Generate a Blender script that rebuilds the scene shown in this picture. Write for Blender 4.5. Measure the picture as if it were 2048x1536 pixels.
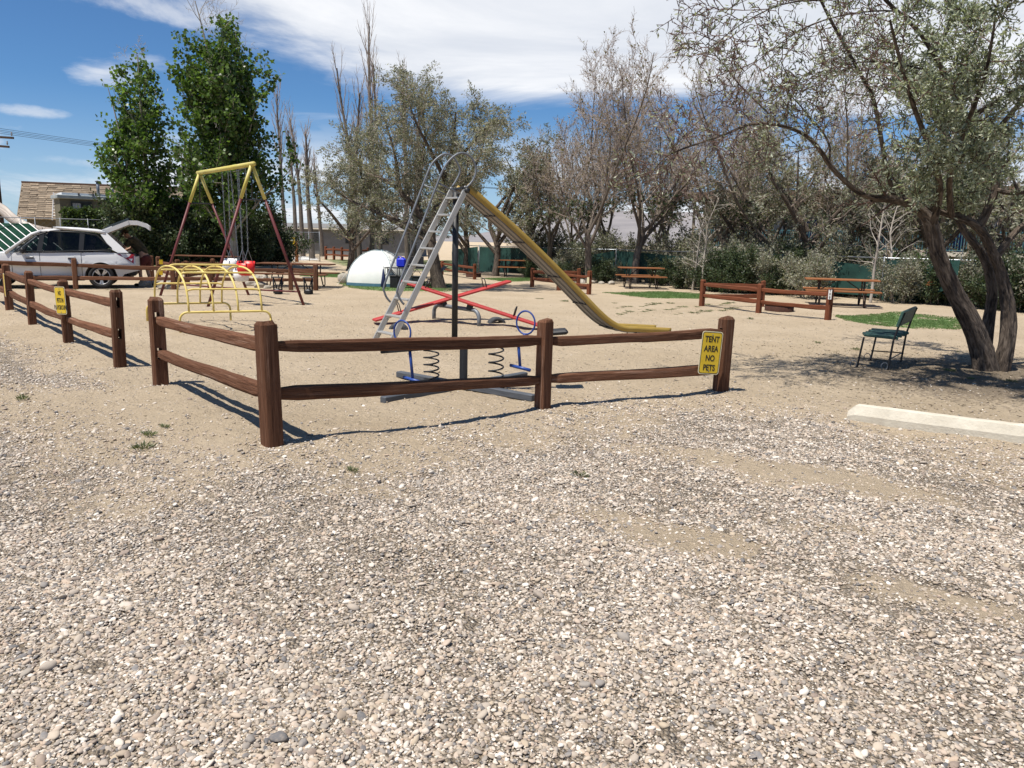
import bpy, math, random
import numpy as np
from mathutils import Vector, Matrix

# ------------------------------------------------------------------ camera, sky, sun, exposure
sc = bpy.context.scene
for o in list(bpy.data.objects): bpy.data.objects.remove(o)
C = sc.collection
F, HC, ROLL, H = 1539.0, 483.0, math.radians(1.3), 1.6
PITCH = math.atan((768 - HC) / F)
cam = bpy.data.cameras.new('camera'); camo = bpy.data.objects.new('camera', cam); C.objects.link(camo)
cam.sensor_width = 36.0; cam.lens = F / 2048 * 36; cam.clip_start = 0.05; cam.clip_end = 6000
camo.matrix_world = Matrix.Translation((0, 0, H)) @ Matrix.Rotation(math.pi/2 - PITCH, 4, 'X') @ Matrix.Rotation(ROLL, 4, 'Z')
sc.camera = camo
SUN_EL = math.radians(67); SH = np.array([0.77, 0.64]); SH = SH / np.linalg.norm(SH)   # direction shadows fall
sun_dir = Vector((-SH[0]*math.cos(SUN_EL), -SH[1]*math.cos(SUN_EL), math.sin(SUN_EL)))
sl = bpy.data.lights.new('sun', 'SUN'); sl.energy = 5.0; sl.angle = math.radians(0.55); sl.color = (1.0, 0.95, 0.87)
so = bpy.data.objects.new('sun', sl); C.objects.link(so); so.rotation_euler = sun_dir.to_track_quat('Z', 'Y').to_euler()
so.location = (0, 0, 60)
sc.view_settings.view_transform = 'Standard'; sc.view_settings.look = 'None'
sc.view_settings.exposure = 0.40; sc.view_settings.gamma = 1.0; sc.view_settings.use_curve_mapping = False
sc.cycles.max_bounces = 6; sc.cycles.diffuse_bounces = 2; sc.cycles.transparent_max_bounces = 12

w = bpy.data.worlds.new('World'); sc.world = w; w.use_nodes = True
wt = w.node_tree; wt.nodes.clear()
class NT:
    """tiny helper to write node trees as expressions"""
    def __init__(s, t): s.t = t
    def n(s, typ, ins=None, **kw):
        nd = s.t.nodes.new(typ)
        for k, v in kw.items(): setattr(nd, k, v)
        for k, v in (ins or {}).items(): s.set(nd.inputs[k], v)
        return nd
    def set(s, inp, v):
        if isinstance(v, bpy.types.NodeSocket): s.t.links.new(v, inp)
        elif isinstance(v, bpy.types.Node): s.t.links.new(v.outputs[0], inp)
        else: inp.default_value = v
    def m(s, op, a, b=None, c=None, clamp=False):
        nd = s.n('ShaderNodeMath', operation=op, use_clamp=clamp); s.set(nd.inputs[0], a)
        if b is not None: s.set(nd.inputs[1], b)
        if c is not None: s.set(nd.inputs[2], c)
        return nd.outputs[0]
    def vm(s, op, a, b=None):
        nd = s.n('ShaderNodeVectorMath', operation=op); s.set(nd.inputs[0], a)
        if b is not None: s.set(nd.inputs[1], b)
        return nd.outputs[0]
    def sstep(s, v, lo, hi):
        nd = s.n('ShaderNodeMapRange', interpolation_type='SMOOTHSTEP', clamp=True)
        s.set(nd.inputs[0], v); s.set(nd.inputs[1], lo); s.set(nd.inputs[2], hi); return nd.outputs[0]
    def noise(s, vec, scale, detail=6, rough=.55, dist=0.0):
        nd = s.n('ShaderNodeTexNoise'); s.set(nd.inputs['Vector'], vec); nd.inputs['Scale'].default_value = scale
        nd.inputs['Detail'].default_value = detail; nd.inputs['Roughness'].default_value = rough
        nd.inputs['Distortion'].default_value = dist; return nd.outputs[0]
    def mix(s, f, a, b, typ='MIX'):
        nd = s.n('ShaderNodeMix', data_type='RGBA', blend_type=typ)
        s.set(nd.inputs[0], f); s.set(nd.inputs[6], a); s.set(nd.inputs[7], b); return nd.outputs[2]
    def ramp(s, f, stops):
        nd = s.n('ShaderNodeValToRGB'); s.set(nd.inputs[0], f); el = nd.color_ramp.elements
        while len(el) < len(stops): el.new(0.5)
        for e, (p, c) in zip(el, stops): e.position = p; e.color = tuple(c) + (1,) if len(c) == 3 else c
        return nd.outputs[0]

n = NT(wt)
sky = n.n('ShaderNodeTexSky', sky_type='NISHITA', sun_disc=False, sun_elevation=SUN_EL,
          sun_rotation=math.atan2(sun_dir.x, sun_dir.y), altitude=1400, air_density=1.0, dust_density=0.6, ozone_density=2.4)
tc = n.n('ShaderNodeTexCoord')
dirv = tc.outputs['Generated']
sep = n.n('ShaderNodeSeparateXYZ', {0: dirv})
dz = n.m('MAXIMUM', sep.outputs[2], 0.02)
qx = n.m('DIVIDE', sep.outputs[0], dz); qy = n.m('DIVIDE', sep.outputs[1], dz)
q = n.n('ShaderNodeCombineXYZ', {0: qx, 1: qy, 2: 0.0}).outputs[0]
nz = n.noise(q, 0.55, 9, .60, .5)                 # cloud texture on the cloud plane
nz2 = n.noise(n.vm('MULTIPLY', q, (0.35, 1.0, 1.0)), 0.42, 8, .58, .6)
wob = n.m('MULTIPLY', n.m('SUBTRACT', nz, 0.5), 3.2)
# long deck of high cloud: far edge and left edge
e1 = n.m('SUBTRACT', 5.85, qy)
e2 = n.m('MULTIPLY', n.m('SUBTRACT', n.m('ADD', n.m('MULTIPLY', qx, 3.0), 8.35), qy), 0.6)
e3 = n.m('SUBTRACT', qy, 1.9)
ed = n.m('MINIMUM', n.m('MINIMUM', e1, e2), e3)
deck = n.sstep(n.m('ADD', ed, wob), -0.35, 0.85)
deck = n.m('MULTIPLY', deck, n.sstep(nz2, 0.15, 0.50))
# scattered wisps everywhere
wisp = n.m('MULTIPLY', n.sstep(n.noise(n.vm('ADD', n.vm('MULTIPLY', q, (0.55, 1.0, 1.0)), (4.3, 1.7, 0.0)), 0.36, 9, .62, .8), 0.62, 0.84), 0.5)
# cumulus low over the horizon
dn = n.vm('MULTIPLY', dirv, (1.0, 1.0, 2.6))
cn = n.noise(n.vm('ADD', dn, (0.31, 0.0, 0.13)), 5.2, 10, .57, .15)
el_f = n.m('MULTIPLY', n.sstep(sep.outputs[2], 0.005, 0.03), n.m('SUBTRACT', 1.0, n.sstep(sep.outputs[2], 0.055, 0.15)))
cum = n.m('MULTIPLY', n.sstep(cn, 0.47, 0.56), el_f)
def qdir(px, py):
    u, v = px - 1024, 768 - py; c, s = math.cos(ROLL), math.sin(ROLL); u, v = c*u - s*v, s*u + c*v
    c, s = math.cos(PITCH), math.sin(PITCH); d = Vector((u/F, c + s*v/F, -s + c*v/F)); return d.normalized()
cov = n.m('MAXIMUM', n.m('MAXIMUM', deck, wisp), cum)
tex2 = n.noise(n.vm('MULTIPLY', dirv, (1.0, 1.0, 2.2)), 7.0, 10, .62, .4)
tan_az = n.m('DIVIDE', sep.outputs[0], sep.outputs[1])
for px, py, rx, ry, st in [(205, 138, 78, 24, .75), (280, 120, 90, 16, .5), (40, 222, 80, 9, .6), (110, 322, 150, 10, .7), (90, 372, 240, 38, .8), (1038, 345, 40, 42, 1.0), (1080, 372, 60, 26, .9), (600, 322, 45, 16, .9), (690, 345, 60, 18, .8), (250, 8, 260, 22, .7)]:
    d0 = qdir(px, py); sx, sz = rx/F, ry/F
    du = n.m('DIVIDE', n.m('SUBTRACT', tan_az, d0.x/d0.y), sx); dv = n.m('DIVIDE', n.m('SUBTRACT', sep.outputs[2], d0.z), sz)
    rr_ = n.m('ADD', n.m('MULTIPLY', du, du), n.m('MULTIPLY', dv, dv))
    mk = n.sstep(n.m('ADD', n.m('SUBTRACT', 1.0, rr_), n.m('MULTIPLY', n.m('SUBTRACT', tex2, 0.5), 8.5)), -0.2, 1.9)
    mk = n.m('MULTIPLY', n.m('MULTIPLY', mk, st), n.m('GREATER_THAN', sep.outputs[1], 0.0))
    cov = n.m('MAXIMUM', cov, mk)
shade = n.mix(n.sstep(nz, 0.35, 0.72), (10.6, 11.1, 12.0, 1), (14.8, 14.8, 14.9, 1))
haze = n.m('MULTIPLY', n.m('SUBTRACT', 1.0, n.sstep(sep.outputs[2], 0.0, 0.17)), 0.42)
skyc = n.mix(1.0, sky.outputs[0], (0.74, 1.12, 1.46, 1), 'MULTIPLY')
skyc = n.mix(haze, skyc, (8.2, 9.6, 11.6, 1))
col = n.mix(n.m('MULTIPLY', cov, 0.92), skyc, shade)
bg = n.n('ShaderNodeBackground', {0: col, 1: 0.056})
wo = n.n('ShaderNodeOutputWorld'); wt.links.new(bg.outputs[0], wo.inputs[0])

# ------------------------------------------------------------------ pixels of the photograph to places
def ray(px, py):
    u, v = px - 1024, 768 - py
    c, s = math.cos(ROLL), math.sin(ROLL); u, v = c*u - s*v, s*u + c*v
    c, s = math.cos(PITCH), math.sin(PITCH); a, b = u/F, v/F
    return np.array([a, c + s*b, -s + c*b])
def G(px, py, z=0.0):
    r = ray(px, py); return r*((z - H)/r[2]) + np.array([0, 0, H])
def R(px, py, Y):
    r = ray(px, py); return r*(Y/r[1]) + np.array([0, 0, H])
def PL(px, py, P0, d):
    """where the line of sight meets the upright plane through P0 along d: (distance along d, height)"""
    r = ray(px, py); nx, ny = d[1], -d[0]
    t = (P0[0]*nx + P0[1]*ny)/(r[0]*nx + r[1]*ny)
    p = r*t + np.array([0, 0, H]); return (p[0]-P0[0])*d[0] + (p[1]-P0[1])*d[1], p[2]

# ------------------------------------------------------------------ ground shape
_rs = np.random.RandomState(5)
_W = [(_rs.uniform(-1, 1, 2), _rs.uniform(0, 6.28)) for _ in range(14)]
def wav(x, y, k, a):
    s = 0
    for i, (d, p) in enumerate(_W): s = s + np.sin((d[0]*x + d[1]*y)*k*(1 + .35*i/3) + p)
    return s*a/3.7
def seg_d(x, y, a, b):
    ax, ay = a; bx, by = b; vx, vy = bx-ax, by-ay
    t = np.clip(((x-ax)*vx + (y-ay)*vy)/(vx*vx + vy*vy), 0, 1)
    return np.hypot(x-ax-t*vx, y-ay-t*vy)
CORNER, MIDP, RIGHTP = G(545, 903)[:2], G(1085, 821)[:2], G(1440, 788)[:2]
FZ, E0, E1, E2, E3 = G(322, 776)[:2], G(241, 736)[:2], G(138, 686)[:2], G(65, 651)[:2], G(20, 623)[:2]
E4 = E3 + (E3-E2)*1.02
MAIN = [G(*p)[:2] for p in [(-420, 860), (0, 822), (130, 852), (262, 895), (330, 922), (450, 942), (600, 925), (760, 920), (900, 885), (1050, 850), (1150, 838), (1300, 816), (1450, 802), (1600, 816), (1700, 842), (1800, 876), (1900, 896), (2048, 920)]]
MAIN = [np.array([-40., MAIN[0][1]])] + MAIN + [np.array([40., MAIN[-1][1]-1.0]), np.array([40., -12.]), np.array([-40., -12.])]
SIDE = [G(*p)[:2] for p in [(-40, 668), (60, 690), (130, 716), (205, 756), (190, 778), (0, 775), (-250, 760), (-420, 700)]]
PATCH = [(1600, 952, 230, 34, .95), (1370, 1076, 150, 22, .8), (1850, 1190, 130, 26, .7), (1180, 1030, 90, 14, .6), (300, 1020, 110, 14, .5), (1720, 1060, 120, 14, .5), (760, 985, 140, 12, .45), (1350, 905, 120, 14, .5), (1000, 1010, 80, 12, .4)]
def poly_sd(x, y, P):
    ins = np.zeros(np.shape(x), bool); dm = np.full(np.shape(x), 1e9)
    for i in range(len(P)):
        a, b = P[i], P[(i+1) % len(P)]
        dm = np.minimum(dm, seg_d(x, y, a, b))
        c = (a[1] > y) != (b[1] > y)
        with np.errstate(divide='ignore', invalid='ignore'):
            ins ^= c & (x < (b[0]-a[0])*(y-a[1])/(b[1]-a[1] + 1e-12) + a[0])
    return np.where(ins, dm, -dm)
def gravel(x, y):
    x, y = np.asarray(x, float), np.asarray(y, float)
    wv = wav(x, y, 2.3, .16) + wav(x+31, y, 6.1, .07)
    sdm = poly_sd(x, y, MAIN); g = np.clip((sdm + wv*1.6)/1.25 + .38, 0, 1)
    g = np.maximum(g, .85*np.clip((poly_sd(x, y, SIDE) + wv)/.6 + .4, 0, 1))
    # pixels, only to lay the worn sandy patches where they are on the ground
    for px, py, rx, ry, s in PATCH:
        c = G(px, py)[:2]; ax = G(px+rx, py - .12*rx*0)[:2]-c; ay = G(px, py-ry)[:2]-c
        u = ((x-c[0])*ax[0] + (y-c[1])*ax[1])/(ax@ax); v = ((x-c[0])*ay[0] + (y-c[1])*ay[1])/(ay@ay)
        dd = np.sqrt(u*u + v*v) + wav(x+7, y+3, 3.7, .30)
        g = g*(1 - s*np.clip(1.5 - 1.25*dd, 0, 1))
    return g
HOLLOW = [(2.3, 13.4, .7, .07), (-1.15, 8.7, .45, .05), (.05, 8.7, .45, .05), (-7.0, 19.4, .8, .06), (-6.2, 18.6, .7, .05), (-2.5, 14.8, .45, .05), (.4, 14.5, .5, .05), (-2.3, 11.6, .5, .04)]
def gh(x, y):
    x, y = np.asarray(x, float), np.asarray(y, float)
    near = np.clip((24-y)/8, 0, 1)
    z = (wav(x, y, .9, .016) + wav(x+9, y-4, 3.2, .008) + wav(x-5, y+2, 7.5, .008) + wav(x+1, y+8, 15, .0035))*near
    z = z + .075*np.exp(-(seg_d(x, y, FZ*.8+CORNER*.2, CORNER*.65+FZ*.35)/.55)**2)*near
    for hx, hy, hr, hd in HOLLOW: z = z - hd*np.exp(-(((x-hx)/hr)**2 + ((y-hy)/hr)**2))
    z = z + .03*np.exp(-(seg_d(x, y, CORNER, RIGHTP)/.6)**2) + .035*np.exp(-(seg_d(x, y, E0, E3)/.6)**2)
    return z
def g1(x, y): return float(gh(x, y))
def Gp(px, py):
    p = G(px, py); return np.array([p[0], p[1], g1(p[0], p[1])])

# ------------------------------------------------------------------ mesh helpers
def rotz(a): c, s = math.cos(a), math.sin(a); return np.array([[c, -s, 0], [s, c, 0], [0, 0, 1.]])
def frame(d, up=(0, 0, 1)):
    """columns: along d, sideways, up-ish"""
    x = np.array(d, float); x /= np.linalg.norm(x); u = np.array(up, float)
    if abs(x@u) > .98: u = np.array([1., 0, 0])
    y = np.cross(u, x); y /= np.linalg.norm(y); return np.stack([x, y, np.cross(x, y)], 1)
class MB:
    def __init__(s): s.v = []; s.f = []; s.a = []; s.k = 0
    def add(s, V, Fc, A=None):
        b = len(s.v); V = np.asarray(V, float); s.v.extend(map(tuple, V)); s.f.extend([tuple(i+b for i in f) for f in Fc])
        s.k += 1
        A = V if A is None else np.asarray(A, float)
        s.a.extend(map(tuple, A + np.array([s.k*1.37, s.k*.71, 0]))); return s
    def box(s, c, size, M=None, bev=0.0):
        c = np.array(c, float); hx, hy, hz = np.array(size, float)/2
        if bev <= 0:
            V = np.array([[x, y, z] for x in (-hx, hx) for y in (-hy, hy) for z in (-hz, hz)])
            Fc = [(0, 1, 3, 2), (4, 6, 7, 5), (0, 4, 5, 1), (2, 3, 7, 6), (0, 2, 6, 4), (1, 5, 7, 3)]
        else:
            b = min(bev, hx*.9, hy*.9, hz*.9); V = []; Fc = []
            ring = lambda ex, ey, z: [(-ex, -ey+b, z), (-ex, ey-b, z), (-ex+b, ey, z), (ex-b, ey, z), (ex, ey-b, z), (ex, -ey+b, z), (ex-b, -ey, z), (-ex+b, -ey, z)]
            rings = [ring(hx-b, hy-b, -hz), ring(hx, hy, -hz+b), ring(hx, hy, hz-b), ring(hx-b, hy-b, hz)]
            for r in rings: V += r
            V = np.array(V)
            for k in range(3):
                for i in range(8): j = (i+1) % 8; Fc.append((k*8+i, k*8+8+i, k*8+8+j, k*8+j))
            Fc.append(tuple(range(0, 8))); Fc.append(tuple(range(31, 23, -1)))
        ax = int(np.argmax(size)); A = V[:, [ax, (ax+1) % 3, (ax+2) % 3]]
        if M is not None: V = V @ np.asarray(M).T
        return s.add(V + c, Fc, A)
    def bar(s, p, q, wd, ht, bev=0.0, up=(0, 0, 1)):
        p, q = np.array(p, float), np.array(q, float); M = frame(q-p, up)
        return s.box((p+q)/2, (np.linalg.norm(q-p), wd, ht), M, bev)
    def tube(s, pts, r, n=8, cap=True, closed=False, jit=None):
        P = np.array(pts, float); m = len(P); r = np.full(m, r, float) if np.isscalar(r) else np.array(r, float)
        T = np.empty_like(P)
        if closed: T = np.roll(P, -1, 0) - np.roll(P, 1, 0)
        else: T[1:-1] = P[2:]-P[:-2]; T[0] = P[1]-P[0]; T[-1] = P[-1]-P[-2]
        T /= np.linalg.norm(T, axis=1)[:, None] + 1e-12
        u = np.cross(T[0], (0, 0, 1.)); 
        if np.linalg.norm(u) < .1: u = np.cross(T[0], (1., 0, 0))
        u /= np.linalg.norm(u); U = [u]
        for i in range(1, m):
            u = U[-1] - T[i]*(U[-1]@T[i]); u /= np.linalg.norm(u) + 1e-12; U.append(u)
        U = np.array(U); W = np.cross(T, U); th = np.arange(n)*2*math.pi/n
        L = np.concatenate([[0], np.cumsum(np.linalg.norm(np.diff(P, axis=0), axis=1))])
        rr = np.repeat(r[:, None], n, 1)
        if jit is not None: rr = rr*jit(L, th)
        V = P[:, None] + rr[..., None]*(np.cos(th)[None, :, None]*U[:, None] + np.sin(th)[None, :, None]*W[:, None])
        A = np.stack([np.repeat(L[:, None], n, 1), np.cos(th)[None]*rr, np.sin(th)[None]*rr], -1)
        Fc = []
        for i in range(m if closed else m-1):
            i2 = (i+1) % m
            for j in range(n): k = (j+1) % n; Fc.append((i*n+j, i*n+k, i2*n+k, i2*n+j))
        if cap and not closed: Fc.append(tuple(range(n-1, -1, -1))); Fc.append(tuple((m-1)*n+j for j in range(n)))
        return s.add(V.reshape(-1, 3), Fc, A.reshape(-1, 3))
    def sheet(s, Gd, closed=False, A=None):
        Gd = np.asarray(Gd, float); m, n_ = Gd.shape[:2]; Fc = []
        for i in range(m-1):
            for j in range(n_ if closed else n_-1):
                k = (j+1) % n_; Fc.append((i*n_+j, i*n_+k, (i+1)*n_+k, (i+1)*n_+j))
        return s.add(Gd.reshape(-1, 3), Fc, None if A is None else np.asarray(A).reshape(-1, 3))
    def lathe(s, prof, c, n=24, M=None):
        th = np.arange(n)*2*math.pi/n
        Gd = np.array([[[r*math.cos(t), r*math.sin(t), z] for t in th] for r, z in prof])
        if M is not None: Gd = Gd @ np.asarray(M).T
        return s.sheet(Gd + np.array(c), closed=True)
    def prism(s, poly, p0, M, t):
        """polygon in the local xy plane of M, thickness t along local z, centred on p0"""
        P = np.array([(a, b, 0) for a, b in poly], float); m = len(P); V = np.concatenate([P-(0, 0, t/2), P+(0, 0, t/2)]) @ np.asarray(M).T + np.array(p0)
        Fc = [tuple(range(m-1, -1, -1)), tuple(range(m, 2*m))] + [(i, (i+1) % m, m+(i+1) % m, m+i) for i in range(m)]
        return s.add(V, Fc)
def local(o):
    M = Matrix.Translation(o.location) @ Matrix.Rotation(o.rotation_euler[2], 4, 'Z')
    return (local(o.parent) @ M) if o.parent else M
def set_attr(me, name, arr, typ='FLOAT_VECTOR'):
    at = me.attributes.new(name, typ, 'POINT'); arr = np.asarray(arr, np.float32)
    at.data.foreach_set('vector' if typ == 'FLOAT_VECTOR' else 'value', arr.ravel())
def obj(name, mb, m, parent=None, smooth=False, here=False):
    """mb in world places unless here=True (then already in the parent's own frame)"""
    V = np.array(mb.v)
    if parent is not None and not here:
        Mi = np.array(local(parent).inverted()); V = V @ Mi[:3, :3].T + Mi[:3, 3]
    me = bpy.data.meshes.new(name); me.from_pydata(V.tolist(), [], mb.f); set_attr(me, 'gr', mb.a)
    me.materials.append(m)
    if smooth: me.polygons.foreach_set('use_smooth', [True]*len(me.polygons))
    me.update(); o = bpy.data.objects.new(name, me); C.objects.link(o)
    if parent is not None: o.parent = parent
    return o
def np_mesh(name, V, Q, m, parent=None, attrs=None, smooth=False):
    V = np.asarray(V, np.float32); Q = np.asarray(Q, np.int32); k = Q.shape[1]
    me = bpy.data.meshes.new(name); me.vertices.add(len(V)); me.vertices.foreach_set('co', V.ravel())
    me.loops.add(Q.size); me.loops.foreach_set('vertex_index', Q.ravel())
    me.polygons.add(len(Q)); me.polygons.foreach_set('loop_start', np.arange(0, Q.size, k, dtype=np.int32))
    me.update(calc_edges=True)
    for nm, arr, t in (attrs or []): set_attr(me, nm, arr, t)
    if smooth: me.polygons.foreach_set('use_smooth', [True]*len(Q))
    me.materials.append(m); o = bpy.data.objects.new(name, me); C.objects.link(o)
    if parent is not None: o.parent = parent
    return o
def tag(o, label=None, cat=None, group=None, kind=None):
    if label: o['label'] = label
    if cat: o['category'] = cat
    if group: o['group'] = group
    if kind: o['kind'] = kind
    return o
def thing(name, label, cat, loc, rz=0.0, group=None):
    o = bpy.data.objects.new(name, None); o.empty_display_size = .1; C.objects.link(o)
    o.location = [float(v) for v in loc]; o.rotation_euler = (0, 0, rz); return tag(o, label, cat, group)
def copy_tree(o, parent=None):
    c = o.copy(); C.objects.link(c)
    if parent is not None: c.parent = parent
    for ch in [k for k in bpy.data.objects if k.parent == o]: copy_tree(ch, c)
    return c

# ------------------------------------------------------------------ materials
def mat(name, stops, scale=6, stretch=(1, 1, 1), rough=.75, bump=0.0, bscale=None, coord='gr', metal=0.0, detail=6, dist=0.0, spec=.4, vary=.0, wear=None, transl=0.0):
    m = bpy.data.materials.new(name); m.use_nodes = True; t = m.node_tree; t.nodes.clear(); k = NT(t)
    if coord == 'gr': vec = k.n('ShaderNodeAttribute', attribute_name='gr').outputs['Vector']
    else: vec = k.n('ShaderNodeNewGeometry').outputs['Position']
    oi = k.n('ShaderNodeObjectInfo')
    vec = k.vm('ADD', vec, k.n('ShaderNodeCombineXYZ', {0: k.m('MULTIPLY', oi.outputs['Random'], 9.0), 1: 0.0, 2: 0.0}).outputs[0]) if coord == 'gr' else vec
    sv = k.vm('MULTIPLY', vec, stretch)
    nz = k.noise(sv, scale, detail, .6, dist)
    c = k.ramp(nz, stops)
    if wear:   # (colour, scale, lo, hi)
        wn = k.noise(k.vm('MULTIPLY', vec, (stretch[0]*.6, stretch[1]*.6, stretch[2]*.6)), wear[1], 8, .65)
        c = k.mix(k.sstep(wn, wear[2], wear[3]), c, tuple(wear[0]) + (1,))
    if vary: 
        vf = k.m('ADD', 1 - vary, k.m('MULTIPLY', oi.outputs['Random'], 2*vary))
        c = k.mix(1.0, c, k.n('ShaderNodeCombineXYZ', {0: vf, 1: vf, 2: vf}).outputs[0], 'MULTIPLY')
    p = k.n('ShaderNodeBsdfPrincipled', {'Base Color': c, 'Roughness': rough, 'Metallic': metal, 'Specular IOR Level': spec})
    if bump:
        bn = k.noise(k.vm('MULTIPLY', vec, stretch), bscale or scale*2.5, 8, .65)
        b = k.n('ShaderNodeBump', {'Height': bn, 'Strength': bump, 'Distance': 0.02}); t.links.new(b.outputs[0], p.inputs['Normal'])
    out = k.n('ShaderNodeOutputMaterial'); t.links.new(p.outputs[0], out.inputs[0]); return m
def leafmat(name, c1, c2, c3, rough=.5, tr=.35, vary=.12):
    m = bpy.data.materials.new(name); m.use_nodes = True; t = m.node_tree; t.nodes.clear(); k = NT(t)
    a = k.n('ShaderNodeAttribute', attribute_name='lc'); oi = k.n('ShaderNodeObjectInfo')
    c = k.ramp(a.outputs['Fac'], [(0, c1), (.5, c2), (1, c3)])
    vf = k.m('ADD', 1 - vary, k.m('MULTIPLY', oi.outputs['Random'], 2*vary))
    c = k.mix(1.0, c, k.n('ShaderNodeCombineXYZ', {0: vf, 1: vf, 2: vf}).outputs[0], 'MULTIPLY')
    p = k.n('ShaderNodeBsdfPrincipled', {'Base Color': c, 'Roughness': rough, 'Specular IOR Level': .35})
    tl = k.n('ShaderNodeBsdfTranslucent', {'Color': k.mix(1.0, c, (1.25, 1.35, .7, 1), 'MULTIPLY')})
    mx = k.n('ShaderNodeMixShader', {0: tr}); t.links.new(p.outputs[0], mx.inputs[1]); t.links.new(tl.outputs[0], mx.inputs[2])
    out = k.n('ShaderNodeOutputMaterial'); t.links.new(mx.outputs[0], out.inputs[0]); return m
def glassmat(name, tint, op):
    m = bpy.data.materials.new(name); m.use_nodes = True; t = m.node_tree; t.nodes.clear(); k = NT(t)
    tr = k.n('ShaderNodeBsdfTransparent', {'Color': tuple(tint) + (1,)}); gl = k.n('ShaderNodeBsdfGlossy', {'Color': (.9, .95, 1, 1), 'Roughness': .03})
    fr = k.n('ShaderNodeFresnel', {'IOR': 1.5}); mx = k.n('ShaderNodeMixShader', {0: k.m('ADD', k.m('MULTIPLY', fr.outputs[0], .55), op)})
    t.links.new(tr.outputs[0], mx.inputs[1]); t.links.new(gl.outputs[0], mx.inputs[2])
    out = k.n('ShaderNodeOutputMaterial'); t.links.new(mx.outputs[0], out.inputs[0]); return m
M = {}
M['wood'] = mat('brown_stained_wood', [(.25, (.066, .029, .016)), (.5, (.145, .067, .038)), (.75, (.215, .108, .064))], 11, (.30, 7, 7), .85, .9, 16, vary=.18, wear=((.30, .19, .135), 6, .55, .72), spec=.10)
M['wood2'] = mat('orange_brown_plank', [(.25, (.17, .062, .024)), (.55, (.26, .105, .042)), (.8, (.34, .17, .08))], 9, (.35, 6, 6), .75, .4, 14, vary=.12, spec=.2)
M['wood3'] = mat('rust_stained_wood', [(.25, (.10, .030, .014)), (.55, (.17, .056, .026)), (.8, (.24, .09, .045))], 9, (.35, 6, 6), .75, .4, 14, vary=.15, spec=.2)
M['yellow'] = mat('yellow_paint', [(.3, (.60, .44, .11)), (.7, (.70, .56, .19))], 7, (.5, 2, 2), .5, .1, 30, wear=((.50, .40, .22), 9, .66, .74))
M['yellow_d'] = mat('weathered_yellow_paint', [(.3, (.46, .38, .075)), (.7, (.58, .50, .15))], 5, (.4, 2, 2), .55, .1, 30, wear=((.62, .56, .36), 6, .55, .75))
M['yellow_m'] = mat('mustard_paint', [(.3, (.30, .195, .04)), (.7, (.385, .265, .065))], 4, (.5, 3, 3), .45, .05, 30, wear=((.33, .25, .12), 12, .64, .7))
M['maroon'] = mat('maroon_paint', [(.3, (.085, .016, .018)), (.7, (.15, .032, .03))], 6, (.4, 2, 2), .5, .1, 30, wear=((.23, .12, .10), 9, .6, .75))
M['galv'] = mat('galvanised_steel', [(.3, (.16, .175, .19)), (.7, (.28, .30, .32))], 12, (.4, 2, 2), .42, .08, 60, metal=.65)
M['galv_d'] = mat('dull_grey_pipe', [(.3, (.12, .13, .145)), (.7, (.21, .225, .245))], 12, (.4, 2, 2), .5, .08, 60, metal=.25)
M['alum'] = mat('dull_aluminium', [(.3, (.36, .35, .33)), (.7, (.54, .53, .50))], 9, (.3, 3, 3), .45, .05, 60, metal=.5)
M['chute_in'] = mat('chute_underside', [(.3, (.20, .185, .165)), (.7, (.30, .28, .25))], 4, (.4, 3, 3), .55, .05, 40, metal=.25, wear=((.12, .09, .06), 6, .62, .75))
M['chute_top'] = mat('polished_chute', [(.3, (.45, .44, .42)), (.7, (.6, .6, .58))], 4, (.3, 4, 4), .28, .03, 40, metal=.8)
M['black'] = mat('worn_black_paint', [(.35, (.010, .011, .013)), (.65, (.028, .030, .034))], 7, (.4, 4, 4), .5, .1, 40, wear=((.14, .14, .145), 8, .60, .76))
M['blackp'] = mat('black_plastic', [(.3, (.010, .010, .011)), (.7, (.022, .022, .024))], 12, rough=.5)
M['rubber'] = mat('weathered_rubber', [(.3, (.030, .032, .036)), (.7, (.075, .078, .085))], 14, rough=.85, bump=.2)
M['tyre'] = mat('tyre_rubber', [(.3, (.018, .018, .019)), (.7, (.035, .035, .036))], 14, rough=.85, bump=.1)
M['blue'] = mat('blue_paint', [(.3, (.016, .045, .20)), (.7, (.03, .075, .30))], 9, (.5, 2, 2), .4, .05, 40, wear=((.16, .17, .2), 10, .64, .72))
M['beam'] = mat('blue_grey_painted_beam', [(.3, (.05, .056, .066)), (.7, (.10, .11, .125))], 7, (.4, 3, 3), .6, .2, 30, wear=((.22, .22, .22), 7, .62, .75))
M['red'] = mat('faded_red_paint', [(.3, (.34, .022, .020)), (.7, (.45, .045, .038))], 4, (.5, 3, 3), .5, .1, 40, wear=((.66, .32, .26), 5, .58, .78))
M['redp'] = mat('red_plastic', [(.3, (.55, .014, .012)), (.7, (.64, .03, .025))], 6, rough=.4)
M['whitep'] = mat('white_plastic', [(.3, (.70, .69, .66)), (.7, (.80, .79, .77))], 6, rough=.45)
M['sign'] = mat('yellow_sign_face', [(.3, (.60, .40, .018)), (.7, (.68, .47, .03))], 6, rough=.35, wear=((.30, .21, .06), 7, .68, .78))
M['ink'] = mat('black_sign_ink', [(.3, (.008, .008, .008)), (.7, (.014, .014, .014))], 6, rough=.5)
M['signw'] = mat('pale_sign_edge', [(.3, (.66, .58, .34)), (.7, (.76, .68, .45))], 6, rough=.4)
M['greenw'] = mat('dark_green_painted_wood', [(.3, (.022, .066, .052)), (.7, (.048, .115, .092))], 9, (.3, 5, 5), .6, .35, 16, wear=((.12, .17, .145), 7, .62, .78))
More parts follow.
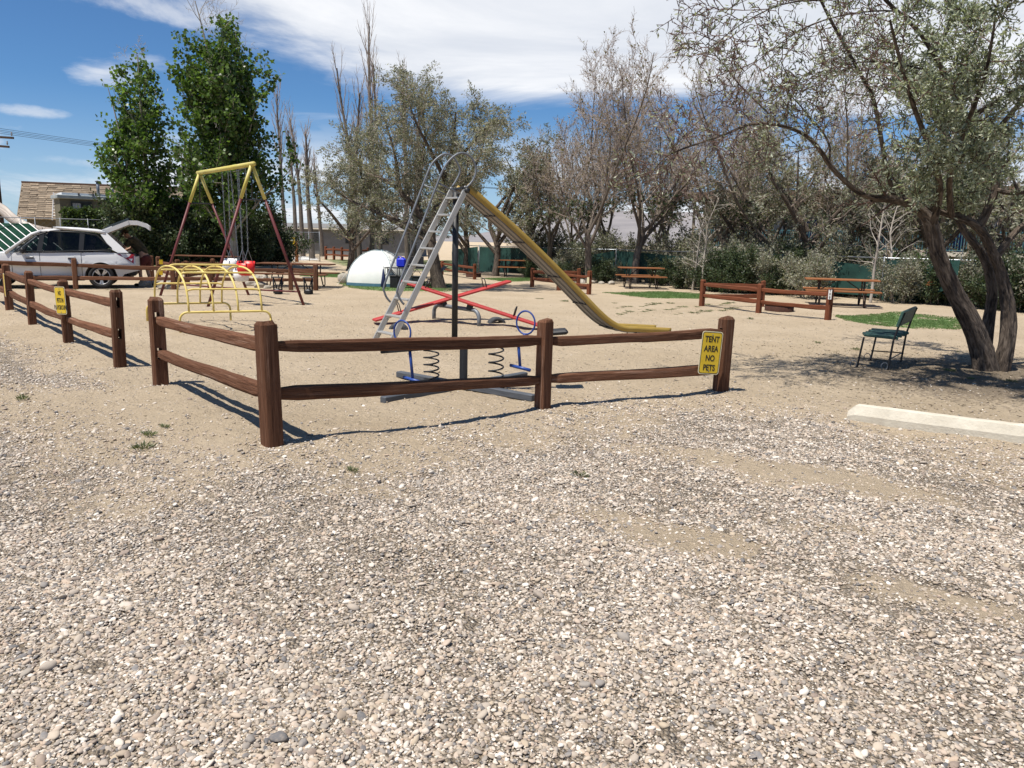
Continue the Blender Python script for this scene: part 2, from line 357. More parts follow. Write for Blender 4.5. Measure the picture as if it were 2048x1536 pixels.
M['conc'] = mat('pale_concrete', [(.3, (.50, .45, .36)), (.7, (.66, .61, .50))], 5, rough=.9, bump=.35, bscale=45, wear=((.36, .30, .22), 2.4, .60, .74))
M['conc2'] = mat('grey_concrete', [(.3, (.27, .25, .21)), (.7, (.40, .37, .32))], 4, rough=.9, bump=.3, bscale=40)
M['rust'] = mat('rusted_steel', [(.3, (.030, .012, .008)), (.7, (.075, .028, .016))], 9, rough=.9, bump=.3, bscale=30)
M['tent'] = mat('pale_tent_fabric', [(.3, (.66, .67, .63)), (.7, (.74, .75, .71))], 2, rough=.75, bump=.25, bscale=3)
M['tentb'] = mat('teal_tent_fabric', [(.3, (.05, .13, .19)), (.7, (.085, .19, .26))], 4, rough=.7)
M['tentd'] = mat('blue_grey_tent_fabric', [(.3, (.30, .37, .39)), (.7, (.38, .45, .46))], 4, rough=.75)
M['navy'] = mat('navy_cloth', [(.3, (.010, .016, .06)), (.7, (.02, .03, .10))], 6, rough=.8)
M['cobalt'] = mat('cobalt_plastic', [(.3, (.008, .022, .48)), (.7, (.014, .035, .60))], 6, rough=.35)
M['turf'] = mat('artificial_turf', [(.25, (.095, .155, .050)), (.5, (.145, .225, .076)), (.75, (.215, .295, .115))], 60, coord='pos', rough=.8, bump=.6, bscale=220, wear=((.30, .29, .16), 2.2, .62, .8))
M['rock'] = mat('pale_rock', [(.3, (.28, .25, .20)), (.7, (.44, .40, .34))], 4, rough=.9, bump=.5, bscale=12)
M['screen'] = mat('green_privacy_mesh', [(.3, (.008, .036, .030)), (.7, (.018, .070, .057))], 3, rough=.8, bump=.2, bscale=8, vary=.15)
M['bark_dark'] = mat('dark_furrowed_bark', [(.34, (.018, .013, .010)), (.47, (.072, .054, .041)), (.6, (.135, .105, .081)), (.8, (.22, .18, .145))], 8.0, (.75, 3.2, 3.2), .95, 1.0, 11, detail=9, dist=1.1)
M['bark_grey'] = mat('grey_brown_bark', [(.3, (.07, .054, .042)), (.55, (.15, .122, .098)), (.8, (.27, .23, .19))], 6, (.5, 4, 4), .95, .8, 9)
M['bark_pale'] = mat('pale_grey_bark', [(.3, (.17, .15, .125)), (.55, (.30, .275, .235)), (.8, (.44, .41, .36))], 5, (.5, 3, 3), .9, .6, 9)
M['twig'] = mat('tan_twigs', [(.3, (.22, .17, .14)), (.55, (.38, .31, .26)), (.8, (.53, .455, .39))], 2.5, rough=.9)
M['twig_red'] = mat('red_brown_twigs', [(.3, (.060, .034, .027)), (.55, (.125, .074, .058)), (.8, (.215, .15, .12))], 2.5, rough=.9)
M['twig_pale'] = mat('pale_dead_twigs', [(.3, (.27, .23, .19)), (.55, (.38, .34, .29)), (.8, (.48, .44, .38))], 2.5, rough=.9)
M['l_cot'] = leafmat('cottonwood_leaf', (.034, .064, .014), (.088, .152, .032), (.18, .265, .075), .34, .40)
M['l_olive'] = leafmat('silver_leaf', (.11, .13, .085), (.28, .305, .22), (.52, .545, .44), .45, .3)
M['l_olive2'] = leafmat('dusty_silver_leaf', (.12, .125, .088), (.235, .235, .175), (.37, .365, .285), .6, .3)
M['l_dry'] = leafmat('dry_leaf', (.13, .105, .065), (.21, .175, .11), (.29, .26, .17), .7, .3)
M['l_dark'] = leafmat('dark_shrub_leaf', (.020, .034, .014), (.050, .074, .032), (.12, .15, .075), .45, .25)
M['l_mid'] = leafmat('mid_green_leaf', (.05, .082, .028), (.098, .145, .052), (.17, .215, .085), .5, .3)
M['l_hedge'] = leafmat('hedge_leaf', (.032, .055, .018), (.07, .105, .034), (.135, .175, .065), .45, .3)
M['l_litter'] = leafmat('litter_leaf', (.10, .078, .052), (.19, .15, .10), (.34, .28, .20), .8, .1)
M['l_weed'] = leafmat('weed_leaf', (.08, .10, .045), (.14, .16, .075), (.24, .23, .12), .6, .25)
M['paint'] = mat('silver_car_paint', [(.3, (.64, .635, .62)), (.7, (.68, .675, .66))], 1.5, rough=.36, metal=0, spec=.4)
M['trim'] = mat('black_car_trim', [(.3, (.008, .008, .009)), (.7, (.014, .014, .015))], 6, rough=.45)
M['seat'] = mat('grey_car_seat', [(.3, (.10, .095, .09)), (.7, (.17, .16, .15))], 6, rough=.9)
M['rim'] = mat('alloy_rim', [(.3, (.5, .5, .51)), (.7, (.62, .62, .63))], 6, rough=.3, metal=.8)
M['tail'] = mat('red_tail_lens', [(.3, (.26, .008, .012)), (.7, (.34, .015, .02))], 6, rough=.15, spec=.7)
M['lens'] = mat('clear_lens', [(.3, (.6, .6, .6)), (.7, (.7, .7, .7))], 6, rough=.12, spec=.7)
M['glass'] = glassmat('tinted_car_glass', (.26, .28, .28), .0)
M['glassd'] = glassmat('dark_car_glass', (.10, .12, .14), .05)
M['skin'] = mat('skin', [(.3, (.34, .19, .125)), (.7, (.42, .25, .17))], 8, rough=.6)
M['shirt'] = mat('dark_olive_camouflage_shirt', [(.35, (.018, .016, .010)), (.5, (.05, .042, .022)), (.65, (.085, .066, .036))], 11, coord='pos', rough=.9)
M['shorts'] = mat('dark_red_shorts', [(.3, (.065, .012, .010)), (.7, (.11, .022, .018))], 6, rough=.9)
M['cap'] = mat('brown_cap', [(.3, (.03, .022, .014)), (.7, (.075, .056, .034))], 14, rough=.9)
M['shoe'] = mat('black_shoe', [(.3, (.012, .012, .012)), (.7, (.02, .02, .02))], 6, rough=.7)
M['khaki'] = mat('khaki_stucco', [(.3, (.12, .105, .068)), (.7, (.155, .138, .092))], 3, coord='pos', rough=.9, bump=.2, bscale=20)
M['shingle'] = mat('weathered_tan_shingle', [(.3, (.235, .18, .125)), (.7, (.36, .285, .205))], 6, rough=.9, bump=.4, bscale=14, vary=.28)
M['roofw'] = mat('white_roof_coating', [(.3, (.62, .63, .64)), (.7, (.74, .75, .76))], 3, coord='pos', rough=.7)
M['metalroof'] = mat('grey_metal_trim', [(.3, (.30, .33, .32)), (.7, (.40, .43, .42))], 3, coord='pos', rough=.5, metal=.3)
M['winframe'] = mat('dark_window_frame', [(.3, (.02, .022, .022)), (.7, (.035, .037, .037))], 4, rough=.5)
M['pane'] = mat('window_pane', [(.3, (.03, .036, .042)), (.7, (.05, .058, .066))], 2, coord='pos', rough=.08, spec=.8)
M['drape'] = mat('white_drape', [(.3, (.36, .37, .37)), (.7, (.46, .47, .47))], 3, rough=.9)
M['greywall'] = mat('grey_siding', [(.3, (.14, .142, .142)), (.7, (.185, .188, .188))], 3, coord='pos', rough=.9)
M['greyroof'] = mat('grey_shingle_roof', [(.3, (.14, .135, .13)), (.7, (.22, .215, .205))], 12, coord='pos', rough=.95)
M['motel'] = mat('tan_motel_wall', [(.3, (.20, .155, .105)), (.7, (.26, .205, .145))], 2, coord='pos', rough=.9)
M['motelroof'] = mat('brown_fascia', [(.3, (.115, .068, .045)), (.7, (.17, .105, .072))], 4, coord='pos', rough=.9)
M['teal'] = mat('teal_rail_paint', [(.3, (.045, .125, .145)), (.7, (.075, .18, .20))], 6, rough=.5)
M['bluedoor'] = mat('blue_door', [(.3, (.014, .03, .14)), (.7, (.022, .045, .2))], 6, rough=.5)
M['link'] = mat('chain_link_wire', [(.3, (.10, .105, .105)), (.7, (.17, .175, .175))], 9, rough=.5, metal=.5)
M['poolslide'] = mat('beige_fibreglass', [(.3, (.27, .225, .19)), (.7, (.35, .30, .255))], 2, rough=.4)
M['greenp'] = mat('dark_green_panel', [(.3, (.010, .036, .023)), (.7, (.018, .056, .036))], 3, rough=.95, spec=.05)
M['pole'] = mat('creosoted_pole', [(.3, (.035, .022, .016)), (.7, (.075, .048, .034))], 5, (.3, 4, 4), .9)
M['insul'] = mat('grey_insulator', [(.3, (.2, .2, .21)), (.7, (.3, .3, .31))], 5, rough=.3)
M['wgravel'] = mat('white_gravel', [(.25, (.42, .40, .36)), (.5, (.66, .64, .60)), (.8, (.80, .79, .76))], 26, coord='pos', rough=.95, bump=.6, bscale=40)
M['grassm'] = mat('dry_lawn', [(.25, (.085, .115, .038)), (.5, (.15, .17, .07)), (.75, (.30, .26, .155))], 5, coord='pos', rough=.95, bump=.6, bscale=30)
M['hill'] = mat('hazy_mesa', [(.25, (.17, .16, .165)), (.5, (.22, .205, .205)), (.75, (.27, .25, .245))], .02, (1, 1, 7), .95, coord='pos')  # greyish rock, with the haze of distance put into its colour
M['strawdust'] = mat('dead_wood', [(.3, (.40, .33, .25)), (.7, (.58, .51, .41))], 6, (.4, 4, 4), .9, .5, 14)
# ------------------------------------------------------------------ ground
def axis(lo, hi, step, far, near_far):
    c = list(np.arange(lo, hi + 1e-6, step)); s = step; v = hi
    while v < far: s *= 1.16; v += s; c.append(v)
    s = step; v = lo; pre = []
    while v > near_far: s *= 1.16; v -= s; pre.append(v)
    return np.array(pre[::-1] + c)
gx = axis(-13, 12, .1, 2600, -2600); gy = axis(1.2, 20, .1, 3200, -300)
X, Y = np.meshgrid(gx, gy); Z = gh(X, Y); gv = gravel(X, Y); gv[(np.abs(X) > 60) | (Y > 40)] = 0
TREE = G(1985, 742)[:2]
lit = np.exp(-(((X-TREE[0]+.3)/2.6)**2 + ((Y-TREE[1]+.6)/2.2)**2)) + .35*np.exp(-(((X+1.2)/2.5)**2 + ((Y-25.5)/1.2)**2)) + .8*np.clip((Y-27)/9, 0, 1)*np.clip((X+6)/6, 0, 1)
ny_, nx_ = X.shape; ii = np.arange(ny_*nx_).reshape(ny_, nx_)
Q = np.stack([ii[:-1, :-1], ii[:-1, 1:], ii[1:, 1:], ii[1:, :-1]], -1).reshape(-1, 4)
m = bpy.data.materials.new('sandy_ground'); m.use_nodes = True; t = m.node_tree; t.nodes.clear(); k = NT(t)
pos = k.n('ShaderNodeNewGeometry').outputs['Position']
ga = k.n('ShaderNodeAttribute', attribute_name='grav').outputs['Fac']; la = k.n('ShaderNodeAttribute', attribute_name='lit').outputs['Fac']
n1 = k.noise(pos, .7, 8, .6); n2 = k.noise(pos, 26, 8, .7); n3 = k.noise(pos, 5.5, 7, .62, .4); n4 = k.noise(pos, 140, 3, .6)
sand = k.ramp(n1, [(.3, (.445, .352, .240)), (.55, (.505, .405, .283)), (.75, (.545, .442, .318))])
sand = k.mix(k.m('MULTIPLY', k.sstep(n3, .50, .75), .28), sand, (.33, .258, .175, 1))
sand = k.mix(k.m('MULTIPLY', k.sstep(n2, .52, .72), .35), sand, (.54, .45, .34, 1))
sand = k.mix(k.m('MULTIPLY', k.sstep(n4, .60, .70), .30), sand, (.22, .175, .13, 1))
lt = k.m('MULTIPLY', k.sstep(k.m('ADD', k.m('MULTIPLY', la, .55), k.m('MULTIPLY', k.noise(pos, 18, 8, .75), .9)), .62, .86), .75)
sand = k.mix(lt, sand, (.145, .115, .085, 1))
vo = k.n('ShaderNodeTexVoronoi', {'Vector': pos, 'Scale': 72.0, 'Randomness': 1.0})
peb = k.ramp(k.n('ShaderNodeSeparateColor', {0: vo.outputs['Color']}).outputs[0], [(0, (.14, .13, .125)), (.25, (.29, .235, .185)), (.5, (.42, .345, .26)), (.75, (.49, .425, .35)), (1, (.66, .60, .51))])
peb = k.mix(k.sstep(vo.outputs['Distance'], .45, .75), peb, (.24, .19, .14, 1))
gm = k.sstep(k.m('ADD', ga, k.m('MULTIPLY', k.m('SUBTRACT', k.noise(pos, 9, 6, .7), .5), 1.3)), .62, .98)
colr = k.mix(k.m('MULTIPLY', gm, .72), sand, peb)
n5 = k.noise(pos, 11, 5, .6, .8)
hgt = k.m('ADD', k.m('ADD', k.m('MULTIPLY', n3, .9), k.m('MULTIPLY', n5, .75)), k.m('ADD', k.m('MULTIPLY', n2, .75), k.m('MULTIPLY', n4, .20)))
hgt = k.m('ADD', hgt, k.m('MULTIPLY', k.m('MULTIPLY', vo.outputs['Distance'], -.7), gm))
bp_ = k.n('ShaderNodeBump', {'Height': hgt, 'Strength': 1.0, 'Distance': .06})
p = k.n('ShaderNodeBsdfPrincipled', {'Base Color': colr, 'Roughness': .95, 'Specular IOR Level': .12})
t.links.new(bp_.outputs[0], p.inputs['Normal']); ou = k.n('ShaderNodeOutputMaterial'); t.links.new(p.outputs[0], ou.inputs[0])
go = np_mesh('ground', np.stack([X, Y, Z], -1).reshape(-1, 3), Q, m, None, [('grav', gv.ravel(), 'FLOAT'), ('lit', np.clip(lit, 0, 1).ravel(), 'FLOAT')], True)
tag(go, kind='structure')

# ------------------------------------------------------------------ pebbles (nobody could count them: one object)
def sdm_(x, y): return poly_sd(x, y, MAIN)
def pebbles():
    rs = np.random.RandomState(11); pts = []
    ys_ = np.concatenate([np.arange(1.2, 7, .4), np.arange(7.0, 17.1, 1.0)])
    for y0, y1 in zip(ys_[:-1], ys_[1:]):
        ym = (y0+y1)/2; rho = 16000 if ym < 2.8 else 16000*(2.8/ym)**1.3
        wl = wr = .70*y1 + 1.5
        if y0 >= 7: wr = min(wr, 7)
        a = (wl+wr)*(y1-y0); k_ = int(a*rho); x = rs.uniform(-wl, wr, k_); y = rs.uniform(y0, y1, k_)
        g = gravel(x, y)*np.clip(.80 + wav(x+3, y+11, 1.3, .20) + wav(x, y-5, 4.3, .10), .35, 1); keep = rs.uniform(0, 1, k_) < np.clip(g*1.05, 0, 1)**1.25 + np.where(y < 9.5, .028, .010) + sum(.35*np.exp(-((x-q_[0])**2 + (y-q_[1])**2)/.03) for q_ in (CORNER, FZ, MIDP, RIGHTP, E0, E1)) + .10*np.clip(1 - np.abs(sdm_(x, y))/1.1, 0, 1)
        pts.append(np.stack([x[keep], y[keep], np.full(keep.sum(), math.sqrt(16000/rho)**.25)], 1))
    P = np.concatenate(pts); nn = len(P)
    a = np.exp(rs.normal(math.log(.0051), .42, nn))*P[:, 2]; a = np.clip(a, .003, .026)
    s = np.stack([a*rs.uniform(.95, 1.35, nn), a*rs.uniform(.7, 1.0, nn), a*rs.uniform(.38, .68, nn)], 1)
    z = gh(P[:, 0], P[:, 1]) + s[:, 2]*rs.uniform(-.1, .9, nn)
    rot = np.stack([rs.normal(0, .28, nn), rs.normal(0, .28, nn), rs.uniform(0, 6.28, nn)], 1)
    return np.stack([P[:, 0], P[:, 1], z], 1), rot, s, rs.uniform(0, 1, nn), rs.randint(0, 4, nn)
pv, prot, pscl, pcol, pidx = pebbles(); print('pebbles', len(pv))
me = bpy.data.meshes.new('gravel'); me.vertices.add(len(pv)); me.vertices.foreach_set('co', pv.astype(np.float32).ravel())
set_attr(me, 'rot', prot); set_attr(me, 'scl', pscl); set_attr(me, 'pc', pcol, 'FLOAT')
at = me.attributes.new('idx', 'INT', 'POINT'); at.data.foreach_set('value', pidx.astype(np.int32))
gro = bpy.data.objects.new('gravel', me); C.objects.link(gro); tag(gro, 'loose rounded river gravel in tan, grey and rust tones', kind='stuff', cat='gravel')
pm = bpy.data.materials.new('river_pebbles'); pm.use_nodes = True; t = pm.node_tree; t.nodes.clear(); k = NT(t)
pa = k.n('ShaderNodeAttribute', attribute_name='pc', attribute_type='INSTANCER').outputs['Fac']
pc_ = k.ramp(pa, [(0, (.10, .098, .10)), (.07, (.21, .198, .19)), (.17, (.32, .28, .235)), (.27, (.245, .19, .155)), (.38, (.43, .35, .255)), (.50, (.35, .30, .25)), (.62, (.47, .395, .31)), (.70, (.43, .325, .24)), (.78, (.50, .43, .36)), (.90, (.58, .51, .43)), (1, (.72, .67, .59))])
tcn = k.n('ShaderNodeTexCoord').outputs['Object']
pn = k.noise(tcn, 1.4, 5, .65); pc_ = k.mix(k.m('MULTIPLY', k.sstep(pn, .4, .75), .45), pc_, (.42, .34, .255, 1))
p = k.n('ShaderNodeBsdfPrincipled', {'Base Color': pc_, 'Roughness': .82, 'Specular IOR Level': .25})
ou = k.n('ShaderNodeOutputMaterial'); t.links.new(p.outputs[0], ou.inputs[0]); me.materials.append(pm)
gt = bpy.data.node_groups.new('scatter_pebbles', 'GeometryNodeTree')
gt.interface.new_socket('Geometry', in_out='INPUT', socket_type='NodeSocketGeometry'); gt.interface.new_socket('Geometry', in_out='OUTPUT', socket_type='NodeSocketGeometry')
gi = gt.nodes.new('NodeGroupInput'); goo = gt.nodes.new('NodeGroupOutput'); L = gt.links.new
join = gt.nodes.new('GeometryNodeJoinGeometry')
for i in range(4):
    ico = gt.nodes.new('GeometryNodeMeshIcoSphere'); ico.inputs['Radius'].default_value = 1.0; ico.inputs['Subdivisions'].default_value = 2
    sp = gt.nodes.new('GeometryNodeSetPosition'); ns = gt.nodes.new('ShaderNodeTexNoise'); ns.noise_dimensions = '4D'
    ns.inputs['W'].default_value = 3.1*i + .7; ns.inputs['Scale'].default_value = .75; ns.inputs['Detail'].default_value = 1.0
    sb = gt.nodes.new('ShaderNodeVectorMath'); sb.operation = 'SUBTRACT'; sb.inputs[1].default_value = (.5, .5, .5)
    sc_ = gt.nodes.new('ShaderNodeVectorMath'); sc_.operation = 'SCALE'; sc_.inputs[3].default_value = 1.3
    L(ns.outputs['Color'], sb.inputs[0]); L(sb.outputs[0], sc_.inputs[0]); L(sc_.outputs[0], sp.inputs['Offset']); L(ico.outputs['Mesh'], sp.inputs['Geometry'])
    sm = gt.nodes.new('GeometryNodeSetShadeSmooth'); L(sp.outputs[0], sm.inputs['Geometry'])
    smt = gt.nodes.new('GeometryNodeSetMaterial'); smt.inputs['Material'].default_value = pm; L(sm.outputs[0], smt.inputs['Geometry'])
    g2i = gt.nodes.new('GeometryNodeGeometryToInstance'); L(smt.outputs[0], g2i.inputs[0]); L(g2i.outputs[0], join.inputs[0])
iop = gt.nodes.new('GeometryNodeInstanceOnPoints'); L(gi.outputs[0], iop.inputs['Points']); L(join.outputs[0], iop.inputs['Instance']); iop.inputs['Pick Instance'].default_value = True
for nm, typ, inp in [('rot', 'FLOAT_VECTOR', 'Rotation'), ('scl', 'FLOAT_VECTOR', 'Scale'), ('idx', 'INT', 'Instance Index')]:
    na = gt.nodes.new('GeometryNodeInputNamedAttribute'); na.data_type = typ; na.inputs[0].default_value = nm; L(na.outputs['Attribute'], iop.inputs[inp])
L(iop.outputs[0], goo.inputs[0])
md = gro.modifiers.new('scatter', 'NODES'); md.node_group = gt

# ------------------------------------------------------------------ split-rail fences
FR = np.random.RandomState(3)
def post_mb(base, top, d, wid=.125, slots=(), rs=FR):
    """square post with chamfered edges and through-mortises on the faces across d (rail direction)"""
    b = np.array(base, float); tp = np.array(top, float); h = wid/2; c = wid*.14; s = .021
    L_ = np.linalg.norm(tp-b); ax = (tp-b)/L_
    ex = np.array([d[0], d[1], 0.]); ex /= np.linalg.norm(ex); ey = np.cross(ax, ex); ey /= np.linalg.norm(ey); ex = np.cross(ey, ax)
    zs = {-.12, 0, L_*.5, L_-.035}
    for z0, z1 in slots: zs |= {z0, z1}
    zs = sorted(zs); cols = [(-h, -h+c), (-h, -s), (-h, s), (-h, h-c), (-h+c, h), (h-c, h), (h, h-c), (h, s), (h, -s), (h, -h+c), (h-c, -h), (-h+c, -h)]
    N = len(cols); V = []; A = []; wob = rs.normal(0, .0035, (N, 2)); tw = rs.normal(0, .02)
    for z in zs:
        f = z/L_; jit = rs.normal(0, .0009, (N, 2))
        for (x, y), wv, jt in zip(cols, wob, jit):
            x_, y_ = x*(1-.04*f)+wv[0]+jt[0], y*(1-.04*f)+wv[1]+jt[1]; cc, ss = math.cos(tw*f), math.sin(tw*f)
            V.append(b + ex*(x_*cc-y_*ss) + ey*(x_*ss+y_*cc) + ax*z); A.append((z, x, y))
    V2 = [b + ex*x*.72 + ey*y*.72 + ax*(L_ - .002*i % 3) for i, (x, y) in enumerate(cols)]
    nb = len(V); V += V2; A += [(L_, x, y) for x, y in cols]; Fc = []
    for r in range(len(zs)-1):
        hole = any(abs(zs[r]-a) < 1e-6 for a, _ in slots)
        for i in range(N):
            j = (i+1) % N
            if hole and i in (1, 7): continue
            Fc.append((r*N+i, (r+1)*N+i, (r+1)*N+j, r*N+j)[::-1])
        if hole:   # tunnel walls
            q = lambda rr, i: rr*N+i
            Fc += [(q(r, 1), q(r+1, 1), q(r+1, 8), q(r, 8)), (q(r, 2), q(r, 7), q(r+1, 7), q(r+1, 2)), (q(r, 1), q(r, 8), q(r, 7), q(r, 2)), (q(r+1, 1), q(r+1, 2), q(r+1, 7), q(r+1, 8))]
    l = len(zs)-1
    for i in range(N): j = (i+1) % N; Fc.append((l*N+i, nb+i, nb+j, l*N+j)[::-1])
    Fc.append(tuple(nb+i for i in range(N))[::-1])
    mb = MB(); mb.add(V, Fc, A); return mb
def rail_mb(p, q, wd=.085, ht=.115, rs=FR, taper=True, sag=.0, rough=1.0):
    p, q = np.array(p, float), np.array(q, float); L_ = np.linalg.norm(q-p); Mx = frame(q-p); m_ = 15
    sec = np.array([(-.5, -.36), (-.5, .3), (-.38, .48), (.30, .5), (.5, .34), (.5, -.3), (.34, -.5), (-.36, -.5)]); N = len(sec); Gd = []; A = []
    sec = sec + rs.normal(0, .05*rough, sec.shape); ph = rs.uniform(0, 6, 4)
    for i in range(m_):
        f = i/(m_-1); e = min(f, 1-f)*L_; tw = min(1, .5 + e/.22) if taper else 1.0
        th_ = min(1, .72 + e/.3) if taper else 1.0
        off = np.array([0, .012*rough*math.sin(3.1*f+ph[0]) + .005*rough*math.sin(9*f+ph[1]), .013*rough*math.sin(2.6*f+ph[2]) + .006*rough*math.sin(11*f+ph[3]) - sag*4*f*(1-f)])
        if e < 1e-6: off *= 0
        sg = sec + rs.normal(0, .022*rough, sec.shape)
        for a, b_ in sg:
            loc = np.array([f*L_, a*wd*tw*(1+.08*math.sin(5*f+ph[1])), b_*ht*th_*(1+.10*math.sin(4*f+ph[0]))]) + off
            Gd.append(p + Mx @ loc); A.append((f*L_, a*wd, b_*ht))
    Gd = np.array(Gd).reshape(m_, N, 3); mb = MB(); mb.sheet(Gd, True, np.array(A).reshape(m_, N, 3))
    mb.f.append(tuple(range(N-1, -1, -1))); mb.f.append(tuple((m_-1)*N+i for i in range(N))); return mb
def fence(label, posts, heights, rails, mt, wid=.125, rh=(.40, .74), group=None, rsz=(.085, .115), lean=None, slots=True, rhs=None, slot_at=None, rough=.55):
    """posts: ground xy; rails: pairs of post indices"""
    P = [np.array([x, y, g1(x, y)]) for x, y in posts]
    root = thing('split_rail_fence', label, 'fence', P[0], 0, group)
    for i, b in enumerate(P):
        nb = [j for a, c in rails for j in ((c,) if a == i else (a,) if c == i else ())] or [min(i+1, len(P)-1)]
        d = P[nb[0]]-b; h_ = heights[i] if not np.isscalar(heights) else heights
        ln = FR.normal(0, .008, 2) if lean is None else lean[i]
        ri = rhs[i] if rhs else rh
        sl_ = [(ri[0]-rsz[1]*.55, ri[0]+rsz[1]*.66), (ri[1]-rsz[1]*.55, ri[1]+rsz[1]*.66)] if slots and (slot_at is None or i in slot_at) else []
        obj('post', post_mb(b, b + np.array([ln[0], ln[1], h_]), d, wid, sl_), mt, root)
    for a, c in rails:
        d = (P[c]-P[a]); d /= np.linalg.norm(d)
        for q_ in (0, 1):
            o1 = np.array([0, 0, (rhs[a] if rhs else rh)[q_] + FR.normal(0, .008)]); o2 = np.array([0, 0, (rhs[c] if rhs else rh)[q_] + FR.normal(0, .008)])
            obj('rail', rail_mb(P[a]+o1+d*.015, P[c]+o2-d*.015, *rsz, sag=.008, rough=rough), mt, root)
    return root
wide = M['wood']
fence('brown split rail fence turning a corner around the slide, sign on its end post', [FZ, CORNER, MIDP, RIGHTP], [.93, .95, .87, .82], [(0, 1), (1, 2), (2, 3)], wide, .138, (.40, .745), rsz=(.085, .098), slot_at=(0, 3), rough=.4,
      lean=[(-.005, 0), (-.02, .0), (.005, 0), (.012, 0)], rhs=[(.34, .71), (.40, .755), (.285, .655), (.255, .625)])
fence('brown split rail fence whose end post has two empty rail slots', [E0, E1, E2, E3, E4], [.93, .91, .91, .91, .91], [(0, 1), (1, 2), (2, 3), (3, 4)], wide, .132, (.40, .74), rsz=(.082, .098), slot_at=(0,), rhs=[(.40, .77), (.34, .73), (.36, .74), (.36, .74), (.36, .74)])
FM = [G(*p_)[:2] for p_ in [(-75, 578), (152, 578), (348, 579), (420, 579), (582, 580), (632, 581)]]
fence('long brown rail fence running past the silver car to the picnic tables', FM, [.95, .87, .80, .76, .78, .80], [(0, 1), (1, 2), (2, 3), (3, 4), (4, 5)], wide, .13, (.33, .66), rsz=(.075, .105), rhs=[(.36, .76), (.33, .66), (.31, .62), (.31, .60), (.31, .60), (.30, .60)])
fence('short brown rail fence stub beside the red post table', [G(375, 571)[:2], G(358, 560)[:2] + np.array([1.2, 0])], .78, [(0, 1)], wide, .13, (.33, .62), rsz=(.075, .10))
fence('pair of brown posts with rails beside the yellow sign near the car', [G(304, 557)[:2], G(318, 560)[:2], G(358, 571)[:2]], .82, [(1, 2)], wide, .14, (.33, .62), rsz=(.075, .10))
TA, TB, TC = G(1655, 641)[:2], G(1517, 625)[:2], G(1403, 612)[:2]
fence('rust brown rail fence with the number plate on its end post', [TA, TB, TC, G(1523, 613)[:2]], [.73, .73, .72, .72], [(0, 1), (1, 2), (2, 3)], M['wood3'], .12, (.28, .575), rsz=(.075, .10))
SA, SB, SD, SCc = G(1064, 574)[:2], G(1117, 581)[:2], G(1178, 589)[:2], G(1156, 575)[:2]
fence('rust brown rail fence seen under the slide chute, white tag on end post', [SD, SB, SA, SCc], [.76, .70, .69, .70], [(0, 1), (1, 2), (2, 3)], M['wood3'], .125, (.28, .55), rsz=(.07, .09))
fence('short rust brown rail fence beside the dark leaning tree', [G(949, 559)[:2], G(884, 549)[:2]], [.66, .62], [(0, 1)], M['wood3'], .13, (.26, .50), rsz=(.07, .09))
far_posts = [G(x, y)[:2] for x, y in [(652, 519), (668, 520), (684, 521), (708, 522), (736, 522)]]
fence('far rust brown rail fence beyond the tent and kennel', far_posts, .95, [(i, i+1) for i in range(4)], M['wood3'], .16, (.36, .74), rsz=(.10, .13), slots=False)

# ------------------------------------------------------------------ signs
def text_mesh(lines, size, xs=.8, lead=1.2, off=.012):
    out = []
    for i, s in enumerate(lines):
        cu = bpy.data.curves.new('t', 'FONT'); cu.body = s; cu.size = size; cu.align_x = 'CENTER'; cu.offset = off*size; cu.extrude = .0008
        to = bpy.data.objects.new('t', cu); C.objects.link(to); dg = bpy.context.evaluated_depsgraph_get()
        mm = bpy.data.meshes.new_from_object(to.evaluated_get(dg)); 
        V = np.array([v.co[:] for v in mm.vertices]); V[:, 0] *= xs; V[:, 1] -= i*size*lead; out.append((V, [tuple(p_.vertices) for p_ in mm.polygons]))
        bpy.data.objects.remove(to); bpy.data.meshes.remove(mm); bpy.data.curves.remove(cu)
    return out
def round_rect(w_, h_, r, n_=5):
    P = []
    for cx, cy, a0 in [(w_/2-r, h_/2-r, 0), (-w_/2+r, h_/2-r, 90), (-w_/2+r, -h_/2+r, 180), (w_/2-r, -h_/2+r, 270)]:
        for i in range(n_): a = math.radians(a0 + 90*i/(n_-1)); P.append((cx + r*math.cos(a), cy + r*math.sin(a)))
    return P
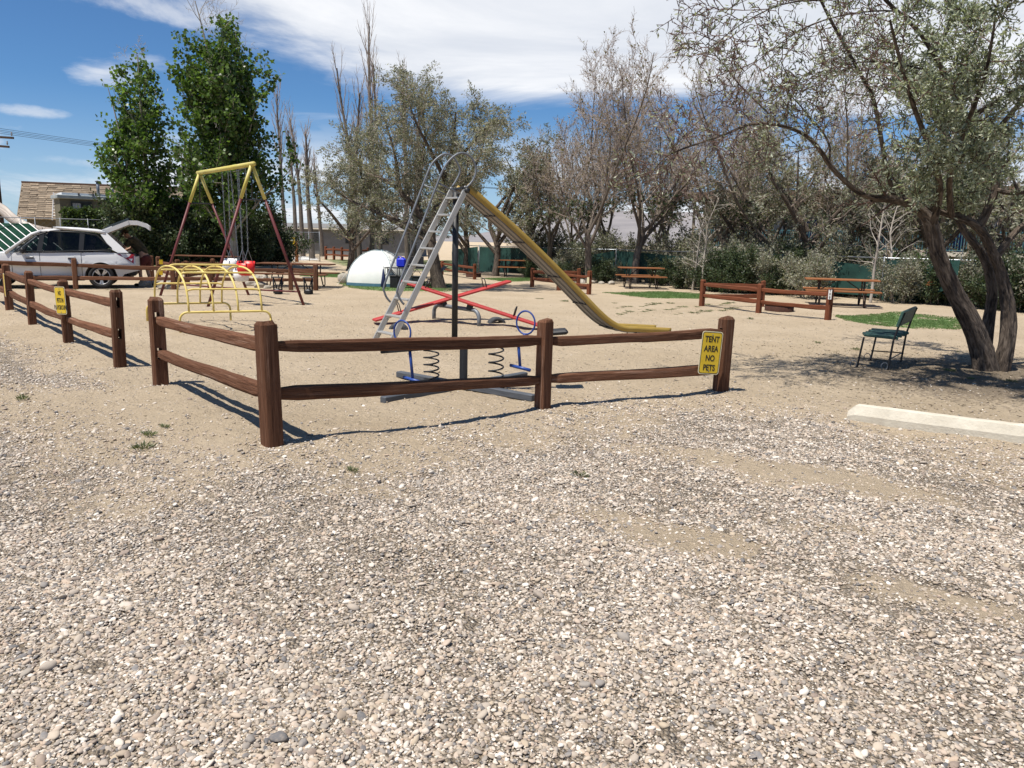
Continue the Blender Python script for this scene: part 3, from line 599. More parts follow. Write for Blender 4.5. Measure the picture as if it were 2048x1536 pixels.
def sign(label, centre, normal, w_, h_, lines, size, ymid, face=None, edge=None, roll=0.0, name='sign', border=True, xs=.8, lead=1.2, off=.012):
    nrm = np.array(normal, float); nrm /= np.linalg.norm(nrm); ex = np.cross((0, 0, 1.), nrm); ex /= np.linalg.norm(ex); ey = np.cross(nrm, ex)
    c_, s_ = math.cos(roll), math.sin(roll); ex, ey = ex*c_+ey*s_, -ex*s_+ey*c_; Mx = np.stack([ex, ey, nrm], 1); c0 = np.array(centre, float)
    root = thing(name, label, 'sign', c0)
    obj('plate', MB().prism(round_rect(w_, h_, .06*w_*2), c0, Mx, .003), edge or M['signw'], root)
    if border:
        obj('border', MB().prism(round_rect(w_*.93, h_*.96, .05*w_*2), c0 + nrm*.0022, Mx, .001), M['ink'], root)
        obj('face', MB().prism(round_rect(w_*.88, h_*.93, .045*w_*2), c0 + nrm*.0034, Mx, .001), face or M['sign'], root)
    else: obj('face', MB().prism(round_rect(w_*.94, h_*.96, .05*w_*2), c0 + nrm*.0034, Mx, .001), face or M['sign'], root)
    if lines:
        for V, Fc in text_mesh(lines, size, xs, lead, off): obj('lettering', MB().add(c0 + nrm*.0052 + (V + np.array([0, ymid, 0])) @ Mx.T, Fc), M['ink'], root)
    for sg in (1, -1): obj('bolt', MB().lathe([(0, .004), (.006, .003), (.007, 0)], c0 + nrm*.005 + ey*sg*h_*.42, 8, Mx), M['galv'], root)
    return root
# sign on the right end post of the front fence: faces the parking, a little turned away
fd = np.array([*(RIGHTP-MIDP), 0]); fd /= np.linalg.norm(fd); fn = np.array([fd[1], -fd[0], 0])
pr = np.array([*RIGHTP, 0]); sc1 = R(1421, 706, 8.1); nrm = fn*1.0 + np.array([-.22, 0, .02])
sign('yellow TENT AREA NO PETS sign on the end post near the slide', sc1, nrm, .245, .46, ['TENT', 'AREA', 'NO', 'PETS'], .088, .118, roll=-.075, xs=.78, lead=1.15, off=.02)
fd2 = np.array([*(E1-E0), 0]); fd2 /= np.linalg.norm(fd2); fn2 = np.array([fd2[1], -fd2[0], 0]); fn2 = fn2 if fn2[1] < 0 else -fn2
sc2 = R(121, 601, 10.92)
sign('yellow NO PETS IN PLAYGROUND sign on the fence', sc2, fn2*.95 + np.array([.25, -.25, 0]), .24, .39, ['NO', 'PETS IN', 'PLAYGROUND'], .088, .075, roll=.04, xs=.52, lead=1.15, off=.02)
sign('yellow sign seen edge on, bolted to a fence post ahead of the silver car', R(9, 570, 15.0), np.array([-.80, -.60, 0]), .26, .45, None, .05, 0)
sign('small yellow notice on a brown post behind the climbing frame', R(322, 524, 26.2), (.25, -1, 0), .12, .16, None, .05, 0, edge=M['sign'])
sign('lower small yellow notice on the brown post behind the climbing frame', R(322, 546, 26.2), (.25, -1, 0), .12, .14, None, .05, 0, edge=M['sign'])
sign('white T08 number plate on the rust brown fence post', R(1660, 589, 17.32) + np.array([0, 0, 0]), (-.35, -1, 0), .075, .225, ['T', '0', '8'], .075, .055, face=M['whitep'], edge=M['ink'], name='number_plate', border=False, xs=.9, lead=.95, off=.02)
sign('pale number plate on the fence post under the chute', R(1176, 561, 23.9), (-.3, -1, 0), .07, .2, None, .065, .05, face=M['signw'], edge=M['signw'], name='number_plate', border=False, xs=.9, lead=.95)

# ------------------------------------------------------------------ playground: swing set
A1, A2, B1, B2 = Gp(318, 592), Gp(500, 590), Gp(413, 612), Gp(610, 609)
tA, tB = (A1+A2)/2, (B1+B2)/2; tA = np.array([tA[0], tA[1], 3.17]); tB = np.array([tB[0], tB[1], 3.19])
root = thing('swing_set', 'tall A-frame swing set with yellow top bar and maroon legs', 'swing set', (tA+tB)/2*np.array([1, 1, 0]))
bd = (tB-tA)/np.linalg.norm(tB-tA); obj('top_bar', MB().tube([tA-bd*.12, tB+bd*.12], .054, 12), M['yellow_d'], root, True)
for e, l1, l2 in ((tA, A1, A2), (tB, B1, B2)):
    for l in (l1, l2):
        k1 = e + (l-e)*.235; lg = obj('leg', MB().tube([k1, l-(0, 0, .1)], .034, 10), M['maroon'], root, True)
        obj('sleeve', MB().tube([e, k1 + (l-e)*.005], .04, 10), M['yellow_d'], lg, True)
    k1, k2 = e + (l1-e)*.245, e + (l2-e)*.245
    obj('cross_brace', MB().tube([k1, k2], .018, 8), M['black'], root, True)
    obj('brace_strut', MB().tube([e - (0, 0, .12), (k1*.55+k2*.45)], .016, 8), M['black'], root, True)
rp = [A1*.9+tA*.1, (A1+B2)/2*np.array([1, 1, 0]) + np.array([.6, .5, .22]), B2*.9+tB*.1]
tt = np.linspace(0, 1, 14)[:, None]; curve = (1-tt)**2*rp[0] + 2*tt*(1-tt)*rp[1] + tt**2*rp[2]
obj('low_brace', MB().tube(curve, .022, 6), M['maroon'], root, True)
def chain(p, q, mb, rr=.013):
    p, q = np.array(p, float), np.array(q, float); L_ = np.linalg.norm(q-p); k_ = int(L_/.06); d = (q-p)/L_; Mx = frame(d)
    for i in range(k_):
        c = p + d*(i+.5)*L_/k_; a = Mx[:, 1] if i % 2 else Mx[:, 2]
        pts = [c + d*.034*math.cos(t_) + a*rr*math.sin(t_) for t_ in np.arange(6)*math.pi/3]; mb.tube(pts, .0055, 4, closed=True)
    return mb
def bucket(label, frac, sz, mt, h0, sway=(0, 0)):
    c = tA*(1-frac) + tB*frac; b = np.array([c[0]+sway[0], c[1]+sway[1], h0]); rt = thing('bucket_swing', label, 'swing', b)
    prof = [(.10, .0), (.155, .03), (.18, .14), (.19, .29), (.172, .29), (.160, .14), (.135, .05), (.0, .045)]
    s_ = sz; mb = MB(); th = np.arange(20)*2*math.pi/20
    Gd = np.array([[[r*s_*1.15*math.cos(a), r*s_*.85*math.sin(a), z*s_*(1 + (.18 if math.sin(a) > .3 else 0))] for a in th] for r, z in [(0, 0)] + prof]) + b
    mb.sheet(Gd, True); obj('seat', mb, mt, rt, True)
    for sg in (-1, 1):
        o = bd*sg*.17*s_; j = b + o + np.array([0, 0, .62*s_]); mb = MB(); chain(c + bd*sg*.20, j, mb); obj('chain', mb, M['galv'], rt)
        mb = MB(); y_ = np.array([-bd[1], bd[0], 0])
        for s2 in (-1, 1): mb.tube([j, b + o*.9 + y_*s2*.12*s_ + np.array([0, 0, .28*s_])], .008, 5)
        obj('hanger', mb, M['galv'], rt)
    return rt
bucket('red bucket swing hanging from the swing set', .83, 1.0, M['redp'], .66)
bucket('white bucket swing hanging level with the red one', .52, .9, M['whitep'], .72)
bucket('tilted white bucket swing hanging lower between the other two', .68, .9, M['whitep'], .50, (.12, -.1))

# ------------------------------------------------------------------ climbing frame
FL, fa, fb = np.array([-5.5, 12.65, 0]), np.array([1.30, .64, 0]), np.array([-1.23, 1.45, 0])
FL[2] = g1(FL[0], FL[1]) - .01
root = thing('climbing_frame', 'low yellow tube climbing frame of four arches', 'climbing frame', FL + (fa+fb)/2)
hz = .34; rad = .018
for s_ in (0, 1):
    o = FL + fb*s_; a = fa/np.linalg.norm(fa); L_ = np.linalg.norm(fa); pts = [o + (0, 0, -.12), o + (0, 0, hz-.12)]
    for i in range(1, 5): an = i/4*math.pi/2; pts.append(o + a*.12*(1-math.cos(an)) + np.array([0, 0, hz-.12+.12*math.sin(an)]))
    for i in range(0, 5): an = i/4*math.pi/2; pts.append(o + a*(L_-.12+.12*math.sin(an)) + np.array([0, 0, hz-.12+.12*math.cos(an)]))
    pts += [o + fa + (0, 0, hz-.12), o + fa + (0, 0, -.12)]
    obj('base_rail', MB().tube(pts, rad*1.1, 8), M['yellow'], root, True)
def arch(f, an):   # half superellipse
    c = math.copysign(abs(math.cos(an))**.82, math.cos(an)); return FL + fa*f + fb*(.5-.5*c) + np.array([0, 0, hz + .72*abs(math.sin(an))**.82])
fr_ = [.10, .365, .635, .90]
for f in fr_: obj('arch', MB().tube([arch(f, a) for a in np.linspace(0, math.pi, 25)], rad, 8), M['yellow'], root, True)
for an in (.42, .95, math.pi/2, math.pi-.95, math.pi-.42):
    off = np.array([0, 0, .03]); obj('cross_rail', MB().tube([arch(fr_[0], an), arch(fr_[0]+.03, an)+off*.7, arch(fr_[0]+.07, an)+off, arch(fr_[3]-.07, an)+off, arch(fr_[3]-.03, an)+off*.7, arch(fr_[3], an)], rad*.9, 8), M['yellow'], root, True)

# ------------------------------------------------------------------ slide
SB0 = np.array([-1.93, 11.5, 0]); sd = np.array([.914, .407, 0]); sd /= np.linalg.norm(sd); sn = np.array([sd[1], -sd[0], 0]); SW = .46
root = thing('slide', 'tall metal slide with mustard sides and aluminium ladder', 'slide', SB0)
hw0 = SW/2
def SP(s_, z, o): return SB0 + sd*s_ + sn*o + np.array([0, 0, z])
def onside(px, py, o): s_, z = PL(px, py, SB0 + sn*o, sd); return SP(s_, z, o)
topn = onside(934, 374, SW/2); topf = onside(906, 376, -SW/2)
for o, tp in ((SW/2, topn), (-SW/2, topf)):
    b = onside(*((784, 682) if o > 0 else (750, 680)), o); b = tp + (b-tp)*((tp[2]+.06)/(tp[2]-b[2])); d = tp-b; obj('ladder_rail', MB().bar(b, tp, .085, .03, .006, up=sn), M['alum'], root)
LB = [tp + (q_-tp)*(tp[2]/(tp[2]-q_[2])) for tp, q_ in ((topf, onside(750, 680, -hw0)), (topn, onside(784, 682, hw0)))]
for i in range(9):
    f = .085 + i*.106; a, b = LB[0]*(1-f) + topf*f, LB[1]*(1-f) + topn*f
    st = obj('step', MB().bar(a - sn*.0, b, .10, .028, .005), M['alum'], root)
    for e in (a + sn*.03, b - sn*.03): obj('bracket', MB().box(e - sd*.01 + np.array([0, 0, -.03]), (.055, .02, .05), np.stack([sd, sn, (0, 0, 1)], 1), .004), M['alum'], st)
near = [(808, 609), (801, 600), (796, 588), (797, 572), (835, 472), (873, 372), (889, 334), (905, 315), (921, 306), (937, 310), (948, 324), (952, 342), (945, 362), (932, 376)]
farr = [(781, 604), (774, 596), (769, 584), (770, 566), (808, 470), (845, 372), (861, 333), (875, 316), (890, 308), (904, 312), (914, 325), (920, 342), (914, 358), (904, 374)]
def smooth(P, k_=3):
    P = np.array(P); out = []
    for i in range(len(P)-1):
        p0, p1, p2, p3 = P[max(i-1, 0)], P[i], P[i+1], P[min(i+2, len(P)-1)]
        for j in range(k_): t_ = j/k_; out.append(.5*((2*p1) + (-p0+p2)*t_ + (2*p0-5*p1+4*p2-p3)*t_**2 + (-p0+3*p1-3*p2+p3)*t_**3))
    return np.array(out + [P[-1]])
for o, pts in ((SW/2+.02, near), (-SW/2-.02, farr)):
    h_ = obj('handrail', MB().tube(smooth([onside(*p_, o) for p_ in pts]), .0165, 8), M['galv_d'], root, True)
for (p_, q_, o) in (((876, 366), (921, 388), SW/2), ((848, 370), (893, 390), -SW/2)): obj('handrail_stay', MB().tube([onside(*p_, o), onside(*q_, o)], .012, 6), M['galv_d'], root, True)
pb = SP(1.12, 0, -.02); pb[2] = -.15; obj('support_post', MB().tube([pb, SP(1.12, 2.32, -.02)], .047, 14), M['black'], root, True)
# chute: profile of the near upper edge read off the plane of the near side
prof = np.array([PL(px, py, SB0 + sn*SW/2, sd) for px, py in [(937, 367), (985, 409), (1040, 458), (1112, 528), (1170, 588), (1203, 622), (1226, 641), (1248, 651), (1275, 655), (1310, 656), (1342, 656)]])
prof[-4:, 1] = np.linspace(prof[-4, 1], max(prof[-1, 1], .17), 4); pr2 = smooth(prof, 4); sh = .085
Tn = np.gradient(pr2, axis=0); Tn /= np.linalg.norm(Tn, axis=1)[:, None]; Nn = np.stack([-Tn[:, 1], Tn[:, 0]], 1)   # upward normal in (s,z)
def strip(o1, d1, o2, d2): return np.array([[SP(a[0]+b[0]*d1, a[1]+b[1]*d1, o1), SP(a[0]+b[0]*d2, a[1]+b[1]*d2, o2)] for a, b in zip(pr2, Nn)])
hw = SW/2
def closed_strip(o1, o2, d1, d2):   # rectangular section swept along the profile
    Gd = np.array([[SP(a[0]+b[0]*d, a[1]+b[1]*d, o) for o, d in ((o1, d1), (o2, d1), (o2, d2), (o1, d2))] for a, b in zip(pr2, Nn)]); mb = MB(); 
    Ls = np.concatenate([[0], np.cumsum(np.linalg.norm(np.diff(pr2, axis=0), axis=1))]); A = np.array([[(l, o, d) for o, d in ((o1, d1), (o2, d1), (o2, d2), (o1, d2))] for l in Ls]); mb.sheet(Gd, True, A)
    mb.f.append((3, 2, 1, 0)); e = (len(pr2)-1)*4; mb.f.append((e, e+1, e+2, e+3)); return mb
for sg in (1, -1): obj('chute_side', closed_strip(sg*hw-.016*sg, sg*hw+.016*sg, -sh-.008, .0), M['yellow_m'], root, True)
ch = obj('chute_bed', closed_strip(-hw+.02, hw-.02, -sh-.012, -sh-.018+.016), M['chute_in'], root)
obj('sliding_surface', closed_strip(-hw+.02, hw-.02, -sh+.0005, -sh+.006), M['chute_top'], root)
obj('keel', closed_strip(-.014, .014, -sh-.03, -sh-.0125), M['chute_in'], ch)
for sg in (-1, 1): obj('keel', closed_strip(sg*.19-.012, sg*.19+.012, -sh-.028, -sh-.0125), M['chute_in'], ch)
Lc = np.concatenate([[0], np.cumsum(np.linalg.norm(np.diff(pr2, axis=0), axis=1))])
for f in (.145, .30, .445, .60, .745, .85):
    i = int(np.argmin(abs(Lc - f*Lc[-1]))); a, b = pr2[i], Nn[i]; c = SP(a[0]+b[0]*(-sh-.026), a[1]+b[1]*(-sh-.026), 0)
    obj('seam_strap', MB().box(c, (.022, SW-.02, .018), np.stack([sd*Tn[i, 0] + np.array([0, 0, Tn[i, 1]]), sn, sd*b[0] + np.array([0, 0, b[1]])], 1)), M['black'], ch)
obj('top_plate', MB().box((topn+topf)/2 + sd*.04 + np.array([0, 0, -.02]), (.2, SW+.03, .035), np.stack([sd, sn, (0, 0, 1)], 1), .006), M['black'], root)
for sg in (-1, 1): obj('top_clamp', MB().tube([SP(1.20, 2.33, sg*(hw+.04)), SP(1.20, 2.33, sg*(hw-.03))], .04, 10), M['black'], root, True)
se = pr2[-1]
for ds, mt in ((.30, M['black']), (.62, M['yellow_m'])):
    for sg in (-1, 1): obj('foot', MB().tube([SP(se[0]-ds, se[1]-sh, sg*.17), SP(se[0]-ds-.05, -.1, sg*.2)], .014, 6), mt, root)

# ------------------------------------------------------------------ see-saws
f1, f2 = Gp(868, 639), Gp(958, 651); fd_ = (f2-f1); FLn = np.linalg.norm(fd_); fd_ /= FLn; zt = .29
root = thing('seesaw', 'pair of red plank see-saws on one low bent pipe frame', 'seesaw', (f1+f2)/2)
pts = [f1-(0, 0, .1), f1+(0, 0, zt-.16)] + [f1 + fd_*.16*(1-math.cos(a)) + np.array([0, 0, zt-.16+.16*math.sin(a)]) for a in np.linspace(.3, math.pi/2, 5)]
pts += [f2 - fd_*.16*(1-math.sin(a)) + np.array([0, 0, zt-.16+.16*math.cos(a)]) for a in np.linspace(0, math.pi/2-.3, 5)] + [f2+(0, 0, zt-.16), f2-(0, 0, .1)]
obj('frame', MB().tube(pts, .04, 10), M['galv_d'], root, True)
def board(piv, u, sgn, half, rise, drop):
    u = np.array([u[0], u[1], 0]); u /= np.linalg.norm(u); lo = piv + u*sgn*half - np.array([0, 0, drop]); hi = piv - u*sgn*half + np.array([0, 0, rise]); d = (hi-lo)/np.linalg.norm(hi-lo)
    side = np.cross(d, (0, 0, 1)); side /= np.linalg.norm(side); up = np.cross(side, d)
    bo = obj('board', MB().bar(lo, hi, .25, .045, .012, up=up), M['red'], root)
    for f in (.17, .83):
        c = lo + (hi-lo)*f + up*.02; pts = [c + side*.09, c + side*.085 + up*.15, c + side*.06 + up*.185, c - side*.06 + up*.185, c - side*.085 + up*.15, c - side*.09]
        obj('handle', MB().tube([p_ + d*.05*(1 if f < .5 else -1) for p_ in pts], .011, 6), M['black'], bo, True)
    mb = MB()
    for s2 in (-1, 1): mb.box(piv + side*.07*s2 + np.array([0, 0, -.045]), (.10, .02, .10), frame(d), .005)
    obj('pivot_bracket', mb, M['black'], root); return lo, hi
pv1 = f1 + fd_*.22*FLn + np.array([0, 0, zt+.09]); pv2 = f1 + fd_*.80*FLn + np.array([0, 0, zt+.09])
l2, h2 = board(pv1, (-.95, -.40), 1, 1.42, .40, .36); l1, h1 = board(pv2, (.985, -.15), 1, 1.38, .42, .35)
def half_tyre(label, c, d, r=.175):
    d = np.array([d[0], d[1], 0]); d /= np.linalg.norm(d); s_ = np.array([-d[1], d[0], 0]); rt = thing('half_buried_tyre', label, 'tyre', c)
    sec = [(-.085, r-.09), (-.09, r-.03), (-.07, r), (0, r+.008), (.07, r), (.09, r-.03), (.085, r-.09), (.07, r-.08), (.072, r-.03), (0, r-.018), (-.072, r-.03), (-.07, r-.08)]
    Gd = np.array([[c + s_*a + d*rr*math.cos(an) + np.array([0, 0, rr*math.sin(an)*.8-.03]) for a, rr in sec] for an in np.linspace(0, math.pi, 17)])
    mb = MB(); mb.sheet(Gd, True); obj('tread', mb, M['rubber'], rt, True); return rt
half_tyre('half buried tyre under the raised end of the right see-saw board', Gp(993, 646), (.9, .35))
half_tyre('sunlit half buried tyre behind the ladder under the see-saw', Gp(797, 657), (.95, .0))

# ------------------------------------------------------------------ spring rocker
ctr = Gp(932, 763); cA, cB = Gp(797, 752), Gp(1068, 806); ctr[:2] = (cA[:2]+cB[:2])/2; ctr[2] = g1(*ctr[:2])
root = thing('spring_rocker', 'two seat spring rocker with blue ring handles and black coil springs', 'spring rocker', ctr)
cC = Gp(765, 805); cD = 2*ctr - cC
for a, b in ((cA, cB), (cC, cD)): obj('ground_beam', MB().bar(a + (0, 0, .028), b + (0, 0, .030 if a is cA else .036), .085, .07, .008), M['beam'], root)
pc0 = np.array([ctr[0]+.02, ctr[1]+.12, 0]); tilt = .10; axd = np.array([math.cos(tilt), .02, math.sin(tilt)]); axd /= np.linalg.norm(axd); bz = .475
obj('centre_post', MB().box(pc0 + np.array([0, 0, .25]), (.085, .085, .58), None, .006), M['black'], root)
bm = pc0 + np.array([0, 0, bz]); obj('rocker_beam', MB().bar(bm - axd*.92, bm + axd*.92, .07, .06, .008), M['black'], root)
for sg in (-1, 1):
    s0 = pc0 + np.array([sg*.36, .05, .03]); s1 = bm + axd*sg*.36 - np.array([0, 0, .035]); turns = 4.6; tt = np.linspace(0, 1, 90)
    pts = [s0*(1-f) + s1*f + np.array([.082*math.cos(f*turns*6.283), .082*math.sin(f*turns*6.283), 0]) for f in tt]
    obj('spring', MB().tube(pts, .0095, 6), M['black'], root, True); obj('spring_foot', MB().lathe([(0, .035), (.07, .03), (.09, 0)], s0 - (0, 0, .03), 14), M['black'], root)
    e = bm + axd*sg*1.0; zx = np.array([-axd[2], 0, axd[0]])
    obj('seat', MB().box(e + zx*.055, (.30, .26, .05), np.stack([axd, np.cross(zx, axd), zx], 1), .018), M['blackp'], root)
    h0 = bm + axd*sg*.66; rc = h0 + np.array([sg*.02, 0, .185]); yx = np.array([.82*sg, -.57, 0])
    st_ = obj('steering_ring', MB().tube([rc + np.array([.10*math.cos(a)*1.0, -.06*math.cos(a), .128*math.sin(a)]) for a in np.arange(28)*2*math.pi/28], .0105, 6, closed=True), M['blue'], root, True)
    obj('stem', MB().tube([h0 + zx*.03, rc - (0, 0, .125)], .016, 8), M['blue'], root, True)
    fz = .35 if sg < 0 else .31; tb = bm + axd*sg*.60 - zx*fz; obj('foot_rod', MB().tube([bm + axd*sg*.60, tb], .017, 8), M['blue'], root, True)
    obj('foot_rest', MB().tube([tb + np.array([-.11, .07, .012]), tb + np.array([.11, -.09, -.014])], .019, 8), M['blue'], root, True)

# ------------------------------------------------------------------ green chair
def green_chair():
    a, b, c_ = Gp(1713, 738), Gp(1775, 742), Gp(1801, 726)     # front-left, near back, far back feet
    v = (b-a); w_ = c_-b; fl, nb, fb_ = a, b, c_; ff = a + w_*.9
    root = thing('green_chair', 'old chair with green plank seat and bent steel legs under the tree', 'chair', (a+c_)/2)
    up = np.array([0, 0, 1.]); u = v/np.linalg.norm(v); s_ = w_/np.linalg.norm(w_)
    seat = [fl + up*.42 + u*.05, nb + up*.40 + u*.03, fb_ + up*.41 + u*.03, ff + up*.42 + u*.05]
    for bot, st_ in ((fl, seat[0]), (ff, seat[3])): obj('leg', MB().tube([bot - up*.03, st_], .0135, 6), M['blackp'], root)
    for bot, st_ in ((nb, seat[1]), (fb_, seat[2])):
        obj('leg', MB().tube([bot - up*.03, st_ + u*.0], .0135, 6), M['blackp'], root); obj('back_upright', MB().tube([st_, st_ + up*.22 + u*.05, st_ + up*.38 + u*.10], .0135, 6), M['blackp'], root)
    for i in range(4):
        f0, f1_ = i/4, (i+1)/4 - .012; p0 = seat[0]*(1-f0) + seat[3]*f0; q0 = seat[1]*(1-f0) + seat[2]*f0; p1 = seat[0]*(1-f1_) + seat[3]*f1_; q1 = seat[1]*(1-f1_) + seat[2]*f1_
        a0, b0 = (p0+p1)/2 - u*.03, (q0+q1)/2 + u*.02; obj('seat_plank', MB().bar(a0 + up*.03, b0 + up*.03, np.linalg.norm(p1-p0), .038, .007, up=up + FR.normal(0, .015, 3)), M['greenw'], root)
    b0 = seat[1] + up*.29 + u*.075 - s_*.035; b1 = seat[2] + up*.29 + u*.075 + s_*.035; obj('backrest', MB().bar(b0 - u*.02, b1 - u*.02, .035, .215, .007, up=up + u*.25), M['greenw'], root)
    for p_, q_ in ((fl, nb), (ff, fb_), (nb, fb_)): obj('stretcher', MB().tube([p_ + up*.14, q_ + up*.13], .009, 5), M['blackp'], root)
    for p_ in (fl, ff, nb): obj('foot_loop', MB().tube([p_ + np.array([math.cos(t_)*.045-.05, .0, .05+math.sin(t_)*.05]) for t_ in np.linspace(-1.2, 4.2, 12)], .006, 5), M['galv_d'], root, True)
green_chair()

# ------------------------------------------------------------------ concrete wheel stop
a, b = Gp(1712, 836), Gp(2048, 889); d = (b-a); L_ = 1.9; d /= np.linalg.norm(d); b = a + d*L_
a[2] = g1(*a[:2]); b[2] = g1(*b[:2]); rt = None
sec = [(-.085, -.02), (-.09, .06), (-.06, .145), (.06, .145), (.09, .06), (.09, -.02)]; s_ = np.array([-d[1], d[0], 0]); Gd = []
for i, f in enumerate([-.035, 0, .02, .25, .5, .75, .98, 1.0]):
    sc_ = .55 if f < 0 else 1.0; Gd.append([a + d*L_*f + s_*x*(1 if f >= 0 else .75) + np.array([0, 0, z*sc_ + FR.normal(0, .0015)]) for x, z in sec])
mb = MB(); mb.sheet(np.array(Gd), True); mb.f.append(tuple(range(5, -1, -1))); mb.f.append(tuple(42+i for i in range(6)))
o = obj('wheel_stop', mb, M['conc'], None); tag(o, 'long pale concrete wheel stop lying on the gravel', 'wheel stop')
# ------------------------------------------------------------------ turf mats and ground zones
def flat_patch(name, pts, mt, z=.006, label=None, cat=None, kind=None, edge=.05, seed=1, tufts=0):
    rs = np.random.RandomState(seed); P = np.array([Gp(*p_)[:2] for p_ in pts]); c = P.mean(0); out = []
    for i in range(len(P)):
        a, b = P[i], P[(i+1) % len(P)]; k_ = max(3, int(np.linalg.norm(b-a)/.25))
        for j in range(k_): q_ = a + (b-a)*j/k_; out.append(q_ + rs.normal(0, edge, 2))
    ring = [[*(c + (q_-c)*f), 0] for f in (1.0, .8, .5, .2) for q_ in out]; Gd = np.array(ring).reshape(4, len(out), 3)
    Gd[..., 2] = gh(Gd[..., 0], Gd[..., 1]) + z; Gd[0, :, 2] -= z + .01; mb = MB(); mb.sheet(Gd, True); mb.f.append(tuple(3*len(out)+i for i in range(len(out))))
    if tufts:
        root = thing(name, label, cat, (*c, 0)); obj('mat', mb, mt, root)
        k_ = tufts*2; oo = np.array(out); i0 = rs.randint(0, len(out), k_); tq = rs.uniform(0, 1, (k_, 1)); q_ = oo[i0]*(1-tq) + oo[(i0+1) % len(out)]*tq; f = np.sqrt(rs.uniform(0, 1, (k_, 1))); xy = c + (q_-c)*f
        xyz = np.stack([xy[:, 0], xy[:, 1], gh(xy[:, 0], xy[:, 1]) + z], 1) - np.array(root.location)
        an = rs.uniform(0, 6.28, k_); w_ = np.stack([np.cos(an), np.sin(an), 0*an], 1)*.006; u = np.stack([rs.normal(0, .008, k_), rs.normal(0, .008, k_), rs.uniform(.012, .03, k_)], 1)
        V = np.stack([xyz-w_, xyz+w_, xyz+w_*.3+u, xyz-w_*.3+u], 1).reshape(-1, 3)
        o = np_mesh('blades', V, np.arange(len(V)).reshape(-1, 4), M['l_turf'], root, [('lc', np.repeat(rs.uniform(0, 1, k_), 4), 'FLOAT')]); o['kind'] = 'stuff'
        return root
    o = obj(name, mb, mt, None); return tag(o, label, cat, kind=kind)
M['l_turf'] = leafmat('turf_blade', (.08, .135, .042), (.135, .21, .068), (.21, .29, .11), .6, .3, .0)
flat_patch('artificial_turf', [(1665, 632), (1800, 625), (1935, 640), (1925, 662), (1780, 656), (1690, 643)], M['turf'], label='bright green turf mat behind the green chair', cat='turf mat', tufts=9000, seed=1)
flat_patch('artificial_turf', [(1205, 586), (1330, 583), (1440, 590), (1410, 598), (1300, 597)], M['turf'], label='green turf mat in front of the table behind the chute', cat='turf mat', tufts=7000, seed=2)
flat_patch('artificial_turf', [(958, 557), (1062, 555), (1066, 562), (1010, 564)], M['turf'], label='strip of green turf beside the table near the green screen', cat='turf mat', tufts=4000, seed=3)
flat_patch('artificial_turf', [(672, 566), (760, 562), (905, 568), (900, 584), (760, 583), (700, 577)], M['turf'], label='green turf mat under the tent', cat='turf mat', tufts=7000, seed=4)
flat_patch('artificial_turf', [(600, 546), (690, 547), (690, 556), (600, 553)], M['turf'], label='green turf strip behind the picnic table beside the tent', cat='turf mat', tufts=4000, seed=5)
flat_patch('lawn', [(285, 517), (410, 516), (470, 522), (470, 538), (380, 545), (290, 540)], M['grassm'], z=.03, kind='structure', seed=6, edge=.15)
flat_patch('lawn', [(640, 518), (900, 520), (960, 533), (900, 545), (700, 536)], M['grassm'], z=.02, kind='structure', seed=7, edge=.3)
flat_patch('gravel_bed', [(280, 506), (640, 514), (640, 521), (470, 520), (280, 516)], M['wgravel'], z=.04, kind='structure', seed=8, edge=.2)

# ------------------------------------------------------------------ picnic tables
def picnic(label, c, rz, L_=1.85, mt=None, h_=.74, group=None):
    mt = mt or M['wood2']; root = thing('picnic_table', label, 'picnic table', (c[0], c[1], g1(*c[:2])), rz)
    for y in (-.30, -.10, .10, .30): obj('table_plank', MB().box((0, y, h_), (L_, .185, .04), None, .006), mt, root, here=True)
    for sg in (-1, 1):
        for y in (.60, .79): obj('bench_plank', MB().box((0, sg*y, .44), (L_, .17, .04), None, .006), mt, root, here=True)
        x = sg*L_*.30
        fr = obj('leg_frame', MB().tube([(x, -.28, h_-.03), (x, -.22, .45), (x, -.50, .06), (x, -.62, .02)], .021, 6), M['rustpipe'], root, True, here=True)
        obj('leg_frame', MB().tube([(x, .28, h_-.03), (x, .22, .45), (x, .50, .06), (x, .62, .02)], .021, 6), M['rustpipe'], root, True, here=True)
        obj('seat_arm', MB().tube([(x, -.84, .41), (x, .84, .41)], .021, 6), M['rustpipe'], root, True, here=True)
        for s2 in (-1, 1): obj('seat_leg', MB().tube([(x, s2*.72, .41), (x, s2*.74, .06), (x, s2*.66, .015), (x, s2*.5, .015)], .019, 6), M['rustpipe'], root, True, here=True)
        obj('brace', MB().tube([(x, 0, .41), (x*.25, 0, h_-.03)], .016, 6), M['rustpipe'], root, True, here=True)
    return root
M['rustpipe'] = mat('dark_rusty_pipe', [(.3, (.030, .020, .016)), (.7, (.07, .045, .034))], 8, rough=.7)
c1 = G(1280, 576); picnic('orange brown picnic table on sand beside the shrubs', c1, .03, 1.62)
c2 = G(1678, 611); picnic('orange brown picnic table behind the T08 fence post', c2, -.30, 1.95)
c3 = G(1030, 553); picnic('small looking picnic table near the green screen fence', c3, -.06, 1.5)
c4 = G(594, 574); picnic('dark brown picnic table behind the rail fence beside the tent', c4, -.04, 2.35, M['wood'])
c5 = G(412, 549); picnic('dark brown picnic table on the lawn behind the swings', c5, -.08, 2.6, M['wood'])
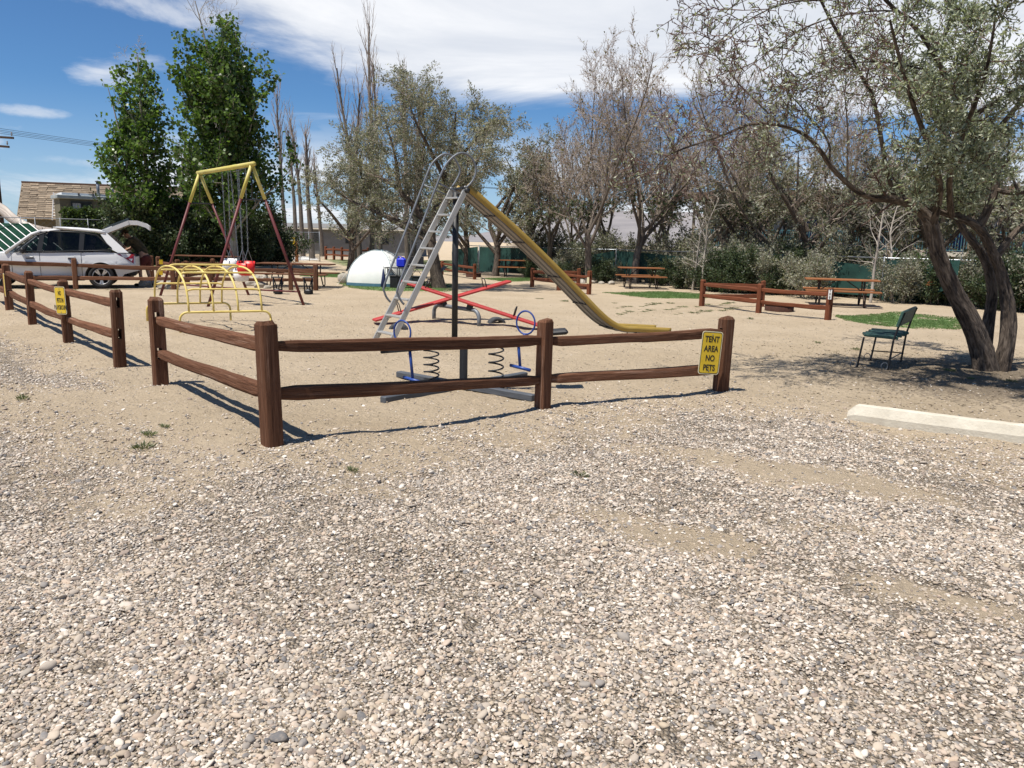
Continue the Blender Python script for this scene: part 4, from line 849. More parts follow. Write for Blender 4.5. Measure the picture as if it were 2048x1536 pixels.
def black_stool(label, c):
    root = thing('black_stand', label, 'stand', (c[0], c[1], g1(*c[:2])))
    obj('base', MB().box((0, 0, .07), (.20, .22, .16), None, .04), M['blackp'], root, here=True)
    for sg in (-1, 1): obj('upright', MB().tube([(sg*.11, 0, .02), (sg*.115, 0, .46)], .022, 6), M['blackp'], root, True, here=True)
    for sg in (-1, 1): obj('brace', MB().tube([(sg*.015, 0, .12), (sg*.09, 0, .40)], .016, 6), M['blackp'], root, True, here=True)
    obj('top_plate', MB().box((0, 0, .47), (.28, .22, .03), None, .008), M['blackp'], root, here=True)
g_ = 'black stands before the table'
for px in (556, 617):
    o = black_stool('black metal stand with V brace in front of the dark picnic table', Gp(px, 588))
for o in bpy.data.objects:
    if o.name.startswith('black_stand'): o['group'] = g_
# concrete table in the yard
def concrete_table():
    c = np.array([*R(531, 516, 47.5)[:2], 0.0]); root = thing('concrete_table', 'grey concrete table with slab benches beside the kennel', 'table', c)
    obj('top', MB().box((.3, .5, .98), (2.6, 1.0, .14), None, .02), M['conc2'], root, here=True)
    for x in (-.5, 1.1): obj('pedestal', MB().box((x, .5, .45), (.5, .7, .92), None, .02), M['conc2'], root, here=True)
    obj('bench', MB().box((0, -.7, .52), (3.2, .45, .12), None, .02), M['conc2'], root, here=True)
    for x in (-1.0, .0, 1.2): obj('bench_leg', MB().box((x, -.7, .22), (.4, .38, .48), None, .02), M['conc2'], root, here=True)
concrete_table()

# ------------------------------------------------------------------ fire rings, rocks
def fire_ring(label, c, r=.42, h_=.24):
    root = thing('fire_ring', label, 'fire ring', (c[0], c[1], g1(*c[:2])))
    obj('ring', MB().lathe([(r, -.03), (r, h_), (r-.012, h_), (r-.012, -.03)], (0, 0, 0), 28), M['rust'], root, True, here=True)
    obj('rim', MB().tube([(r*math.cos(a), r*math.sin(a), h_) for a in np.arange(28)*2*math.pi/28], .014, 5, closed=True), M['rust'], root, True, here=True)
fire_ring('rusty steel fire ring beside the T08 fence', G(1558, 621), .36, .17); fire_ring('rusty fire ring by the short fence near the dark tree', G(947, 554), .34, .16); fire_ring('rusty fire ring half hidden under the chute', G(1160, 578), .3, .16)
def rock(label, c, r, seed, group='pale rocks lying along the sand edge'):
    rs = np.random.RandomState(seed); mb = MB(); th = np.arange(9)*2*math.pi/9; Gd = []
    for i, ph in enumerate(np.linspace(-.9, math.pi/2, 5)):
        Gd.append([[r*math.cos(ph)*math.cos(t_)*(1+rs.normal(0, .13)), r*.8*math.cos(ph)*math.sin(t_)*(1+rs.normal(0, .13)), r*.62*math.sin(ph)*(1+rs.normal(0, .06))] for t_ in th])
    mb.sheet(np.array(Gd), True); mb.f.append(tuple(36+i for i in range(9)))
    o = obj('rock', mb, M['rock'], None); o.location = (c[0], c[1], g1(*c[:2]) + r*.28); o.rotation_euler = (0, 0, rs.uniform(0, 6)); tag(o, label, 'rock', group)
for i, (px, py, r) in enumerate([(291, 573, .26), (335, 577, .30), (322, 574, .2), (345, 578, .22), (302, 570, .2)]): rock('pale rock lying beside the rear of the silver car', G(px, py), r, i, 'pale rocks by the car')
for i, (px, py, r) in enumerate([(522, 575, .22), (505, 571, .26), (512, 565, .3), (535, 577, .12), (528, 562, .25)]): rock('pale rock in the pile between the swing legs and the table', G(px, py), r, 20+i, 'pile of rocks by the table')
for i in range(14): rock('small rock at the foot of the green screen fence', G(1090 + i*22 + (i*37 % 13), 563 + (i*29 % 7)), .13 + .07*((i*13) % 5)/5, 40+i, 'rocks along the green screen')
# dead stump by the screen
c = Gp(955, 543); root = thing('dead_stump', 'pale splintered stump in front of the green screen', 'stump', c); rs = np.random.RandomState(4)
for i in range(9):
    a = rs.uniform(0, 6.28); p_ = np.array([.28*math.cos(a), .2*math.sin(a), -.05]); obj('splinter', MB().tube([p_, p_*.8 + np.array([0, 0, .5]), p_*.6 + np.array([rs.normal(0, .08), 0, rs.uniform(.7, 1.15)])], [.13, .10, .02], 6), M['strawdust'], root, True, here=True)

# ------------------------------------------------------------------ tent and camp things
def tent():
    c = np.array([*G(752, 573)[:2], 0.0]); c[1] += .7; c[2] = g1(c[0], c[1]); root = thing('dome_tent', 'pale dome tent with teal vent and skirt pitched on turf', 'tent', c, -.25)
    W, D, Hh = 1.0, .98, 1.2; nU, nV = 33, 40; rs = np.random.RandomState(2)
    def pt(a, f):   # a around, f height 0..1
        th_ = f*math.pi/2; r = math.cos(th_)**1.05; sq = 1/max(abs(math.cos(a)), abs(math.sin(a)))**.55
        wr = .012*math.sin(9*a + 5*f)*(1-f) + .01*math.sin(17*a)*(1-f)
        return np.array([(W+wr)*r*math.cos(a)*sq, (D+wr)*r*math.sin(a)*sq, Hh*math.sin(th_)**.95 + .004])
    Gd = np.array([[pt(a, f) for a in np.arange(nV)*2*math.pi/nV] for f in np.linspace(.045, .90, nU)])
    mb = MB(); mb.sheet(Gd, True); obj('fly', mb, M['tent'], root, True, here=True)
    Gd = np.array([[pt(a, f)*(1.006, 1.006, 1) for a in np.arange(nV)*2*math.pi/nV] for f in np.linspace(0, .052, 3)]); mb = MB(); mb.sheet(Gd, True); obj('skirt', mb, M['tentb'], root, True, here=True)
    Gd = np.array([[pt(a, f) + np.array([0, 0, .004]) for a in np.arange(nV)*2*math.pi/nV] for f in np.linspace(.885, 1, 6)]); mb = MB(); mb.sheet(Gd, True); obj('vent', mb, M['tentb'], root, True, here=True)
    aa = np.linspace(2.45, 3.55, 12); Gd = np.array([[pt(a, f)*1.008 for a in aa] for f in np.linspace(.05, .86, 14)]); mb = MB(); mb.sheet(Gd); obj('door_panel', mb, M['tentd'], root, True, here=True)
    for a in (.78, 2.36, 3.93, 5.5): obj('pole_sleeve', MB().tube([pt(a, f)*1.01 for f in np.linspace(.02, .96, 14)], .014, 5), M['tentd'], root, True, here=True)
    for a in (.78, 2.36, 3.93, 5.5):
        p_ = pt(a, .35); q_ = pt(a, 0)*1.3; q_[2] = .0; obj('guy_line', MB().tube([p_, q_], .004, 4), M['whitep'], root, here=True)
tent()
def camp_table():
    a = Gp(808, 577); root = thing('camp_table', 'folding black camp table beside the tent with a blue jug on it', 'table', (a[0], a[1]+.25, g1(a[0], a[1])))
    obj('top', MB().box((.0, 0, .66), (1.30, .55, .03), None, .008), M['blackp'], root, here=True)
    for x in (-.62, -.22, .22, .62):
        for y in (-.24, .24): obj('leg', MB().tube([(x, y, 0), (x, y, .65)], .012, 6), M['blackp'], root, here=True)
    for x in (-.62, .22):
        obj('brace', MB().tube([(x, -.24, .40), (x+.2, -.24, .64)], .009, 5), M['blackp'], root, here=True); obj('brace', MB().tube([(x+.4, -.24, .40), (x+.2, -.24, .64)], .009, 5), M['blackp'], root, here=True)
    return np.array(root.location)
tl = camp_table()
for x, lab in ((-.3, 'black storage crate under the camp table beside the tent wall'), (.42, 'black storage crate under the camp table beside the dark tree')):
    root = thing('storage_crate', lab, 'crate', tl + np.array([x, -.05, 0])); obj('body', MB().box((0, 0, .19), (.34, .34, .38), None, .02), M['blackp'], root, here=True); obj('lid', MB().box((0, 0, .395), (.37, .37, .03), None, .008), M['blackp'], root, here=True)
jug = thing('water_jug', 'cobalt blue cube water jug standing on the camp table', 'jug', tl + np.array([-.12, 0, .677])); obj('body', MB().box((0, 0, .155), (.30, .28, .30), None, .045), M['cobalt'], jug, here=True)
obj('cap', MB().lathe([(0, .035), (.045, .033), (.045, 0)], (.05, 0, .305), 12), M['cobalt'], jug, here=True); obj('handle', MB().tube([(-.1, 0, .30), (-.09, 0, .35), (0, 0, .35), (.01, 0, .30)], .014, 6), M['cobalt'], jug, True, here=True)
stv = thing('camp_stove', 'black camp stove on the camp table next to the blue jug', 'stove', tl + np.array([.35, 0, .677])); obj('body', MB().box((0, 0, .06), (.5, .33, .11), None, .015), M['blackp'], stv, here=True); obj('lid', MB().box((0, .17, .23), (.5, .02, .26), None, .008), M['blackp'], stv, here=True)
um = thing('folded_umbrella', 'folded navy cloth umbrella leaning by the tent skirt', 'umbrella', Gp(767, 577)); obj('canopy', MB().lathe([(.0, .62), (.02, .6), (.06, .3), (.10, .06), (.04, .0), (0, .0)], (0, 0, .02), 10), M['navy'], um, True, here=True); obj('shaft', MB().tube([(0, 0, 0), (0, 0, .72)], .008, 5), M['galv'], um, here=True)
def camp_chair():
    c = Gp(862, 572); root = thing('camp_chair', 'black reclined folding camp chair between the crates and the dark tree', 'chair', c, .3)
    obj('sling', MB().sheet(np.array([[(-.42, y, .28), (-.1, y, .22), (.12, y, .30), (.34, y, .52), (.52, y, .70)] for y in np.linspace(-.26, .26, 5)])), M['blackp'], root, here=True)
    for y in (-.28, .28):
        obj('frame', MB().tube([(-.45, y, .29), (.12, y, .31), (.55, y, .72)], .012, 6), M['galv_d'], root, here=True); obj('leg', MB().tube([(-.3, y, 0), (.25, y, .42)], .012, 6), M['galv_d'], root, here=True); obj('leg', MB().tube([(.3, y, 0), (-.25, y, .34)], .012, 6), M['galv_d'], root, here=True)
camp_chair()
st = thing('stuff_sack', 'crumpled grey sack lying against the tent', 'bag', Gp(687, 567)); mb = MB(); rs = np.random.RandomState(8)
mb.sheet(np.array([[[(.2+.03*rs.normal())*math.cos(t_)*math.cos(p_), (.16+.02*rs.normal())*math.sin(t_)*math.cos(p_), .18+(.2)*math.sin(p_)] for t_ in np.arange(12)*math.pi/6] for p_ in np.linspace(-1.2, 1.5, 7)]), True); obj('sack_body', mb, M['rock'], st, True, here=True)
obj('drawstring', MB().tube([(.05*math.cos(t_), .05*math.sin(t_), .385) for t_ in np.arange(8)*math.pi/4], .01, 4, closed=True), M['blackp'], st, here=True)

# ------------------------------------------------------------------ silver estate car with its tailgate up
M['glassb'] = mat('opaque_dark_glass', [(.3, (.012, .016, .022)), (.7, (.02, .026, .034))], 3, rough=.08, spec=.8)
def car():
    rw = G(205, 577); WB = 2.67; cc_ = np.array([rw[0]-WB/2*math.cos(.4)-.82*math.sin(.4)*1.0, rw[1]-WB/2*math.sin(.4)+.82*math.cos(.4)]); root = thing('parked_car', 'silver station wagon parked behind the fence with its tailgate raised', 'car', (cc_[0], cc_[1], g1(*cc_)), math.pi + .40)
    xr, xf = -WB/2, WB/2; x0, x1 = xr-.90, xf+.92; rwh = .345
    def top(x):
        return np.interp(x, [x0, x0+.10, xr, .0, xf-.62, xf-.35, xf+.3, xf+.75, x1], [.92, 1.0, 1.03, 1.0, .985, .985, .93, .84, .62])
    def bot(x):
        b = np.interp(x, [x0, x0+.35, xr-.5, xf+.5, x1-.2, x1], [.50, .40, .26, .26, .30, .42])
        for wx in (xr, xf):
            if abs(x-wx) < .42: b = max(b, .33 + math.sqrt(max(.42**2-(x-wx)**2, 0)))
        return b
    def hw(z, x):
        h_ = np.interp(z, [.2, .35, .6, .72, .9, 1.05], [.83, .86, .885, .89, .865, .83]); e = min(x-x0, x1-x)
        return h_*(1 - .16*max(0, 1-e/.55)**2.2)
    xs = np.unique(np.concatenate([np.linspace(x0, x1, 60), [xr-.42, xr-.419, xr+.42, xr+.419, xf-.42, xf-.419, xf+.42, xf+.419]])); nz_ = 12
    bodyp = []
    for sg in (1, -1):
        Gd = []
        for x in xs:
            b, t_ = bot(x), top(x); zz = b + (t_-b)*np.linspace(0, 1, nz_); Gd.append([[x, sg*(hw(z, x) + (.012 if abs(z-.70) < .04 else 0)), z] for z in zz])
        Gd = np.array(Gd); bodyp.append(Gd); mb = MB(); mb.sheet(Gd if sg < 0 else Gd[:, ::-1]); obj('body_side', mb, M['paint'], root, True, here=True)
    mb = MB(); mb.sheet(np.stack([bodyp[1][:, -1], bodyp[1][:, -1]*(1, .55, 1) + (0, 0, .03), bodyp[0][:, -1]*(1, .55, 1) + (0, 0, .03), bodyp[0][:, -1]], 1)[xs > xf-.66]); obj('bonnet', mb, M['paint'], root, True, here=True)
    for i, nm, mt in ((0, 'rear_bumper', 'paint'), (-1, 'front_bumper', 'paint')):
        mb = MB(); Gd = np.stack([bodyp[1][i], bodyp[1][i]*(1, .5, 1) + ((-.07 if i == 0 else .07), 0, 0), bodyp[0][i]*(1, .5, 1) + ((-.07 if i == 0 else .07), 0, 0), bodyp[0][i]], 0); mb.sheet(Gd if i else Gd[::-1]); obj(nm, mb, M[mt], root, True, here=True)
    obj('floor_pan', MB().box(((x0+x1)/2, 0, .30), (x1-x0-.3, 1.5, .12)), M['trim'], root, here=True)
    mb = MB()
    for sg in (1, -1): mb.box((0, sg*.845, .275), (WB-.85, .05, .09), None, .01)
    obj('sill_cladding', mb, M['trim'], root, here=True); obj('rear_valance', MB().box((x0+.12, 0, .44), (.26, 1.45, .16), None, .04), M['trim'], root, here=True)
    # roof, pillars, glass
    rf = [(xf-.98, 1.50), (xf-1.25, 1.60), (xf-1.7, 1.665), (-.2, 1.69), (xr+.6, 1.675), (xr+.1, 1.64), (xr-.16, 1.59)]
    mb = MB(); mb.sheet(np.array([[[x, y, z + .045*(1-(y/.62)**2) - (.0 if abs(y) < .6 else .03)] for y in (-.66, -.60, -.3, 0, .3, .60, .66)] for x, z in rf])[::-1]); obj('roof', mb, M['paint'], root, True, here=True)
    obj('headliner', MB().sheet(np.array([[[x, y, z-.05] for y in (-.62, 0, .62)] for x, z in rf])), M['seat'], root, here=True)
    for sg in (1, -1):
        def q_(x, z): f = (z-1.0)/.66; return np.array([x, sg*(.855 - .205*np.clip(f, 0, 1)**1.1), z])
        A0, A1 = q_(xf-.36, .985), q_(xf-1.0, 1.50)
        obj('pillar', MB().tube([A0, A1, q_(xf-1.25, 1.60)], .04, 8), M['paint'], root, True, here=True)
        obj('roof_side', MB().tube([q_(x, z-.01) for x, z in rf[1:]], .042, 8), M['paint'], root, True, here=True)
        mb = MB(); pr_ = [(xr-.20, 1.58), (xr-.74, 1.03), (xr-.46, 1.03), (xr-.30, 1.12), (xr-.04, 1.54)]; mb.add([q_(*p_) + (0, sg*.012, 0) for p_ in pr_], [tuple(range(5)) if sg < 0 else tuple(range(4, -1, -1))]); obj('pillar', mb, M['paint'], root, here=True)
        fr = [(xf-.60, 1.04), (xf-1.10, 1.47), (xf-1.35, 1.555), (-.05, 1.60), (xr+.45, 1.58), (xr+.05, 1.51), (xr-.30, 1.16), (xr-.32, 1.09), (-.05, 1.03)]
        obj('window_frame', MB().tube([q_(*p_) + (0, sg*.012, 0) for p_ in fr], .018, 6, closed=True), M['trim'], root, True, here=True)
        for xw, xt, th_ in ((.16, .06, .05), (-.86, -.92, .045)): obj('pillar', MB().bar(q_(xw, 1.02) + (0, sg*.005, 0), q_(xt, 1.59) + (0, sg*.005, 0), .03, .12, .0, up=(1, 0, 0)), M['trim'], root, here=True)
        for poly in ([(xf-.60, 1.04), (xf-1.10, 1.47), (xf-1.35, 1.555), (.05, 1.60), (.12, 1.03)], [(.10, 1.03), (.0, 1.60), (-.88, 1.58), (-.82, 1.05)], [(-.88, 1.05), (-.94, 1.575), (xr+.05, 1.51), (xr-.30, 1.16)]):
            mb = MB(); mb.add([q_(*p_) for p_ in poly], [tuple(range(len(poly)))]); obj('side_window', mb, M['glass'], root, here=True)
        if sg > 0:
            for xs_ in (.16, -.86): obj('door_seam', MB().tube([(xs_, hw(z, xs_)+.004, z) for z in (.31, .5, .66, .8, 1.0)], .006, 4), M['trim'], root, here=True)
            obj('door_seam', MB().tube([(xf-.50, hw(z, xf-.5)+.004, z) for z in (.31, .5, .7, .98)], .006, 4), M['trim'], root, here=True)
            for xs_ in (.40, -.62):
                dh = obj('door_handle', MB().box((xs_, .905, .885), (.20, .035, .035), None, .012), M['paint'], root, here=True); obj('handle_cup', MB().box((xs_, .881, .87), (.19, .02, .085), None, .008), M['galv_d'], dh, here=True)
        mr = obj('door_mirror', MB().box((xf-.80, sg*1.0, 1.06), (.13, .22, .15), None, .04), M['trim'], root, here=True); obj('mirror_stalk', MB().bar((xf-.76, sg*.86, 1.0), (xf-.79, sg*.96, 1.01), .07, .05), M['trim'], mr, here=True)
        tlp = [(x0+.03, .98), (x0+.46, 1.00), (x0+.18, .82), (x0+.05, .72)]; mb = MB(); mb.add([np.array([x, sg*(hw(z, x)+.014), z]) for x, z in tlp] + [np.array([x-.02, sg*(hw(z, x)-.06), z]) for x, z in tlp], [(0, 1, 2, 3), (4, 0, 3, 7), (0, 4, 5, 1), (3, 2, 6, 7)]); tlo = obj('tail_light', mb, M['tail'], root, here=True)
        mb = MB(); mb.add([np.array([x, sg*(hw(z, x)+.018), z]) for x, z in [(x0+.06, .86), (x0+.17, .86), (x0+.10, .78)]], [(0, 1, 2)]); obj('reverse_lens', mb, M['lens'], tlo, here=True)
        for wx in (xr, xf):
            Mx = np.stack([(1, 0, 0), (0, 0, 1), (0, -1, 0)], 1) if sg < 0 else np.stack([(1, 0, 0), (0, 0, -1), (0, 1, 0)], 1)
            cw = np.array([wx, sg*.80, rwh]); tw = obj('wheel', MB().lathe([(.215, -.10), (.30, -.10), (.335, -.07), (.345, 0), (.335, .07), (.30, .095), (.245, .085), (.225, .06)], cw, 32, Mx @ np.diag([1, 1, 1])), M['tyre'], root, True, here=True)
            obj('rim', MB().lathe([(.228, .075), (.215, .05), (.20, .0), (.05, -.01), (0, -.01)], cw, 28, Mx), M['trim'], tw, True, here=True)
            obj('rim_edge', MB().tube([cw + Mx @ np.array([.222*math.cos(a), .222*math.sin(a), .075]) for a in np.arange(28)*2*math.pi/28], .013, 5, closed=True), M['rim'], tw, True, here=True)
            for i in range(5):
                a = i*2*math.pi/5 + .3
                for da in (-.16, .16): obj('spoke', MB().bar(cw + Mx @ np.array([.04*math.cos(a), .04*math.sin(a), .055]), cw + Mx @ np.array([.215*math.cos(a+da), .215*math.sin(a+da), .07]), .045, .02, .004, up=Mx[:, 2]), M['rim'], tw, here=True)
            obj('wheel_arch_liner', MB().tube([(wx + .43*math.cos(a), sg*.70, .33+.43*math.sin(a)) for a in np.linspace(-.1, math.pi+.1, 14)], .14, 6), M['trim'], root, True, here=True)
    mb = MB(); mb.add([(xf-.36, .80, 1.0), (xf-.36, -.80, 1.0), (xf-.98, -.62, 1.52), (xf-.98, .62, 1.52), (xf-.28, 0, 1.0), (xf-.92, 0, 1.54)], [(0, 4, 5, 3), (4, 1, 2, 5)]); obj('windscreen', mb, M['glassd'], root, here=True)
    obj('dashboard', MB().box((xf-.75, 0, .95), (.5, 1.5, .14), None, .04), M['trim'], root, here=True)
    for x, ys in ((.18, (-.38, .38)), (-.82, (-.42, 0, .42))):
        for y in ys:
            so_ = obj('seat', MB().bar((x, y, .55), (x-.22, y, 1.22), .46, .14, .05, up=(1, 0, .3)), M['seat'], root, here=True); obj('headrest', MB().box((x-.27, y, 1.35), (.10, .26, .19), None, .04), M['seat'], so_, here=True)
    obj('steering_wheel', MB().tube([(xf-1.0 + .06*math.sin(a), .38+.18*math.cos(a), 1.05+.17*math.sin(a)) for a in np.arange(16)*math.pi/8], .014, 5, closed=True), M['trim'], root, True, here=True)
    # raised tailgate: glass half then white lower half, hinged at the roof end
    tg = [(xr-.16, 1.64), (xr-.30, 1.72), (xr-.78, 1.93), (xr-1.0, 1.93), (xr-1.22, 1.86), (xr-1.32, 1.78)]
    def sw(o1, o2, dz0, dz1, seg): return np.array([[[x, y, z+dd] for y, dd in ((o1, dz0), (o2, dz0), (o2, dz1), (o1, dz1))] for x, z in seg])
    to = None
    for nm, seg, o1, o2, mt in (('tailgate', tg[2:], -.60, .60, 'paint'), ('tailgate_frame', tg[:3], .50, .62, 'paint'), ('tailgate_frame', tg[:3], -.62, -.50, 'paint'), ('spoiler', [(xr-.08, 1.655), (xr-.20, 1.70), (xr-.34, 1.76)], -.58, .58, 'paint')):
        mb = MB(); Gd = sw(o1, o2, -.10, .025, seg); mb.sheet(Gd, True); e = (len(seg)-1)*4; mb.f.append((3, 2, 1, 0)); mb.f.append((e, e+1, e+2, e+3)); o = obj(nm, mb, M[mt], root, True, here=True); o.modifiers.new('edge', 'EDGE_SPLIT'); to = to or o
    mb = MB(); Gd = sw(-.56, .56, .022, .10, tg[:3]); mb.sheet(Gd, True); mb.f.append((3, 2, 1, 0)); mb.f.append((8, 9, 10, 11)); obj('rear_window', mb, M['glassb'], to, here=True)
    obj('trim_panel', MB().sheet(np.array([[[x+.02, y, z-.07] for y in (-.5, .5)] for x, z in tg[3:]])), M['trim'], to, here=True)
    for sg in (-1, 1): obj('gas_strut', MB().tube([(xr-.40, sg*.6, 1.35), (xr-.70, sg*.58, 1.86)], .012, 5), M['trim'], root, here=True)
    # far front door standing open
    fo = obj('open_door', MB().prism([(0, 0), (.62, 0), (.62, .42), (.45, .62), (0, .62)], (xf-.55, -1.15, .36), np.stack([(.55, -.83, 0), (0, 0, 1), (-.83, -.55, 0)], 1), .06), M['paint'], root, here=True)
    obj('door_frame', MB().tube([(xf-.55, -.90, 1.0), (xf-.62, -.95, 1.20), (xf-.70, -1.15, 1.38), (xf-.62, -1.45, 1.40), (xf-.35, -1.72, 1.30), (xf-.21, -1.66, 1.0)], .025, 6), M['trim'], fo, True, here=True)
    return root
car()

# ------------------------------------------------------------------ person leaning into the boot
def skin_mesh(name, pts, edges, radii, m, parent, root_i=0, sub=2):
    me = bpy.data.meshes.new(name); me.from_pydata([tuple(p_) for p_ in pts], edges, []); o = bpy.data.objects.new(name, me); C.objects.link(o)
    md_ = o.modifiers.new('skin', 'SKIN'); md_.use_smooth_shade = True
    for i, r in enumerate(radii):
        sv = me.skin_vertices[0].data[i]; sv.radius = (r, r) if np.isscalar(r) else r; sv.use_root = (i == root_i)
    ss = o.modifiers.new('sub', 'SUBSURF'); ss.levels = sub; ss.render_levels = sub
    dg = bpy.context.evaluated_depsgraph_get(); m2 = bpy.data.meshes.new_from_object(o.evaluated_get(dg)); bpy.data.objects.remove(o); bpy.data.meshes.remove(me)
    m2.name = name; m2.materials.clear(); m2.materials.append(m)
    V = np.empty(len(m2.vertices)*3, np.float32); m2.vertices.foreach_get('co', V); set_attr(m2, 'gr', V.reshape(-1, 3))
    o = bpy.data.objects.new(name, m2); C.objects.link(o); o.parent = parent; return o
def person():
    c = Gp(290, 572); root = thing('person', 'person in dark camouflage shirt, red shorts and cap leaning into the car boot', 'person', c)
    P = [(0.06, 0, .92), (-.04, 0, 1.10), (-.18, 0, 1.27), (-.30, 0, 1.40), (-.37, 0, 1.46), (-.46, 0, 1.50), (-.50, 0, 1.57)]; E = [(0, 1), (1, 2), (2, 3), (3, 4), (4, 5), (5, 6)]; Rr = [.135, .135, .15, .125, .06, .095, .088]
    def chain_(start, pts, rr):
        a = start
        for p_, r in zip(pts, rr): P.append(p_); Rr.append(r); E.append((a, len(P)-1)); a = len(P)-1
        return a
    for sg in (-1, 1):
        chain_(0, [(.06, sg*.11, .84), (-.01 + .06*sg, sg*.12, .49), (.05 + .08*sg, sg*.13, .10), (.04 + .08*sg, sg*.13, .045), (-.13 + .08*sg, sg*.14, .03)], [.095, .062, .042, .042, .034])
        h_ = chain_(3, [(-.30, sg*.19, 1.36), (-.47, sg*.25, 1.14), (-.70, sg*.20, 1.04), (-.77, sg*.19, 1.03)], [.062, .046, .033, .034])
        for i, (dy, l) in enumerate([(-.03, .075), (-.01, .09), (.01, .085), (.03, .068)]): chain_(h_, [(-.81, sg*.19 + dy, 1.025), (-.81 - l*.6, sg*.19 + dy*1.2, 1.01), (-.81 - l, sg*.19 + dy*1.2, .985)], [.011, .0095, .008])
        chain_(h_, [(-.775, sg*.145, 1.035), (-.82, sg*.125, 1.02)], [.011, .009])
    skin_mesh('body', P, E, Rr, M['skin'], root)
    sp = [P[0], P[1], P[2], P[3], (-.34, 0, 1.43)]; se_ = [(0, 1), (1, 2), (2, 3), (3, 4)]; sr = [.165, .165, .178, .15, .09]
    for sg in (-1, 1):
        b = len(sp); sp += [(-.30, sg*.19, 1.36), (-.42, sg*.235, 1.20)]; se_ += [(3, b), (b, b+1)]; sr += [.085, .075]
    skin_mesh('shirt', sp, se_, sr, M['shirt'], root)
    sp = [(.06, 0, .97), (.06, 0, .86)]; se_ = [(0, 1)]; sr = [.165, .16]
    for sg in (-1, 1):
        b = len(sp); sp += [(.06, sg*.115, .80), (.02 + .05*sg, sg*.125, .52)]; se_ += [(1, b), (b, b+1)]; sr += [.12, .10]
    skin_mesh('shorts', sp, se_, sr, M['shorts'], root)
    cp = MB(); cc = np.array([-.505, 0, 1.60]); Mx = frame((-.8, 0, -.45)); Gd = np.array([[cc + Mx @ np.array([.112*math.cos(t_)*math.cos(f), .10*math.sin(t_)*math.cos(f), .105*math.sin(f)]) for t_ in np.arange(16)*math.pi/8] for f in np.linspace(-.15, math.pi/2-.02, 7)]); cp.sheet(Gd, True)
    co = obj('cap', cp, M['cap'], root, True, here=True); obj('brim', MB().prism([(.07, -.09), (.17, -.06), (.19, 0), (.17, .06), (.07, .09)], cc - (0, 0, .015), Mx, .01), M['cap'], co, here=True)
    hd = np.array([-.545, 0, 1.545])
    for sg in (-1, 1): obj('ear', MB().lathe([(0, .012), (.022, .008), (.026, 0)], (-.49, sg*.092, 1.57), 8, np.stack([(1, 0, 0), (0, 0, 1), (0, sg, 0)], 1)), M['skin'], root, True, here=True); obj('eye', MB().lathe([(0, .008), (.010, .004), (.012, 0)], hd + np.array([-.042, sg*.034, .01]), 8, np.stack([(0, 1, 0), (0, 0, 1), (-1, 0, 0)], 1)), M['shoe'], root, True, here=True)
    obj('nose', MB().tube([hd + np.array([-.045, 0, .012]), hd + np.array([-.07, 0, -.022]), hd + np.array([-.045, 0, -.03])], [.008, .015, .009], 6), M['skin'], root, True, here=True)
    obj('mouth', MB().bar(hd + np.array([-.046, -.024, -.052]), hd + np.array([-.046, .024, -.052]), .008, .008), M['shorts'], root, here=True)
    for sg in (-1, 1): obj('shoe', MB().box((-.035 + .08*sg, sg*.135, .042), (.29, .105, .09), None, .035), M['shoe'], root, here=True)
person()
# ------------------------------------------------------------------ buildings
def panel(name, a, b, z0, z1, th_, m, root): return obj(name, MB().bar((*((np.array(a)+np.array(b))[:2]/2*0 + np.array(a)[:2]), (z0+z1)/2), (*np.array(b)[:2], (z0+z1)/2), th_, z1-z0), m, root)
def window(root, p_, u, w_, h_, nrm, mid=True, drape=True):
    """p_: lower left corner on the wall face, u along the wall, nrm out of the wall"""
    u = np.array(u, float); nrm = np.array(nrm, float); up = np.array([0, 0, 1.]); c = np.array(p_) + u*w_/2 + up*h_/2; Mx = np.stack([u, nrm, up], 1)
    mb = MB()
    for sg in (-1, 1): mb.box(c + u*sg*w_/2 + nrm*.03, (.08, .08, h_+.08), Mx); mb.box(c + up*sg*h_/2 + nrm*.03, (w_-.08, .078, .08), Mx)
    if mid: mb.box(c + nrm*.03, (.05, .07, h_-.08), Mx)
    wo_ = obj('window', mb, M['winframe'], root); obj('pane', MB().box(c + nrm*.012, (w_-.06, .012, h_-.06), Mx), M['pane'], wo_)
    if drape:
        for i in range(5): obj('curtain_fold', MB().box(c + nrm*.022 + u*(w_*(-.42+.085*i)) - up*h_*.0, (w_*.07, .006, h_*.82), Mx), M['drape'], wo_)
